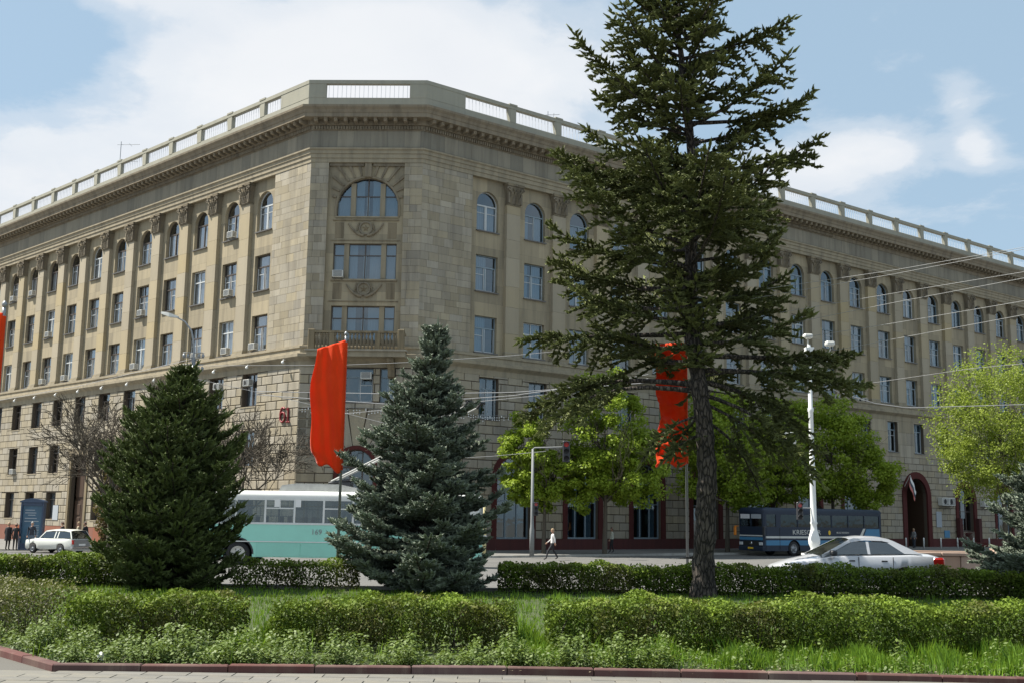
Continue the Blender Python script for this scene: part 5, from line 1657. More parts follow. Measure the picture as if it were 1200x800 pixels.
def bus_shell(T, L, Wd, z0, zb, zt, zr, arches, panes, mats, front_panes, roof_r=.28, name='body', nose=.1):
    """x: 0 = rear .. L = front; side y = +-Wd/2; zb = belt, zt = top of the windows, zr = roof"""
    body, upper, roofm = mats
    q = MB(); hw = Wd / 2
    for sg in (-1, 1):
        arch_panel(q, .12, L - .12, z0, zb, sg * hw, arches)
        for a in arches:                    # wheel housings
            pr = [(a[0] + a[2] * math.cos(math.pi * k / 12), a[1] + a[2] * math.sin(math.pi * k / 12)) for k in range(13)]
            for p, r in zip(pr, pr[1:]): q.face([(p[0], sg * hw, p[1]), (r[0], sg * hw, r[1]), (r[0], sg * (hw - .5), r[1]), (p[0], sg * (hw - .5), p[1])], .2, None, 1)
            q.face([(x, sg * (hw - .5), z) for x, z in pr], .2, None, 1)
    for x0, x1, nx in ((0, .12, -1), (L, L - .12, 1)):
        q.face([(x0, -hw + .12, z0), (x0, hw - .12, z0), (x0, hw - .12, zb), (x0, -hw + .12, zb)])
        for sg in (-1, 1): q.face([(x0, sg * (hw - .12), z0), (x1, sg * hw, z0), (x1, sg * hw, zb), (x0, sg * (hw - .12), zb)])
    q.face([(0, -hw, z0), (L, -hw, z0), (L, hw, z0), (0, hw, z0)], .2, None, 1)
    q.build(name, [M[body], M['black']], T)
    # roof: rounded cross sections, slightly drawn in at both ends
    r = MB(); secs = []
    for x, dr in ((0.0, .10), (.12, .02), (.5, 0), (L - .5, 0), (L - .12, .03), (L, .12)):
        pr = [(-hw + (.12 if x in (0.0, L) else 0), zt)]
        for k in range(7):
            a = math.pi - math.pi / 2 * k / 6
            pr.append((-hw + roof_r + roof_r * math.cos(a) + (.12 if x in (0.0, L) and k < 2 else 0), zr - dr - (zr - zt) * .62 + (zr - zt) * .62 * math.sin(a)))
        pr += [(-y, z) for y, z in reversed(pr)]
        secs.append([(x, y, z) for y, z in pr])
    n = len(secs[0]); v = [p for s in secs for p in s]; f = []
    for i in range(len(secs) - 1):
        for k in range(n - 1): f.append((i * n + k, i * n + k + 1, (i + 1) * n + k + 1, (i + 1) * n + k))
    f += [tuple(range(n)), tuple(range((len(secs) - 1) * n, len(secs) * n))]
    r.mesh(v, f, .5, 0, True); r.build('roof', M[roofm], T)
    # pillars and glass
    u = MB()
    for sg in (-1, 1):
        y0, y1 = sorted((sg * hw, sg * (hw - .07)))
        edges = sorted({.12, L - .12, *[e for p in panes[sg] for e in p[:2]]})
        for a, b in zip(edges, edges[1:]):
            if any(p[0] <= a + 1e-6 and b <= p[1] + 1e-6 for p in panes[sg]): continue
            u.box((a, y0, zb), (b, y1, zt))
        u.box((.12, y0 + .005, zb - .001), (L - .12, y1 - .005, zb + .05)); u.box((.12, y0 + .005, zt - .05), (L - .12, y1 - .005, zt + .002))
        for x0, x1 in ((0, .12), (L - .12, L)):
            for dx in (0,):
                P = [(x0, sg * (hw - .12)), (x1, sg * hw)] if x0 == 0 else [(x1, sg * (hw - .12)), (x0, sg * hw)]
                u.face([(P[0][0], P[0][1], zb), (P[1][0], P[1][1], zb), (P[1][0], P[1][1], zt), (P[0][0], P[0][1], zt)])
    fx = [(0, .05), (L - .05, L)]
    for e, (x0, x1) in enumerate(fx):
        for y in (-hw + .12, -.04, hw - .2): u.box((x0, y, zb), (x1, y + .08, zt))
        u.box((x0, -hw + .2, zb - .001), (x1, hw - .2, zb + .06)); u.box((x0, -hw + .2, zt - .06), (x1, hw - .2, zt))
    u.build('window_pillars', M[upper], T)
    for sg in (-1, 1):
        for p in panes[sg]:
            g = MB(); y = sg * (hw - .035)
            g.face([(p[0], y, zb + .05), (p[1], y, zb + .05), (p[1], y, zt - .05), (p[0], y, zt - .05)])
            w = g.build('pane', M[p[3] if len(p) > 3 else 'busglass'], T)
            if len(p) > 2 and p[2]:
                s = MB(); zz_ = zb + (zt - zb) * .62; y0, y1 = sorted((sg * (hw + .0), sg * (hw - .05)))
                s.box((p[0], y0, zz_ - .02), (p[1], y1, zz_ + .03)); xm = p[0] + (p[1] - p[0]) * .5
                s.box((xm - .02, y0, zz_ + .03), (xm + .02, y1, zt - .05)); s.build('slider', M[upper], w)
    for x in (.02, L - .02):
        g = MB(); g.face([(x, -hw + .2, zb + .06), (x, hw - .2, zb + .06), (x, hw - .2, zt - .06), (x, -hw + .2, zt - .06)]); g.build('windscreen', M['busglass'], T)

# ---- trolleybus: heading right (+x), seen from its right-hand side (-y)
M['offgrey'] = plain('dirty grey fibreglass', (.36, .36, .34), .6, var=.3)
TB = thing('trolleybus', 'turquoise and white trolleybus passing behind the blue grey spruce with raised poles', 'trolleybus', (-12.75, 47.2, TZ(-8, 47.2) - .02), R(-1.5))
TBL = 11.6; ar = [(1.75, .50, .60), (8.2, .50, .60)]
pn = []
x = .45
k = 0
while x < TBL - .8:
    pn.append((x, min(x + 1.12, TBL - .2), k % 2 == 0)); x += 1.2; k += 1
bus_shell(TB, TBL, 2.5, .38, 1.72, 2.72, 3.05, ar, {-1: pn, 1: pn}, ('turq', 'buswhite', 'buswhite'), 2)
q = MB(); q.box((.15, -1.275, .98), (TBL - .15, -1.25, 1.02)); q.box((.15, -1.27, 1.69), (TBL - .15, -1.25, 1.74)); q.build('trim_strip', M['buswhite'], TB)
for a, b in ((2.5, 4.3), (4.34, 6.1), (6.14, 7.4), (9.0, 10.6)):
    q = MB(); q.box((a, -1.268, .42), (b, -1.252, .95)); q.build('skirt_panel', M['turq2'], TB)
for xw in (1.75, 8.2):
    wheel(TB, xw, -1.08, .50, .50, .28, -1, rimmat='offwhite'); wheel(TB, xw, 1.08, .50, .50, .28, 1, rimmat='offwhite')
q = MB()
for (xc, zc, r) in ar:
    pr = [(xc + (r + d) * math.cos(math.pi * k / 12), zc + (r + d) * math.sin(math.pi * k / 12)) for d in (0, .06) for k in range(13)]
    for k in range(12): q.face([(pr[k][0], -1.262, pr[k][1]), (pr[k + 1][0], -1.262, pr[k + 1][1]), (pr[k + 14][0], -1.262, pr[k + 14][1]), (pr[k + 13][0], -1.262, pr[k + 13][1])])
    q.build('wheel_arch_trim', M['darkgrey'], TB)
    q = MB()
text('fleet_number', '169', .30, M['grey'], TB, (4.95, -1.262, 1.40), (R(90), 0, 0))
for x0, z in ((3.18, 2.40), (5.0 - .95 + .0, 2.40), (6.9, 2.36)):
    q = MB(); q.box((x0, -1.262, z - .0), (x0 + .22 if x0 < 6 else x0 + .42, -1.255, z + .3)); q.build('notice', M['paper'], TB)
q = MB()
for k in range(8):
    x = 2.4 + 1.0 * k
    for y in (-.95, .55):
        q.cbox((x, y, .95), (x + .42, y + .42, 1.40), .04); q.cbox((x - .06, y, 1.35), (x + .04, y + .42, 2.0), .03)
q.build('seats', M['seat'], TB, kind='stuff')
q = MB()
for k in range(5): q.tube([(2.2 + 2 * k, -.3, .9), (2.2 + 2 * k, -.3, 2.75)], .018, 6)
q.tube([(1, -.3, 2.45), (10.5, -.3, 2.45)], .016, 6); q.build('grab_rail', M['yellow'], TB, kind='stuff')
# roof box, pole bases and the poles with their ropes
q = MB(); q.prism([(3.15, 3.03), (3.3, 3.30), (3.9, 3.38), (5.7, 3.36), (6.4, 3.22), (6.55, 3.03)], -.62, .62); q.build('roof_equipment_box', M['offgrey'], TB)
q = MB(); q.box((6.0, -.5, 3.04), (8.4, .5, 3.12)); 
for k in range(7): q.box((6.1 + .32 * k, -.6, 3.12), (6.2 + .32 * k, .6, 3.18))
q.build('roof_walkway', M['grey'], TB)
q = MB(); q.box((5.7, -.45, 3.18), (6.1, .45, 3.46)); q.tube([(5.2, -.35, 3.4), (6.4, -.35, 3.62)], .07, 8); q.tube([(5.2, .35, 3.4), (6.4, .35, 3.62)], .07, 8); q.build('pole_base', M['darkgrey'], TB)
for yy, tip in ((-.35, (11.4, -.9, 6.6)), (.35, (10.8, .2, 6.8))):
    q = MB(); q.tube([(5.3, yy, 3.48), (8.3, yy * .5 + tip[1] * .5, 5.0), tip], [.05, .04, .028], 7)
    p = q.build('trolley_pole', M['offgrey'], TB)
    h = MB(); h.tube([(tip[0] - .05, tip[1], tip[2] - .06), (tip[0] + .12, tip[1], tip[2] + .16)], [.05, .07], 6); h.box((tip[0] + .0, tip[1] - .04, tip[2] + .12), (tip[0] + .3, tip[1] + .04, tip[2] + .22)); h.build('collector_shoe', M['black'], p)
q = MB()
for sg in (-1, 1): q.cbox((-.03, sg * .95 - .12, 1.0), (.02, sg * .95 + .12, 1.25), .01)
q.build('tail_lamp', M['taillight'], TB)

# ---- touring coach, front towards the left
CO = thing('coach', 'dark blue touring coach with light blue stripes parked nose left behind the white lamp post', 'coach', (0, 0, 0))
CL = 12.0
cw = Vector((math.cos(R(32)), math.sin(R(32))))
front = Vector((17.35, 76.6))              # near front corner
ctr = front + Vector((-cw.y, cw.x)) * 1.25
# local x: 0 = rear .. L = front; heading is back towards the left
CO.location = (ctr.x + cw.x * CL, ctr.y + cw.y * CL, .01); CO.rotation_euler = (0, 0, R(32) + math.pi)
# with this heading the side seen by the camera is +y
pc = [(.35, 1.9, 0, 'coachglass'), (1.98, 3.6, 0, 'coachglass'), (3.68, 5.3, 0, 'coachglass'), (5.38, 7.0, 0, 'coachglass'), (7.08, 8.7, 0, 'coachglass'), (8.78, 10.4, 0, 'coachglass')]
bus_shell(CO, CL, 2.5, .34, 1.92, 2.86, 3.28, [(2.7, .5, .58), (9.15, .5, .58)], {1: pc + [(10.85, 11.75, 0, 'coachglass')], -1: pc + [(10.6, 11.75, 0, 'coachglass')]}, ('navy', 'navy', 'navy'), 2)
for xw in (2.7, 9.15):
    wheel(CO, xw, 1.08, .5, .5, .28, 1); wheel(CO, xw, -1.08, .5, .5, .28, -1)
q = MB(); arch_panel(q, .2, 11.85, .72, 1.06, 1.258, [(2.7, .5, .60), (9.15, .5, .60)]); q.box((11.85, -.0, .72), (11.86, .0, .73)); q.build('stripe', M['sky_blue'], CO)
q = MB(); q.box((2.3, 1.25, 1.20), (11.85, 1.262, 1.34)); q.mesh([(2.3, 1.262, 1.2), (2.6, 1.262, 1.2), (2.1, 1.262, 1.9), (1.85, 1.262, 1.9)], [(0, 1, 2, 3)]); q.build('stripe', M['offwhite'], CO)
q = MB(); q.mesh([(2.2, 1.262, 1.06), (.3, 1.262, 1.06), (.35, 1.262, 1.88), (1.75, 1.262, 1.88)], [(0, 1, 2, 3)]); q.build('stripe', M['sky_blue'], CO)
text('lettering', 'KRIESCHER', .46, M['offwhite'], CO, (7.9, 1.264, 1.60), (R(90), 0, math.pi), sx=1.22)
text('lettering', 'BUS REISEN', .17, M['offwhite'], CO, (4.25, 1.264, 1.60), (R(90), 0, math.pi), sx=1.5)
q = MB(); q.prism([(5.62 + .12 * math.cos(a), 1.60 + .17 * math.sin(a)) for a in [i * math.pi / 5 for i in range(10)]], 1.26, 1.268); q.box((5.6, 1.262, 1.5), (5.64, 1.27, 1.7), mat=0); q.build('crest', M['yellow'], CO)
q = MB(); q.box((10.5, 1.252, .40), (10.54, 1.262, 1.9)); q.box((11.78, 1.252, .4), (11.8, 1.262, 1.9)); q.build('door_gap', M['black'], CO)
X = CL
q = MB(); q.box((X, -1.12, 1.06), (X + .012, 1.12, 1.26)); q.build('stripe', M['sky_blue'], CO)
q = MB(); q.box((X, -1.12, 1.32), (X + .012, 1.12, 1.40)); q.build('stripe', M['offwhite'], CO)
q = MB(); q.box((X, -.72, .68), (X + .015, .72, 1.0)); q.build('grille', M['black'], CO)
for sg in (-1, 1):
    q = MB(); q.cbox((X, sg * .95 - .17, .72), (X + .05, sg * .95 + .17, .92), .02); q.build('headlight', M['headlight'], CO)
q = MB(); q.lathe([(.12, 0), (.12, .02)], 16, (0, 0, 0)); o = q.build('badge', M['chrome'], CO); o.location = (X + .015, 0, .84); o.rotation_euler = (0, R(90), 0)
q = MB(); q.box((X + .06, -.26, .46), (X + .08, .26, .58)); q.build('number_plate', M['yellow'], CO)
q = MB(); q.cbox((X - .1, -1.2, .34), (X + .06, 1.2, .62), .04); q.build('bumper', M['navy'], CO)
for y0, y1, mt in ((.05, 1.0, 'blind'), (-1.0, -.1, 'curtain')):
    q = MB(); q.box((X + .0, y0, 2.52), (X + .015, y1, 2.82)); q.build('destination_board', M[mt], CO)
q = MB(); q.box((X - .1, 1.3, 1.9), (X + .25, 1.36, 2.0)); q.cbox((X + .1, 1.28, 1.35), (X + .22, 1.5, 2.0), .03); q.build('mirror', M['darkgrey'], CO)
q = MB(); q.box((X - .1, -1.36, 1.95), (X + .25, -1.3, 2.02)); q.cbox((X + .1, -1.5, 1.35), (X + .22, -1.28, 1.95), .03); q.build('mirror', M['orange'], CO)
q = MB()
for k in range(9):
    for y in (-.95, .5): q.cbox((1.2 + 1.0 * k, y, 1.3), (1.35 + 1.0 * k, y + .45, 2.25), .03)
q.build('seats', M['seat'], CO, kind='stuff')

# ---- passenger cars
def car(name, label, loc, rz, L, Wd, st, gh, wb, wr, paintm, glass='carglass', rear='boot', shiny=True, group=None, cat='car'):
    """st: stations (x, z_shoulder, halfwidth, z_top_centre) from nose (x=0) to tail; gh: greenhouse stations (x, z_roof)"""
    T = thing(name, label, cat, loc, rz, group)
    z0 = .2
    secs = []
    for x, zs, hw, ztc in st:
        zc = min(zs, .62)
        pr = [(0, z0), (hw * .82, z0), (hw * .96, z0 + .1), (hw, z0 + .32), (hw, (z0 + zs) / 2 + .08), (hw * .975, zs - .04), (hw * .93, zs), (hw * .6, (zs + ztc) / 2 + .01), (0, ztc)]
        secs.append([(x, y, z) for y, z in pr])
    xf, xr = wb; ra = wr + .05
    n = len(secs[0]); q = MB()
    # refine stations so that the wheel arches can be cut
    xs = [s[0][0] for s in secs]
    def sec_at(x):
        for a, b in zip(range(len(xs)), range(1, len(xs))):
            if xs[a] <= x <= xs[b]:
                t = (x - xs[a]) / (xs[b] - xs[a]); return [tuple(p[i] * (1 - t) + r[i] * t for i in range(3)) for p, r in zip(secs[a], secs[b])]
    cuts = sorted(set([round(v, 4) for v in xs + [xf + ra * math.cos(math.pi * k / 12) for k in range(13)] + [xr + ra * math.cos(math.pi * k / 12) for k in range(13)]]))
    cuts = [c for c in cuts if xs[0] <= c <= xs[-1]]
    def lift(s):
        x = s[0][0]; zl = 0
        for xc in (xf, xr):
            if abs(x - xc) <= ra + 1e-6: zl = max(zl, wr + math.sqrt(max(0, ra * ra - (x - xc) ** 2)))
        if zl <= 0: return s
        out = []
        for i, (xx, y, z) in enumerate(s):
            if i in (1, 2, 3, 4) and z < zl: out.append((xx, y if i > 1 else s[2][1], min(zl, s[5][2] - .03)))
            else: out.append((xx, y, z))
        return out
    S = [lift(sec_at(c)) for c in cuts]
    for sg in (1, -1):
        v = [(x, y * sg, z) for s in S for x, y, z in s]; f = []
        for i in range(len(S) - 1):
            for k in range(n - 1): f.append((i * n + k, i * n + k + 1, (i + 1) * n + k + 1, (i + 1) * n + k))
        q.mesh(v, f, .5, 0, True)
    for s in (S[0], S[-1]): q.mesh([(x, y, z) for x, y, z in s] + [(x, -y, z) for x, y, z in reversed(s)], [tuple(range(2 * n))], .5)
    q.build('body', M[paintm], T)
    # wheel housings
    h = MB()
    h.box((st[0][0] + .25, -Wd * .40, z0 + .02), (st[-1][0] - .25, Wd * .40, z0 + .35)); h.build('underbody', M['black'], T)
    # greenhouse
    x0, zb0 = gh[0]; x3, zb3 = gh[-1]
    hb = Wd / 2 * .93; ht = Wd / 2 * .70
    roof = gh[1:-1]
    g = MB(); p = MB()
    A = [(x, z) for x, z in gh]
    for sg in (1, -1):
        p = MB()
        belt = lambda x: hb - .01
        def P(x, z, top): return (x, sg * (ht if top else hb), z)
        wa, wbk = gh[1], gh[-2]
        xm = [gh[1][0] + .12, None]
        # side glass
        base = [(gh[0][0] + .22, gh[0][1] + .02), (gh[-1][0] - .18, gh[-1][1] + .01)]
        # pillars positions
        tops = [(gh[1][0] + .06, gh[1][1] - .06), (gh[-2][0] - .05, gh[-2][1] - .06)]
        xb = base[0][0] + (base[1][0] - base[0][0]) * .46
        panes = [((base[0][0], base[0][1]), (xb - .04, base[0][1] * .54 + base[1][1] * .46), (xb - .04, max(gh[1][1], gh[-2][1]) - .05), tops[0]),
                 ((xb + .04, base[0][1] * .54 + base[1][1] * .46), (base[1][0] - (.32 if rear == 'boot' else .0), base[1][1]), (tops[1][0] - (.1 if rear == 'boot' else 0), tops[1][1]), (xb + .04, max(gh[1][1], gh[-2][1]) - .05))]
        if rear == 'estate':
            x1 = base[1][0]; xq = x1 - 1.05
            panes[1] = ((xb + .04, base[0][1]), (xq - .04, base[0][1]), (xq - .04, tops[1][1] + .01), (xb + .04, tops[1][1] + .02))
            panes.append(((xq + .04, base[0][1]), (x1 + .05, base[1][1]), tops[1], (xq + .04, tops[1][1] + .01)))
        zlo = min(gh[0][1], gh[-1][1]); zhi = max(z for _, z in gh)
        def yy(z): t = (z - zlo) / (zhi - zlo); return sg * (hb + (ht - hb) * max(0, min(1, t)))
        for pn_ in panes:
            pn = [(x, yy(z) + sg * .004, z) for x, z in pn_]
            w = MB(); w.face(pn); w.build('side_window', M[glass], T)
        # body-coloured frame round the side glass
        outer = [(gh[0][0], gh[0][1])] + [(x, z) for x, z in roof] + [(gh[-1][0], gh[-1][1])]
        def strip(a, b, wd=.06):
            d = Vector((b[0] - a[0], b[1] - a[1])); nn = Vector((-d.y, d.x)).normalized() * wd
            c = [(a[0], a[1]), (b[0], b[1]), (b[0] - nn.x, b[1] - nn.y), (a[0] - nn.x, a[1] - nn.y)]
            p.face([(x, yy(z) + sg * .002, z) for x, z in c], .5)
            p.face([(c[0][0], yy(c[0][1]), c[0][1]), (c[1][0], yy(c[1][1]), c[1][1]), (c[1][0], yy(c[1][1]) * .93, c[1][1]), (c[0][0], yy(c[0][1]) * .93, c[0][1])])
        for a, b in zip(outer, outer[1:]): strip(a, b, -.07 if False else .07)
        for i in range(len(panes) - 1):
            a, b = panes[i], panes[i + 1]
            c = [a[1], b[0], b[3], a[2]]
            p.face([(x, yy(z) + sg * .006, z) for x, z in c], .5)
        if rear == 'boot':
            c = [panes[1][1], (gh[-1][0], gh[-1][1]), (gh[-2][0], gh[-2][1] - .05), panes[1][2]]
            p.face([(x, yy(z) + sg * .005, z) for x, z in c], .5)
        p.build('window_frame', M[paintm], T)
    # roof skin
    rs_ = MB(); v = []; f = []
    for x, z in roof: v += [(x, -ht * 1.0, z), (x, -ht * .6, z + .035), (x, 0, z + .045), (x, ht * .6, z + .035), (x, ht * 1.0, z)]
    m5 = len(roof)
    for i in range(m5 - 1):
        for k in range(4): f.append((i * 5 + k, i * 5 + k + 1, (i + 1) * 5 + k + 1, (i + 1) * 5 + k))
    rs_.mesh(v, f, .5, 0, True); rs_.build('roof', M[paintm], T)
    for a, b, nm in ((gh[0], gh[1], 'windscreen'), (gh[-1], gh[-2], 'rear_window')):
        w = MB(); e = .05
        w.face([(a[0], -hb + e, a[1]), (a[0], hb - e, a[1]), (b[0], ht - e * .3, b[1] + .0), (b[0], 0, b[1] + .04), (b[0], -ht + e * .3, b[1] + .0)]); w.build(nm, M[glass], T)
    for xw in (xf, xr):
        for sg in (1, -1): wheel(T, xw, sg * (Wd / 2 - .12), wr, wr, .19, sg)
    q = MB()
    for k in (0, 1): q.cbox((gh[1][0] + .25 + k * .0, -.55 + k * .7, .5), (gh[1][0] + .4, -.15 + k * .7, 1.12), .03)
    q.cbox((gh[-2][0] - .5, -.6, .5), (gh[-2][0] - .35, .6, 1.05), .03); q.build('seats', M['seat'], T)
    return T

# silver saloon, nose left: local x runs nose -> tail = world +x
SD = car('saloon_car', 'silver four door saloon driving left just behind the far hedge', (6.98, 30.1, .6), R(1.5), 4.75, 1.78,
         [(0, .50, .62, .52), (.10, .62, .74, .66), (.5, .74, .84, .80), (1.25, .88, .89, .96), (1.6, .93, .89, 1.0), (3.2, .96, .89, 1.0), (3.75, .98, .88, 1.03), (4.35, .97, .84, 1.02), (4.66, .90, .78, .96), (4.72, .60, .72, .62)],
         [(1.22, .95), (2.08, 1.36), (2.5, 1.415), (3.0, 1.405), (3.3, 1.35), (4.08, 1.0)], (.88, 3.58), .315, 'silver')
SD.scale = (.925, .96, .985)
q = MB(); q.cbox((4.36, -.83, .66), (4.735, -.42, .92), .05); q.build('tail_lamp', M['taillight'], SD)
q = MB(); q.cbox((4.36, .42, .66), (4.735, .83, .92), .05); q.build('tail_lamp', M['taillight'], SD)
q = MB(); q.cbox((0.03, -.76, .52), (.3, -.45, .66), .03); q.build('headlight', M['headlight'], SD)
q = MB(); q.cbox((1.42, -1.08, .94), (1.6, -.86, 1.08), .04); q.build('wing_mirror', M['darkgrey'], SD)
q = MB(); q.box((2.9, -.905, .80), (3.06, -.885, .83)); q.box((1.98, -.905, .80), (2.14, -.885, .83)); q.build('door_handle', M['darkgrey'], SD)
q = MB(); q.box((2.245, -.895, .3), (2.26, -.884, .92)); q.box((3.22, -.892, .55), (3.235, -.882, .92)); q.build('door_gap', M['black'], SD)
q = MB(); q.cbox((.5, -.903, .5), (4.4, -.875, .55), .01); q.build('side_moulding', M['grey'], SD)

# white boxy estate on the left, nose left, seen from the rear quarter
LD = car('estate_car', 'old off white boxy hatchback at the left kerb, half hidden by the green spruce', (-29.4, 70.0, TZ(-28, 68.5) + .01), R(-27), 4.1, 1.62,
         [(0, .62, .72, .64), (.06, .78, .76, .80), (.9, .86, .79, .9), (1.25, .88, .80, .92), (3.3, .9, .80, .93), (3.98, .88, .78, .9), (4.05, .62, .76, .64)],
         [(1.2, .9), (1.62, 1.36), (2.2, 1.42), (3.2, 1.42), (3.72, 1.36), (4.0, .93)], (.72, 3.1), .29, 'ladawhite', rear='estate')
q = MB(); q.box((4.06, -.62, .45), (4.07, .62, .86)); q.build('boot_panel', M['grey'], LD)
q = MB(); q.box((4.07, -.25, .50), (4.085, .25, .61)); q.build('number_plate', M['paper'], LD)
q = MB(); q.cbox((4.0, -.8, .32), (4.14, .8, .44), .02); q.build('bumper', M['chrome'], LD)
for sg in (-1, 1): q = MB(); q.cbox((4.0, sg * .68 - .07, .58), (4.08, sg * .68 + .07, .84), .01); q.build('tail_lamp', M['taillight'], LD)
# red hatchback glimpsed through the green spruce
RD = car('hatchback', 'red hatchback glimpsed through the lower branches of the young green spruce', (-17.2, 55.4, TZ(-15, 55)), R(-3), 3.9, 1.62,
         [(0, .6, .7, .62), (.08, .74, .75, .76), (.8, .86, .79, .9), (1.2, .9, .80, .94), (3.2, .92, .80, .96), (3.8, .88, .78, .92), (3.88, .6, .74, .62)],
         [(1.1, .92), (1.75, 1.36), (2.3, 1.42), (3.0, 1.4), (3.75, .95)], (.72, 3.1), .29, 'carred')

# ================================================================== STREET FURNITURE
# ---- tall white ornamental lamp post
LP = thing('lamp_post', 'tall white ornamental lamp post with turned pedestal and bracket lamps in front of the coach', 'lamp post', (14.9, 55.0, TZ(15, 55)))
q = MB(); q.box((-.5, -.5, 0), (.5, .5, .25)); q.box((-.36, -.36, .25), (.36, .36, .62)); q.box((-.52, -.52, .62), (.52, .52, .72))
q.build('pedestal', M['white'], LP)
q = MB(); q.lathe([(.26, .72), (.28, .80), (.17, .92), (.19, 1.0), (.28, 1.2), (.285, 1.4), (.21, 1.65), (.15, 1.9), (.145, 2.1), (.18, 2.18), (.145, 2.26), (.135, 4.6), (.165, 4.66), (.165, 4.8), (.125, 4.86), (.115, 7.6), (.145, 7.66), (.145, 7.8), (.105, 7.86), (.095, 10.9), (.07, 11.0)], 18)
q.build('column', M['white'], LP)
for z, s in ((10.45, 1), (10.45, -1)):
    q = MB(); L = 1.15 if s > 0 else .62
    q.mesh([(0, -.14, z + .14), (s * L, -.14, z + .08), (s * L, -.14, z - .3), (0, -.14, z - .34), (0, .14, z + .14), (s * L, .14, z + .08), (s * L, .14, z - .3), (0, .14, z - .34)], [(0, 1, 2, 3), (4, 5, 6, 7), (0, 1, 5, 4), (3, 2, 6, 7), (1, 2, 6, 5)])
    q.build('bracket_arm', M['white'], LP)
q = MB(); q.box((-.2, -.2, 10.3), (.2, .2, 10.85)); q.build('post_head', M['white'], LP)
for x, z in ((1.05, 10.95), (-.05, 11.3)):
    q = MB(); q.cbox((x - .22, -.2, z), (x + .22, .22, z + .22), .06); q.tube([(x, 0, z), (x, 0, z - .45)], .03, 6); q.build('floodlight', M['offwhite'], LP)
q = MB(); q.tube([(-.05, 0, 9.0), (-.05, 0, 10.3)], .05, 6); q.tube([(-.45, 0, 9.1), (-.45, 0, 10.4)], .045, 6); q.build('cable_pipe', M['white'], LP)
arm = MB(); arm.tube([(0, 0, 6.35), (-.5, -.2, 6.5), (-1.15, -.5, 6.55), (-1.5, -.7, 6.45)], [.035, .035, .03, .03], 6); a_o = arm.build('lamp_arm', M['white'], LP)
q = MB(); q.lathe([(.06, .22), (.30, .1), (.34, 0), (.30, -.16), (.12, -.26)], 14, (-1.25, -.62, 6.1)); q.build('lamp_shade', M['white'], a_o)
q = MB(); q.cbox((-2.3, -1.0, 6.38), (-1.45, -.7, 6.56), .05); q.build('lamp_shade', M['white'], a_o)

# ---- grey lamp post behind the green spruce, with catenary fittings
LQ = thing('lamp_post', 'slim grey lamp post with a curved arm reaching left over the young green spruce', 'lamp post', (-15.9, 55.0, TZ(-16, 55)))
q = MB(); q.lathe([(.17, 0), (.15, .5), (.13, 4), (.10, 9.9)], 12); q.build('column', M['grey'], LQ)
q = MB(); q.tube([(0, 0, 9.8), (-.03, 0, 10.6), (-.2, 0, 11.3), (-.55, 0, 11.75), (-1.0, 0, 11.98)], [.06, .05, .045, .04, .035], 7); ao = q.build('lamp_arm', M['grey'], LQ)
q = MB(); q.mesh([(-.9, -.07, 11.93), (-.9, .07, 11.93), (-.9, .06, 12.02), (-.9, -.06, 12.02), (-1.35, -.14, 11.98), (-1.35, .14, 11.98), (-1.35, .10, 12.18), (-1.35, -.10, 12.18), (-1.75, -.10, 12.12), (-1.75, .10, 12.12), (-1.75, .07, 12.24), (-1.75, -.07, 12.24)],
                   [(0, 1, 5, 4), (1, 2, 6, 5), (2, 3, 7, 6), (3, 0, 4, 7), (4, 5, 9, 8), (5, 6, 10, 9), (6, 7, 11, 10), (7, 4, 8, 11), (8, 9, 10, 11), (0, 1, 2, 3)], smooth=False)
q.build('lamp_head', M['offwhite'], ao)
q = MB()
for z in (9.3, 9.6, 9.95, 10.2): q.tube([(-.55, 0, z), (.5, 0, z)], .025, 5)
for x in (-.5, -.3, .25, .45): q.lathe([(.06, 0), (.08, .1), (.05, .2)], 8, (x, 0, 9.3)); q.lathe([(.06, 0), (.08, .1), (.05, .2)], 8, (x, 0, 9.95))
q.build('insulator_rack', M['grey'], LQ)

# ---- traffic light on a bent arm
TL_ = thing('traffic_light', 'traffic light on the side arm of a thin grey pole by the small lime tree', 'traffic light', (1.35, 66.6, .13))
q = MB(); q.lathe([(.14, 0), (.14, 1.5), (.11, 1.7), (.10, 2.0), (.075, 6.3)], 10); q.tube([(0, 0, 6.25), (.1, -.05, 6.36), (1.75, -.2, 6.42)], [.05, .045, .04], 7); q.tube([(.9, -.12, 6.38), (.9, -.12, 6.2)], .02, 5); q.build('pole', plain('dull galvanised steel', (.20, .21, .21), .7), TL_)
def signal(parent, loc, s=1.0):
    q = MB(); q.cbox((-.17, -.11, -.5), (.17, .11, .5), .03); b = q.build('signal_head', M['darkgrey'], parent); b.location = loc; b.scale = (s, s, s)
    for k in range(3):
        z = .33 - .33 * k
        v = MB(); N = 8
        pts = [(.13 * math.cos(math.pi * i / N), z + .13 * math.sin(math.pi * i / N)) for i in range(N + 1)]
        for p, r in zip(pts, pts[1:]): v.face([(p[0], -.11, p[1]), (r[0], -.11, r[1]), (r[0], -.28, r[1]), (p[0], -.28, p[1])])
        v.build('visor', M['darkgrey'], b)
        l = MB(); l.face([(.12 * math.cos(2 * math.pi * i / 12), -.115, z + .12 * math.sin(2 * math.pi * i / 12)) for i in range(12)]); l.build('lens', M['taillight'] if k == 0 else M['black'], b)
signal(TL_, (1.98, -.25, 6.15), 1.25)
signal(TL_, (.22, -.1, 2.75), .8)
# small signal on the white post in front of the coach
T2 = thing('traffic_light', 'small traffic light with two faces on the white ornamental post before the coach', 'traffic light', (14.35, 54.8, TZ(15, 55)))
signal(T2, (-.18, 0, 2.75), .85)
q = MB(); q.tube([(-.1, .1, 2.9), (.4, .15, 2.9)], .03, 6); q.build('bracket_arm', M['grey'], T2)

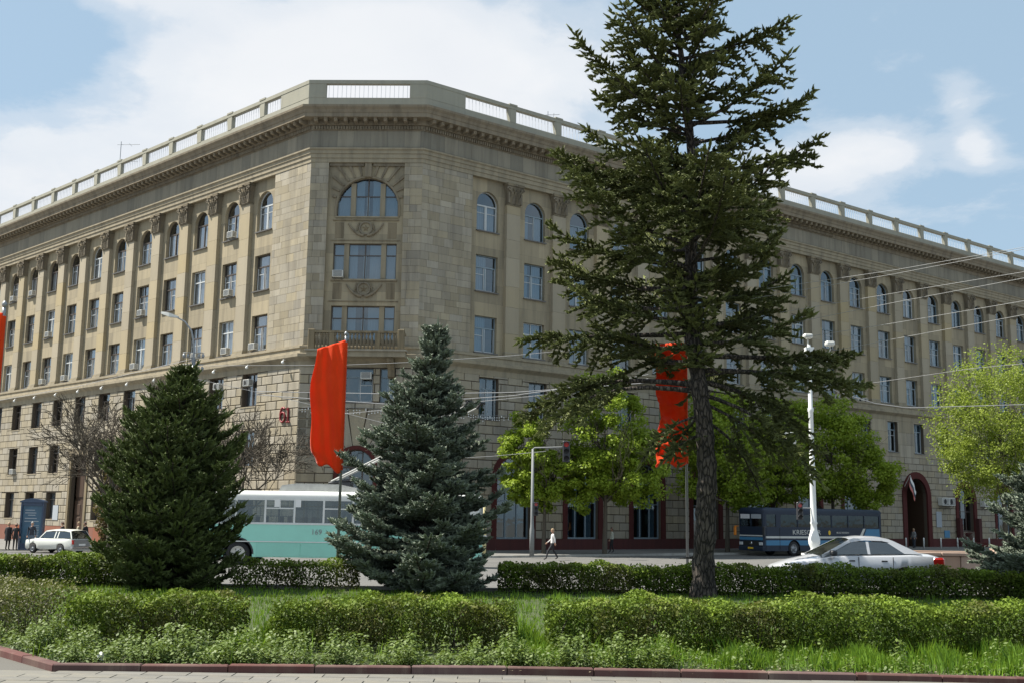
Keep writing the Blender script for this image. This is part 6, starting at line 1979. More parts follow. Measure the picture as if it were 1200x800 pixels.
# ---- yellow painted post right of the trolleybus
q = MB(); q.lathe([(.14, 0), (.13, .8), (.145, .85), (.13, .9), (.13, 1.9), (.09, 2.1), (.085, 3.0)], 10)
M['cream'] = plain('cream yellow paint', (.62, .52, .26), .6)
YP = thing('post', 'cream yellow painted post at the front end of the trolleybus, beside the blue grey spruce', 'post', (-1.28, 56.5, TZ(-1, 56))); q.build('shaft', M['cream'], YP)
q = MB(); q.box((-.15, -.16, 1.0), (.15, -.13, 1.35)); q.build('band', M['paper'], YP)

# ---- banners
def banner(label, plabel, px, py, ztop, zpole, h, w, seed, side=-1, polez=.62, ragged=0, mat='red', slant=.0):
    """cloth hanging from a vertical pole, attached along its right edge (side=-1) """
    P = thing('flagpole', plabel, 'flagpole', (px, py, polez))
    q = MB(); q.lathe([(.035, 0), (.032, ztop - polez), (.03, zpole - polez)], 10); q.lathe([(.02, 0), (.045, .04), (.045, .08), (.0, .13)], 8, (0, 0, zpole - polez)); q.build('pole', M['grey'], P)
    nx, nz = 26, 70; rr = random.Random(seed)
    V = []; F = []
    ph = [rr.uniform(0, 6.28) for _ in range(6)]
    for j in range(nz + 1):
        t = j / nz
        for i in range(nx + 1):
            u = i / nx
            edge = w * (1 + .05 * math.sin(t * 5 + ph[0]) + .03 * math.sin(t * 13 + ph[1])) * (1 - ragged * .05 * (math.sin(t * 19 + ph[5]) > .3))
            bulge = 1 + (.22 * math.sin(t * math.pi) if not ragged else .08 * math.sin(t * 7))
            x = side * u * edge * bulge * (1 - .10 * smooth01((t - .85) / .15) * u)
            y = -.09 * math.sin(u * 4.2 + t * 2.1 + ph[2]) * u - .035 * math.sin(u * 7 + t * 5 + ph[3]) * u * (1 + 2 * ragged) - (.008 + .025 * ragged) * math.sin(u * 3 + t * 27 + ph[4]) * (.3 + u)
            y += -.02 * math.sin(u * 17 + t * 6)
            if ragged: y += .05 * math.sin(t * 41 + u * 3) * (u + .3) + .035 * math.sin(t * 63 - u * 7)
            z = ztop - h * t - slant * u * (1 - t) + .05 * u * math.sin(t * 3) + (.06 * math.sin(u * 9 + ph[1]) * smooth01((t - .9) / .1)) + .22 * u * smooth01((t - .8) / .2) * (1 - ragged)
            V.append((x, y - .04, z - ztop))
        # sleeve
    for j in range(nz):
        for i in range(nx):
            a = j * (nx + 1) + i; F.append((a, a + 1, a + nx + 2, a + nx + 1))
    m = MB(); m.mesh(V, F, .5, 0, True); me = m.make('banner', M[mat])
    B = thing('banner', label, 'banner', (px, py, ztop), group=None)
    c = bpy.data.objects.new('cloth', me); link(c, B)
    so = c.modifiers.new('t', 'SOLIDIFY'); so.thickness = .004
    # seams and ties
    q = MB(); q.tube([(0, -.0, -.05), (0, 0, -h + .05)], .048, 8); q.build('sleeve', M[mat], B)
    return B
m_, t_, b_ = new_mat('red banner cloth')
g_ = t_.add('ShaderNodeTexCoord').outputs['Object']
c_ = t_.mix(t_.noise(g_, 3., 4), (.84, .060, .010), (.95, .105, .016))
t_.l.new(c_, b_.inputs['Base Color']); b_.inputs['Roughness'].default_value = .85; b_.inputs['Specular IOR Level'].default_value = .15; b_.inputs['Sheen Weight'].default_value = .3
tr_ = t_.add('ShaderNodeBsdfTranslucent'); tr_.inputs[0].default_value = (.85, .05, .01, 1)
mx_ = t_.add('ShaderNodeMixShader'); mx_.inputs[0].default_value = .38
t_.l.new(b_.outputs[0], mx_.inputs[1]); t_.l.new(tr_.outputs[0], mx_.inputs[2]); t_.l.new(mx_.outputs[0], t_.n['Material Output'].inputs[0])
bp_ = t_.add('ShaderNodeBump'); bp_.inputs['Strength'].default_value = .35; bp_.inputs['Distance'].default_value = .03
t_.l.new(t_.noise(g_, 7., 3, .5, .8), bp_.inputs['Height']); t_.l.new(bp_.outputs[0], b_.inputs['Normal'])
M['red'] = m_
banner('long plain red banner hanging left of its pole between the two young spruces', 'thin grey flagpole of the red banner between the two young spruces', -4.09, 27.0, 6.62, 6.72, 3.22, .66, 3, slant=.22)
banner('crumpled red banner hanging against the trunk of the tall spruce', 'thin grey flagpole behind the trunk of the tall spruce', 4.46, 28.2, 6.86, 6.95, 3.12, .78, 9, ragged=1)
banner('sliver of a red banner at the extreme left edge', 'flagpole of the red banner at the left edge', -8.84, 19.0, 5.75, 5.85, 1.62, .55, 5, polez=.62)

# ---- poster kiosk on the left pavement
KI = thing('poster_stand', 'blue illuminated poster stand with pediment roof on the left pavement', 'poster stand', (-30.0, 70.8, TZ(-30, 71) + .13), R(-8))
M['kblue'] = plain('dark blue stand paint', (.022, .045, .095), .4, coat=.4)
M['kpanel'] = plain('blue poster', (.05, .11, .17), .35, scale=1.5, var=.5)
q = MB(); q.cbox((-.78, -.16, 0), (-.66, .16, 2.95), .02); q.cbox((.66, -.16, 0), (.78, .16, 2.95), .02); q.cbox((-.66, -.14, 0), (.66, .14, .42), .02); q.cbox((-.66, -.14, 2.75), (.66, .14, 2.95), .02); q.build('frame', M['kblue'], KI)
q = MB(); q.prism([(-.85, 2.95), (.85, 2.95), (.8, 3.04), (.45, 3.16), (0, 3.22), (-.45, 3.16), (-.8, 3.04)], -.22, .22); q.build('roof', M['kblue'], KI)
q = MB(); q.box((-.66, -.06, .42), (.66, .06, 2.75)); q.build('panel', M['kpanel'], KI)
for k, (x0, x1, z) in enumerate([(-.5, .15, 2.45), (-.5, .25, 2.28), (-.3, .2, 2.14), (-.5, .3, 1.94), (-.52, .45, 1.76)] + [(-.12, .5, 1.5 - .1 * i) for i in range(9)]):
    q = MB(); q.box((x0, -.066, z), (x1, -.06, z + (.05 if k < 5 else .03))); q.build('poster_print', M['blind'], KI)

# ---- wall plaques, number sign, lamps, string of lights
NS = thing('number_sign', 'dark red house number 61 on the stone corner of the building', 'sign', OB + BP('L', 1.15, DB + .03, 8.85))
NS.rotation_euler = (0, 0, AL - math.pi); NS.scale = (.9, .9, .9)
M['signred'] = plain('dark red sign paint', (.20, .012, .015), .5)
def seven_stroke(pts, w, parent, x0, nm='digit'):
    q = MB(); q.tube([(x0 + x, -.07, z) for x, z in pts], w, 6, smooth=False); return q.build(nm, M['signred'], parent)
o = OB
# digit six as a ring with a curved tail, digit one with foot and flag
ring = [(-.42 + .30 * math.cos(a), -.14 + .36 * math.sin(a)) for a in [2 * math.pi * k / 18 for k in range(19)]]
tail = [(-.70, -.10), (-.73, .10), (-.66, .36), (-.52, .54), (-.34, .58), (-.20, .47)]
q = MB(); q.tube([(x, -.06, z) for x, z in ring], .075, 6, cap=False); q.tube([(x, -.06, z) for x, z in tail], .075, 6); q.build('digit', M['signred'], NS)
q = MB(); q.tube([(.28, -.06, -.52), (.28, -.06, .52)], .075, 6); q.tube([(.08, -.06, .38), (.28, -.06, .52)], .06, 6); q.tube([(.08, -.06, -.52), (.5, -.06, -.52)], .06, 6); q.build('digit', M['signred'], NS)
wl = MB(); wl.tube([(0, .3, .12), (0, .05, .12), (0, 0, .0)], .025, 5); wl.lathe([(.04, .06), (.09, .02), (.11, -.06), (.09, -.12), (.02, -.14)], 12, (0, 0, -.02))
wl_me = wl.make('wall_lamp', M['white'])
for side, ss in (('L', [1.3 + 4.28 * k for k in range(13)]),):
    for s in ss:
        o = bpy.data.objects.new('wall_lamp', wl_me); link(o, building); o.matrix_local = WM(side, s, DB + .42, 12.42)
SL = thing('string_lights', 'dangling string of small white lights across the corner above the entrance', 'string lights', OB)
q = MB(); rl = random.Random(3); bl = MB()
for side, s0, s1 in (('C', .2, 7.5), ('R', .2, 11.0)):
    s = s0; pts = []
    while s < s1:
        pts.append(BP(side, s, DB + .12, 9.28 + .05 * math.sin(s * 2)));
        if rl.random() < .85:
            d = rl.uniform(.12, .42)
            q.tube([pts[-1], pts[-1] - Vector((0, 0, d))], .008, 3, cap=False)
            for z in (d, d * .5): bl.box(pts[-1] + Vector((-.03, -.03, -z - .03)), pts[-1] + Vector((.03, .03, -z + .03)))
        s += .2
    q.tube(pts, .012, 4, cap=False)
q.build('cable', M['grey'], SL); bl.build('bulbs', M['paper'], SL, kind='stuff')

# ---- air conditioners (each one mounted in or under its own window)
ac = MB(); ac.cbox((-.36, -.38, 0), (.36, .02, .46), .02)
for k in range(5): ac.box((-.30, -.39, .06 + .08 * k), (.30, -.381, .10 + .08 * k), .2, 1)
for k in range(4): ac.box((.361, -.32, .08 + .09 * k), (.366, -.05, .12 + .09 * k), .2, 1)
ac_me = ac.make('casing', [M['offwhite'], M['darkgrey']])
fan = MB(); fan.face([(.14 * math.cos(a) - .08, -.392, .23 + .15 * math.sin(a)) for a in [2 * math.pi * k / 14 for k in range(14)]]); fan_me = fan.make('fan_grille', M['black'])
brm = MB(); brm.tube([(-.25, -.35, -.02), (-.25, .1, -.02), (-.25, .1, -.25), (-.25, -.35, -.02)], .015, 4); brm.tube([(.25, -.35, -.02), (.25, .1, -.02), (.25, .1, -.25), (.25, -.35, -.02)], .015, 4); br_me = brm.make('bracket', M['grey'])
ORD = ['first', 'second', 'third', 'fourth', 'fifth', 'sixth', 'seventh', 'eighth', 'ninth', 'tenth', 'eleventh', 'twelfth']
def aircon(side, s, off, z, label, split=False):
    T = thing('air_conditioner', label, 'air conditioner', OB + BP(side, s, off, z), group='air conditioners on the facade')
    T.rotation_euler = (0, 0, (AL - math.pi) if side == 'L' else (AR if side == 'R' else AC))
    link(bpy.data.objects.new('casing', ac_me), T); link(bpy.data.objects.new('bracket', br_me), T)
    if split: link(bpy.data.objects.new('fan_grille', fan_me), T)
    return T
rows = {'arched': (22.4, -.3, 'arched top'), 'rect1': (18.02, -.3, 'fifth floor'), 'rect2': (13.72, -.3, 'fourth floor'), 'l3': (11.1, DB - .05, 'third floor'), 'l2': (5.6, DB - .05, 'second floor')}
for row, k, dx, sp in [('arched', 1, -.35, 0), ('arched', 9, -.3, 0), ('arched', 10, -.3, 0), ('rect1', 1, -.3, 0), ('rect1', 4, -.3, 0), ('rect1', 8, -.3, 0), ('rect2', 0, .35, 0), ('rect2', 1, -.35, 0), ('rect2', 2, -.5, 0),
                       ('rect2', 4, .3, 0), ('rect2', 7, .0, 0), ('rect2', 8, .2, 0), ('l3', 0, 0, 1), ('l3', 1, -.45, 1), ('l2', 9, -.5, 0), ('rect2', 11, .1, 0)]:
    z, off, nm = rows[row]
    aircon('L', 5.78 + BAY_L * k + dx, off, z, 'air conditioner in the %s window, %s column left of the corner, left wing' % (nm, ORD[k]), bool(sp))
aircon('C', 2.12, -.27, 18.1, 'air conditioner at the left of the wide corner window above the balcony')
aircon('C', 4.35, DB - .05, 11.2, 'white framed air conditioner in the window under the corner balcony')
for k, dx in ((5, .6), (9, .45), (10, -.4), (10, .4)):
    aircon('R', 5.78 + BAY_R * k + dx, -.25, 13.3, 'air conditioner on the belt ledge, %s column of the right wing%s' % (ORD[k], '' if dx > 0 else ', left one'), True)
aircon('R', 15.6, DB + .1, 9.6, 'white outdoor unit beside the crumpled red banner', True)
for s, w in ((60.9, 'left of the pair beside the gateway'), (62.0, 'right of the pair beside the gateway'), (68.5, 'just right of the arched ground window'), (70.2, 'nearest the silvery spruce')):
    T = aircon('R', s, DB + .06, 4.1, 'white outdoor unit low on the wall, ' + w, True); T.scale = (1.6, 1.3, 1.6)

# plaques and small flag at the portal
for s, z, w, h, m in ((59.9, 2.0, .9, 1.5, 'blind'), (61.2, 1.0, .9, .7, 'sky_blue')):
    q = MB(); fbox(q, 'R', s, s + w, z, z + h, DB + .03, DB + .08, .5); 
    T = thing('plaque', 'pale notice board right of the red gateway' if z > 1.5 else 'small blue notice low on the wall right of the gateway', 'sign', OB); q.build('board', M[m], T)
T = thing('plaque', 'small grey plaque on the left wing wall above the white car', 'sign', OB); q = MB(); fbox(q, 'L', 34.0, 35.0, 1.55, 2.8, DB + .02, DB + .07); q.build('board', M['blind'], T)
FL = thing('flag', 'small white blue and red flag leaning out over the gateway', 'flag', OB + BP('R', 54.7, DB, 6.2)); FL.rotation_euler = (0, 0, AR)
q = MB(); q.tube([(0, 0, -.6), (-.4, -1.0, .6)], .03, 6); q.build('staff', M['white'], FL)
for k, m in enumerate(('paper', 'navy', 'carred')):
    q = MB(); n = 8
    for i in range(n):
        a = lambda t: (-.4 + (.1 + 1.9 * t), -1.0 + .7 * t + .05 * math.sin(t * 9), .6 - 1.5 * t)
        p, r = a(i / n), a((i + 1) / n); d = (-.10, .0, -.30)
        q.face([(p[0] + d[0] * k, p[1], p[2] + d[2] * k), (r[0] + d[0] * k, r[1], r[2] + d[2] * k), (r[0] + d[0] * (k + 1), r[1], r[2] + d[2] * (k + 1)), (p[0] + d[0] * (k + 1), p[1], p[2] + d[2] * (k + 1))], smooth=True)
    q.build('stripe', M[m], FL)

# ---- bollards before the gateway, granite parapet of the underpass
bo = MB(); bo.lathe([(.07, 0), (.07, .85), (.05, .95)], 8); bo_me = bo.make('shaft', M['white'])
for k in range(7):
    px = 49.0 + 2.75 * k
    pos = OB + BP('R', px, 4.0, 0)
    T = thing('bollard', 'slim white bollard on the pavement by the gateway, %s from the left' % ORD[k], 'bollard', (pos.x, pos.y, .13), group='white bollards by the gateway')
    link(bpy.data.objects.new('shaft', bo_me), T)
M['granite'] = stone('pinkish grey granite', (.33, .24, .19), dirt=(.14, .10, .08), dirt_amt=.4, tone_amt=.3, bump=.15)
UP = thing('parapet_wall', 'pinkish granite parapet of the pedestrian underpass right of the silver car', 'parapet', (14.2, 37.5, TZ(14, 37.5)))
for k in range(3):
    q = MB(); q.cbox((-1.9 + 1.32 * k, -.2, 0), (-.6 + 1.32 * k, .2, .86 + .0 * k), .02, .3 + .2 * k); q.build('stone_block', M['granite'], UP)
for k in range(2):
    q = MB(); q.cbox((-2.0 + 2.1 * k, -.26, .87), (.08 + 2.1 * k, .26, .98), .02, .6); q.build('coping', M['granite'], UP)
q = MB(); q.mesh([(2.1, -.2, 0), (2.1, .2, 0), (2.9, 1.6, 0), (2.5, 1.7, 0), (2.1, -.2, .95), (2.1, .2, .95), (2.9, 1.6, 1.1), (2.5, 1.7, 1.1)], [(0, 3, 7, 4), (4, 5, 6, 7), (0, 1, 5, 4), (1, 2, 6, 5)]); q.build('stone_block', M['granite'], UP)
q = MB(); q.cbox((-2.0, 1.7, .87), (2.6, 2.2, .98), .02); q.cbox((-1.9, 1.75, 0), (2.5, 2.15, .87), .02); q.build('stone_block', M['granite'], UP)

# ---- roof antennas and chimney box
def antenna(label, side, s, h, els):
    T = thing('antenna', label, 'antenna', OB + BP(side, s, -2.0, 29.8)); T.rotation_euler = (0, 0, 0)
    q = MB(); q.tube([(0, 0, 0), (0, 0, h)], .03, 6)
    for z, w in els: q.tube([(-w * .2, 0, z), (w, 0, z + .05)], .02, 4); q.tube([(w * .5, -.4, z), (w * .5, .4, z)], .015, 4)
    q.build('mast', M['grey'], T)
antenna('tall thin television antenna on the roof of the left wing', 'L', 32.0, 5.6, [(5.3, 1.7), (3.7, 1.6), (1.9, .8)])
antenna('small antenna on the roof of the right wing beside the tall spruce', 'R', 12.6, 3.6, [(3.3, .9)])
T = thing('roof_vent', 'small orange and grey vent box behind the parapet of the right wing', 'vent', OB + BP('R', 49.0, -.3, 29.8)); T.rotation_euler = (0, 0, AR)
q = MB(); q.cbox((-.3, 0, 0), (.3, .6, 1.05), .03); q.build('casing', M['offwhite'], T); q = MB(); q.box((.301, .1, .3), (.35, .5, 1.0)); q.build('door', M['orange'], T)

# ---- overhead wires
M['wire'] = plain('weathered wire', (.33, .33, .33), .6)
def wire(label, pts, r=.018, sag=.0, mat='wire', name='overhead_wire'):
    q = MB(); P = []
    for a, b in zip(pts, pts[1:]):
        a, b = Vector(a), Vector(b)
        for k in range(10):
            t = k / 10; p = a.lerp(b, t); p.z -= sag * 4 * t * (1 - t); P.append(p)
    P.append(Vector(pts[-1])); base = P[0].copy()
    q.tube([p - base for p in P], r, 5, cap=False)
    o = q.build(name, M[mat], None); o.location = base
    return tag(o, label, 'wire', 'overhead wires')
for lab, pts in [
('higher wire of the top pair crossing the right wing cornice', [(9.87, 20.41, 7.6), (7.99, 22.67, 7.6), (5.8, 24.76, 7.6)]),
('lower wire of the top pair crossing the right wing cornice', [(9.93, 20.54, 7.6), (8.12, 23.03, 7.6), (5.68, 25.98, 7.6)]),
('wire crossing the arched windows of the right wing, higher of its pair', [(10.01, 20.74, 7.2), (8.13, 23.1, 7.2), (6.27, 25.55, 7.2)]),
('wire crossing the arched windows of the right wing, lower of its pair', [(9.82, 20.37, 7.0), (8.12, 23.12, 7.0), (6.05, 26.79, 7.0)]),
('thicker wire below the arched windows of the right wing', [(9.89, 20.57, 6.6), (8.19, 23.34, 6.6), (5.37, 27.42, 6.6)]),
('wire sloping down behind the lamp post head', [(9.78, 20.38, 6.3), (7.82, 24.54, 6.3), (5.59, 29.39, 6.3)]),
('wire passing before the fourth floor windows of the right wing', [(12.46, 26.1, 6.2), (11.43, 27.29, 6.2), (9.06, 32.51, 6.2)]),
]:
    wire(lab, pts, .0052)
for lab, pts, r in [
    ('hanging span wire sagging in front of the belt ledge at the right', [(28.51, 60.0, 8.85), (23.64, 60.0, 8.63), (21.42, 60.0, 8.55), (19.76, 60.0, 8.76), (17.83, 60.0, 9.34), (15.1, 56.0, 9.6)], .022),
    ('lower of the two trolley wires running right from behind the flag', [(-12.22, 53.0, 7.99), (-5.87, 53.0, 7.63), (0.04, 53.0, 8.13), (4.13, 53.0, 8.77), (6.58, 53.0, 9.05)], .018),
    ('upper of the two trolley wires running right from behind the flag', [(-12.46, 54.0, 8.26), (-5.38, 54.0, 8.24), (0.04, 54.0, 8.4), (6.71, 54.0, 8.97)], .018),
    ('thin wire in front of the corner balcony', [(-16.59, 58.0, 10.0), (-8.79, 58.0, 10.16), (-5.38, 58.0, 10.35), (0.01, 58.0, 10.79), (5.41, 58.0, 11.38)], .012),
    ('wire from the grey lamp post down behind the top of the blue grey spruce', [(-15.97, 55.0, 9.0), (-11.82, 57.0, 8.29), (-5.62, 57.0, 6.85), (-2.55, 57.0, 6.37)], .012),
    ('short thick wire left of the traffic light', [(-2.66, 60.0, 5.48), (-0.96, 60.0, 5.6), (1.92, 60.0, 5.91)], .012),
    ('wire rising right across the corner above the trolley poles', [(-7.49, 50.0, 6.88), (-4.96, 50.0, 7.15), (-1.5, 50.0, 7.51), (1.58, 50.0, 7.87), (6.21, 50.0, 8.87)], .012),
    ('wire from the left photo edge to the grey lamp post', [(-28.13, 60.0, 8.14), (-23.58, 60.0, 9.04), (-15.97, 55.0, 9.95)], .012),
]:
    wire(lab, pts, r)

# ================================================================== PEOPLE
M['skin'] = plain('skin', (.42, .24, .16), .55, var=.08)
HAIR = {'dark': plain('dark hair', (.03, .022, .018), .7), 'light': plain('light hair', (.28, .20, .11), .7), 'grey': plain('grey hair', (.35, .34, .32), .7)}
def cloth(name, col): 
    if name not in M: M[name] = plain(name, col, .85, scale=9, var=.25)
    return M[name]
def skin_mesh(name, verts, edges, radii, mat, parent, root=0, sub=1):
    me = bpy.data.meshes.new(name); me.from_pydata(verts, edges, []); me.materials.append(mat)
    o = bpy.data.objects.new(name, me); link(o, parent)
    sk = o.modifiers.new('skin', 'SKIN'); sk.use_smooth_shade = True
    lay = me.skin_vertices[0] if me.skin_vertices else None
    if lay is None:
        import bmesh as _b
        bm = _b.new(); bm.from_mesh(me); bm.verts.layers.skin.verify(); bm.to_mesh(me); bm.free(); lay = me.skin_vertices[0]
    for i, r in enumerate(radii):
        rr_ = r if isinstance(r, tuple) else (r, r)
        lay.data[i].radius = rr_; lay.data[i].use_root = (i == root)
    s = o.modifiers.new('sub', 'SUBSURF'); s.levels = sub; s.render_levels = sub
    return o

def body_material(name, shirt, trousers, shoes):
    """skin, shirt, trousers and shoes by height on the figure (a real garment split, fixed to the body)"""
    m, t, bs = new_mat(name)
    g = t.add('ShaderNodeTexCoord').outputs['Object']
    s = t.add('ShaderNodeSeparateXYZ'); t.l.new(g, s.inputs[0])
    z = t.math('DIVIDE', s.outputs[2], 2.0)
    c = t.ramp(z, [(0, shoes), (.045, trousers), (.475, shirt), (.735, (.42, .24, .16))], 'CONSTANT')
    c = t.mix(1.0, c, t.ramp(t.noise(g, 14, 3), [(.3, .8), (.7, 1.15)]), 'MULTIPLY')
    t.l.new(c, bs.inputs['Base Color']); bs.inputs['Roughness'].default_value = .85
    return m

def person(label, loc, rz, pose, shirt, trousers, shoes=(.02, .02, .02), hair='dark', h=1.75, bag=None, group=None, coat=False):
    T = thing('person', label, 'person', loc, rz, group); k = h / 1.75; T.scale = (k, k, k)
    # pose: leg swing (m, forwards of each foot), arm swing, lean, elbow bend
    lf, rf, la, ra, lean = pose
    hip = .93; sh = 1.43
    V = [(0, 0, hip + .02), (lean * .4, 0, 1.15), (lean * .8, 0, 1.36), (lean, 0, 1.47), (lean * 1.1, 0, 1.54)]
    Rr = [(.155, .125), (.15, .11), (.165, .115), (.085, .075), (.055, .055)]
    E = [(0, 1), (1, 2), (2, 3), (3, 4)]
    for sgn, f in ((1, lf), (-1, rf)):
        kb = .10 + max(0, -f) * .25
        b = len(V)
        V += [(0, sgn * .09, hip - .07), (f * .55 + kb * .5, sgn * .095, .50 + (abs(f) * .02)), (f, sgn * .10, .10 + (max(0, -f) * .18)), (f + .15, sgn * .115, .045 + (max(0, -f) * .05))]
        Rr += [(.095, .095), (.06, .06), (.042, .042), (.035, .05)]
        E += [(0, b), (b, b + 1), (b + 1, b + 2), (b + 2, b + 3)]
    hands = []
    for sgn, a in ((1, la), (-1, ra)):
        b = len(V)
        el = (lean + a * .30 - .03, sgn * .235, 1.15); wr_ = (lean + a * .75 + .06, sgn * .24, .90 + abs(a) * .22)
        V += [(lean * .9, sgn * .165, 1.41), el, wr_]
        Rr += [(.062, .062), (.043, .043), (.028, .028)]
        E += [(2, b), (b, b + 1), (b + 1, b + 2)]
        hands.append((el, wr_, sgn))
    bm_ = body_material('clothes of ' + label[:24], shirt, trousers, shoes)
    skin_mesh('body', V, E, Rr, bm_, T, 0, 1)
    # head with face, ears, hair
    hx, hz_ = lean * 1.2 + .015, 1.655
    q = MB(); n = 12; v = []; f = []
    prof = [(-.118, .03), (-.10, .058), (-.06, .072), (-.01, .079), (.04, .080), (.08, .066), (.108, .036), (.118, .006)]
    for zc, r in prof:
        for i in range(n):
            a = 2 * math.pi * i / n; x = math.cos(a) * r * 1.22; y = math.sin(a) * r * .95
            if zc < -.04 and x > 0: x *= 1.12
            v.append((hx + x, y, hz_ + zc))
    for i in range(len(prof) - 1):
        for j in range(n): f.append((i * n + j, i * n + (j + 1) % n, (i + 1) * n + (j + 1) % n, (i + 1) * n + j))
    f += [tuple(range(n - 1, -1, -1)), tuple(range((len(prof) - 1) * n, len(prof) * n))]
    q.mesh(v, f, .5, 0, True)
    q.mesh([(hx + .09, -.012, hz_ - .02), (hx + .09, .012, hz_ - .02), (hx + .125, 0, hz_ - .03), (hx + .093, 0, hz_ + .02)], [(0, 1, 2), (0, 2, 3), (1, 3, 2)])
    for s in (-1, 1): q.box((hx - .015, s * .078 - .008, hz_ - .03), (hx + .02, s * .078 + .008, hz_ + .03))
    hd = q.build('head', M['skin'], T)
    e = MB()
    for s in (-1, 1): e.box((hx + .086, s * .03 - .012, hz_ + .008), (hx + .098, s * .03 + .012, hz_ + .018))
    e.box((hx + .088, -.022, hz_ - .068), (hx + .097, .022, hz_ - .062)); e.build('eyes_and_mouth', HAIR['dark'], hd)
    q = MB(); v = []; f = []
    for j in range(6):
        ph = j / 5 * math.pi / 2
        for i in range(12):
            a = 2 * math.pi * i / 12; back = .5 - .5 * math.cos(a)
            z = hz_ + .12 * math.sin(ph) + (-.01 - .075 * back) * (1 - math.sin(ph)) + .035 * (1 - back) * (1 - math.sin(ph))
            v.append((hx - .006 + .104 * math.cos(ph) * math.cos(a), .085 * math.cos(ph) * math.sin(a), z + .008))
    for j in range(5):
        for i in range(12): f.append((j * 12 + i, j * 12 + (i + 1) % 12, (j + 1) * 12 + (i + 1) % 12, (j + 1) * 12 + i))
    q.mesh(v, f, .5, 0, True); q.build('hair', HAIR[hair], T)
    for el, wr_, sgn in hands:
        d = (Vector(wr_) - Vector(el)).normalized(); q = MB(); w = Vector(wr_)
        s = Vector((0, 1, 0)).cross(d).normalized(); t = d.cross(s)
        q.tube([w - d * .01, w + d * .04, w + d * .085], [.024, .036, .033], 6)
        for i, L in enumerate((.07, .08, .075, .06)):
            o_ = s * (.027 - .018 * i); q.tube([w + d * .08 + o_, w + d * (.08 + L * .55) + o_, w + d * (.08 + L * .9) + o_ - t * .02 * sgn], [.009, .0085, .007], 5)
        q.tube([w + d * .03 + s * .03, w + d * .06 + s * .055, w + d * .09 + s * .06], [.011, .01, .008], 5)
        q.build('hand', M['skin'], T)
    if coat:
        q = MB(); v = []; f = []
        for j, (z, rx, ry) in enumerate([(1.40, .13, .19), (1.1, .15, .19), (.8, .17, .21), (.62, .19, .22)]):
            for i in range(14):
                a = 2 * math.pi * i / 14; v.append((lean * (z - .6) + rx * math.cos(a), ry * math.sin(a), z))
        for j in range(3):
            for i in range(14): f.append((j * 14 + i, j * 14 + (i + 1) % 14, (j + 1) * 14 + (i + 1) % 14, (j + 1) * 14 + i))
        q.mesh(v, f, .5, 0, True); q.build('coat', cloth('coat cloth %.2f' % coat[0], coat), T)
    if bag:
        q = MB(); w = Vector(hands[0][1]) if bag[0] > 0 else Vector(hands[1][1])
        B = thing('bag', bag[1], 'bag', T.location); B.rotation_euler = (0, 0, rz); B.scale = (k, k, k)
        q.cbox((w.x - .14, w.y - .04, w.z - .42), (w.x + .14, w.y + .04, w.z - .12), .03); q.tube([(w.x - .08, w.y, w.z - .13), (w.x, w.y, w.z - .05), (w.x + .08, w.y, w.z - .13)], .01, 5)
        q.build('bag_body', M[bag[2]], B)
    return T
PG = 'people waiting by the poster stand'
def zp(x, y, d=.13): return TZ(x, y) + d
person('man in a white shirt and dark trousers striding left near the small lime tree', (2.45, 63.87, .01), R(186), (.36, -.34, -.22, .3, -.03), (.62, .60, .58), (.022, .022, .026), hair='light', bag=None)
person('person in a pale jacket and dark trousers beside the large lime tree trunk', (6.82, 74.6, .13), R(170), (.12, -.1, .1, -.1, 0), (.46, .46, .38), (.018, .018, .02), h=1.66)
person('person in dark jacket and jeans waiting leftmost by the kerb', (-31.7, 69.4, zp(-32, 70)), R(-60), (.05, -.05, .1, .05, 0), (.035, .03, .035), (.05, .08, .11), group=PG)
person('person in red brown coat standing second from the left', (-33.0, 71.6, zp(-33, 72)), R(10), (.02, 0, .05, .05, 0), (.20, .035, .03), (.03, .03, .03), group=PG, coat=(.22, .04, .035))
person('woman in long black coat with her back to the road, left of the poster stand', (-31.1, 70.0, zp(-31, 70)), R(80), (.0, 0, .05, .05, 0), (.02, .02, .022), (.02, .02, .02), hair='light', h=1.7, group=PG, coat=(.018, .018, .02))
person('person in black beside the left frame of the poster stand', (-30.5, 69.7, zp(-30.5, 70)), R(100), (.02, -.02, .05, .05, 0), (.018, .018, .02), (.02, .02, .022), h=1.65, group=PG)
person('person in dark jacket carrying a white bag in front of the poster stand', (-29.35, 69.3, zp(-29.3, 69.5)), R(-70), (.12, -.1, .12, .0, 0), (.03, .035, .05), (.10, .13, .17), hair='grey', group=PG, bag=(1, 'white plastic carrier bag held by the person before the poster stand', 'paper'))
person('person in dark clothes right of the poster stand', (-28.0, 70.6, zp(-28, 70.6)), R(180), (.1, -.1, .1, .0, 0), (.03, .025, .028), (.02, .02, .025), group=PG)
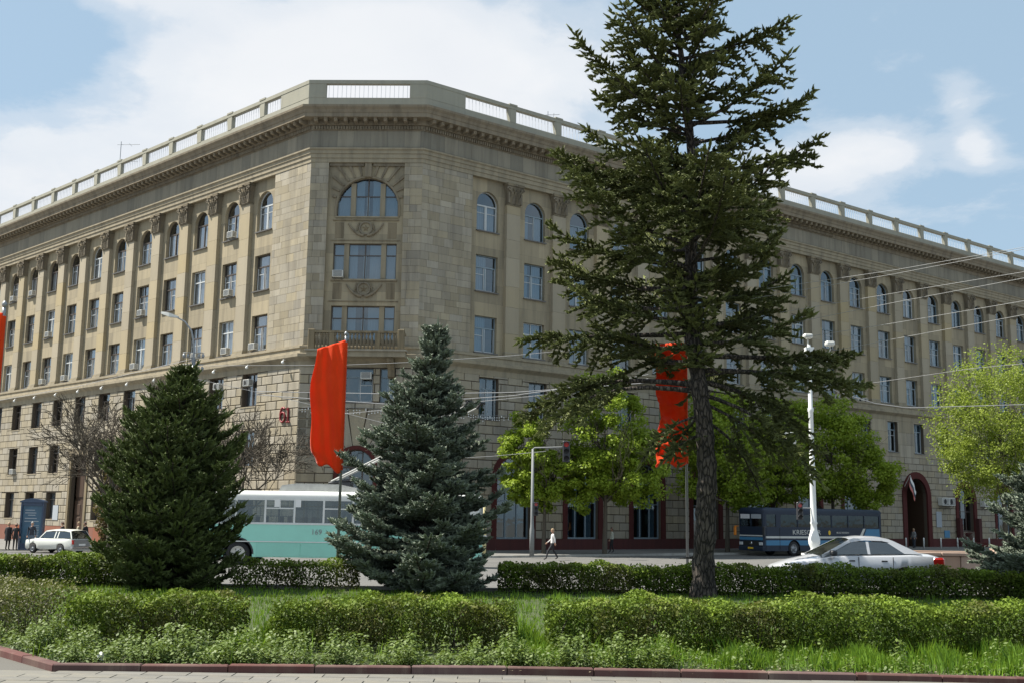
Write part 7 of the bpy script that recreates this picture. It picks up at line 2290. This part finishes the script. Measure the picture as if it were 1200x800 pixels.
person('person in a beige jacket leaning by the white car', (-27.2, 70.8, zp(-27, 70.8)), R(200), (.1, -.05, .2, .2, -.12), (.32, .27, .18), (.05, .05, .05), hair='light', group=PG)
person('person in black jacket bending behind the white car', (-26.6, 71.0, zp(-26.6, 71)), R(170), (.05, -.05, .25, .2, .12), (.015, .015, .018), (.02, .02, .02), group=PG)
a_ = OB + BP('R', 51.5, 3.2, 0)
person('person in a grey jacket standing left of the gateway', (a_.x, a_.y, .13), R(200), (.05, -.05, .1, .1, 0), (.22, .23, .24), (.04, .05, .07), hair='light')
a_ = OB + BP('R', 53.0, 2.2, 0)
person('dark dressed person in the shade by the gateway', (a_.x, a_.y, .13), R(250), (.05, -.05, .1, .1, 0), (.03, .03, .035), (.03, .03, .035))
# passengers seen through the trolleybus windows
for x, sc, lb, hr in ((-8.9, (.45, .42, .36), 'passenger in a pale top seated in the middle of the trolleybus', 'light'), (-7.7, (.03, .03, .04), 'dark haired passenger in dark jacket seated in the trolleybus', 'dark'), (-6.5, (.05, .26, .28), 'passenger in a turquoise top by the trolleybus window', 'light')):
    T = thing('person', lb, 'person', (x, 46.75, .66)); 
    skin_mesh('body', [(0, 0, .42), (0, 0, .7), (0, 0, .95), (0, 0, 1.1), (.02, 0, 1.18), (.4, .1, .5), (.4, .1, .1), (.4, -.1, .5), (.4, -.1, .1), (.0, .19, .98), (.1, .24, .7), (.3, .2, .6), (0, -.19, .98), (.1, -.24, .7), (.3, -.2, .6)],
              [(0, 1), (1, 2), (2, 3), (3, 4), (0, 5), (5, 6), (0, 7), (7, 8), (2, 9), (9, 10), (10, 11), (2, 12), (12, 13), (13, 14)], [.14, .14, .15, .08, .055, .08, .05, .08, .05, .065, .045, .03, .065, .045, .03], cloth('shirt %.2f %.2f' % (x, sc[0]), sc), T, 0, 1)
    q = MB(); q.lathe([(.03, -.11), (.065, -.06), (.08, 0), (.078, .05), (.05, .1), (.01, .118)], 12, (.03, 0, 1.3)); q.build('head', M['skin'], T)
    q = MB(); q.lathe([(.088, -.0), (.09, .05), (.06, .11), (.01, .13)], 12, (.012, 0, 1.3)); q.build('hair', HAIR[hr], T)
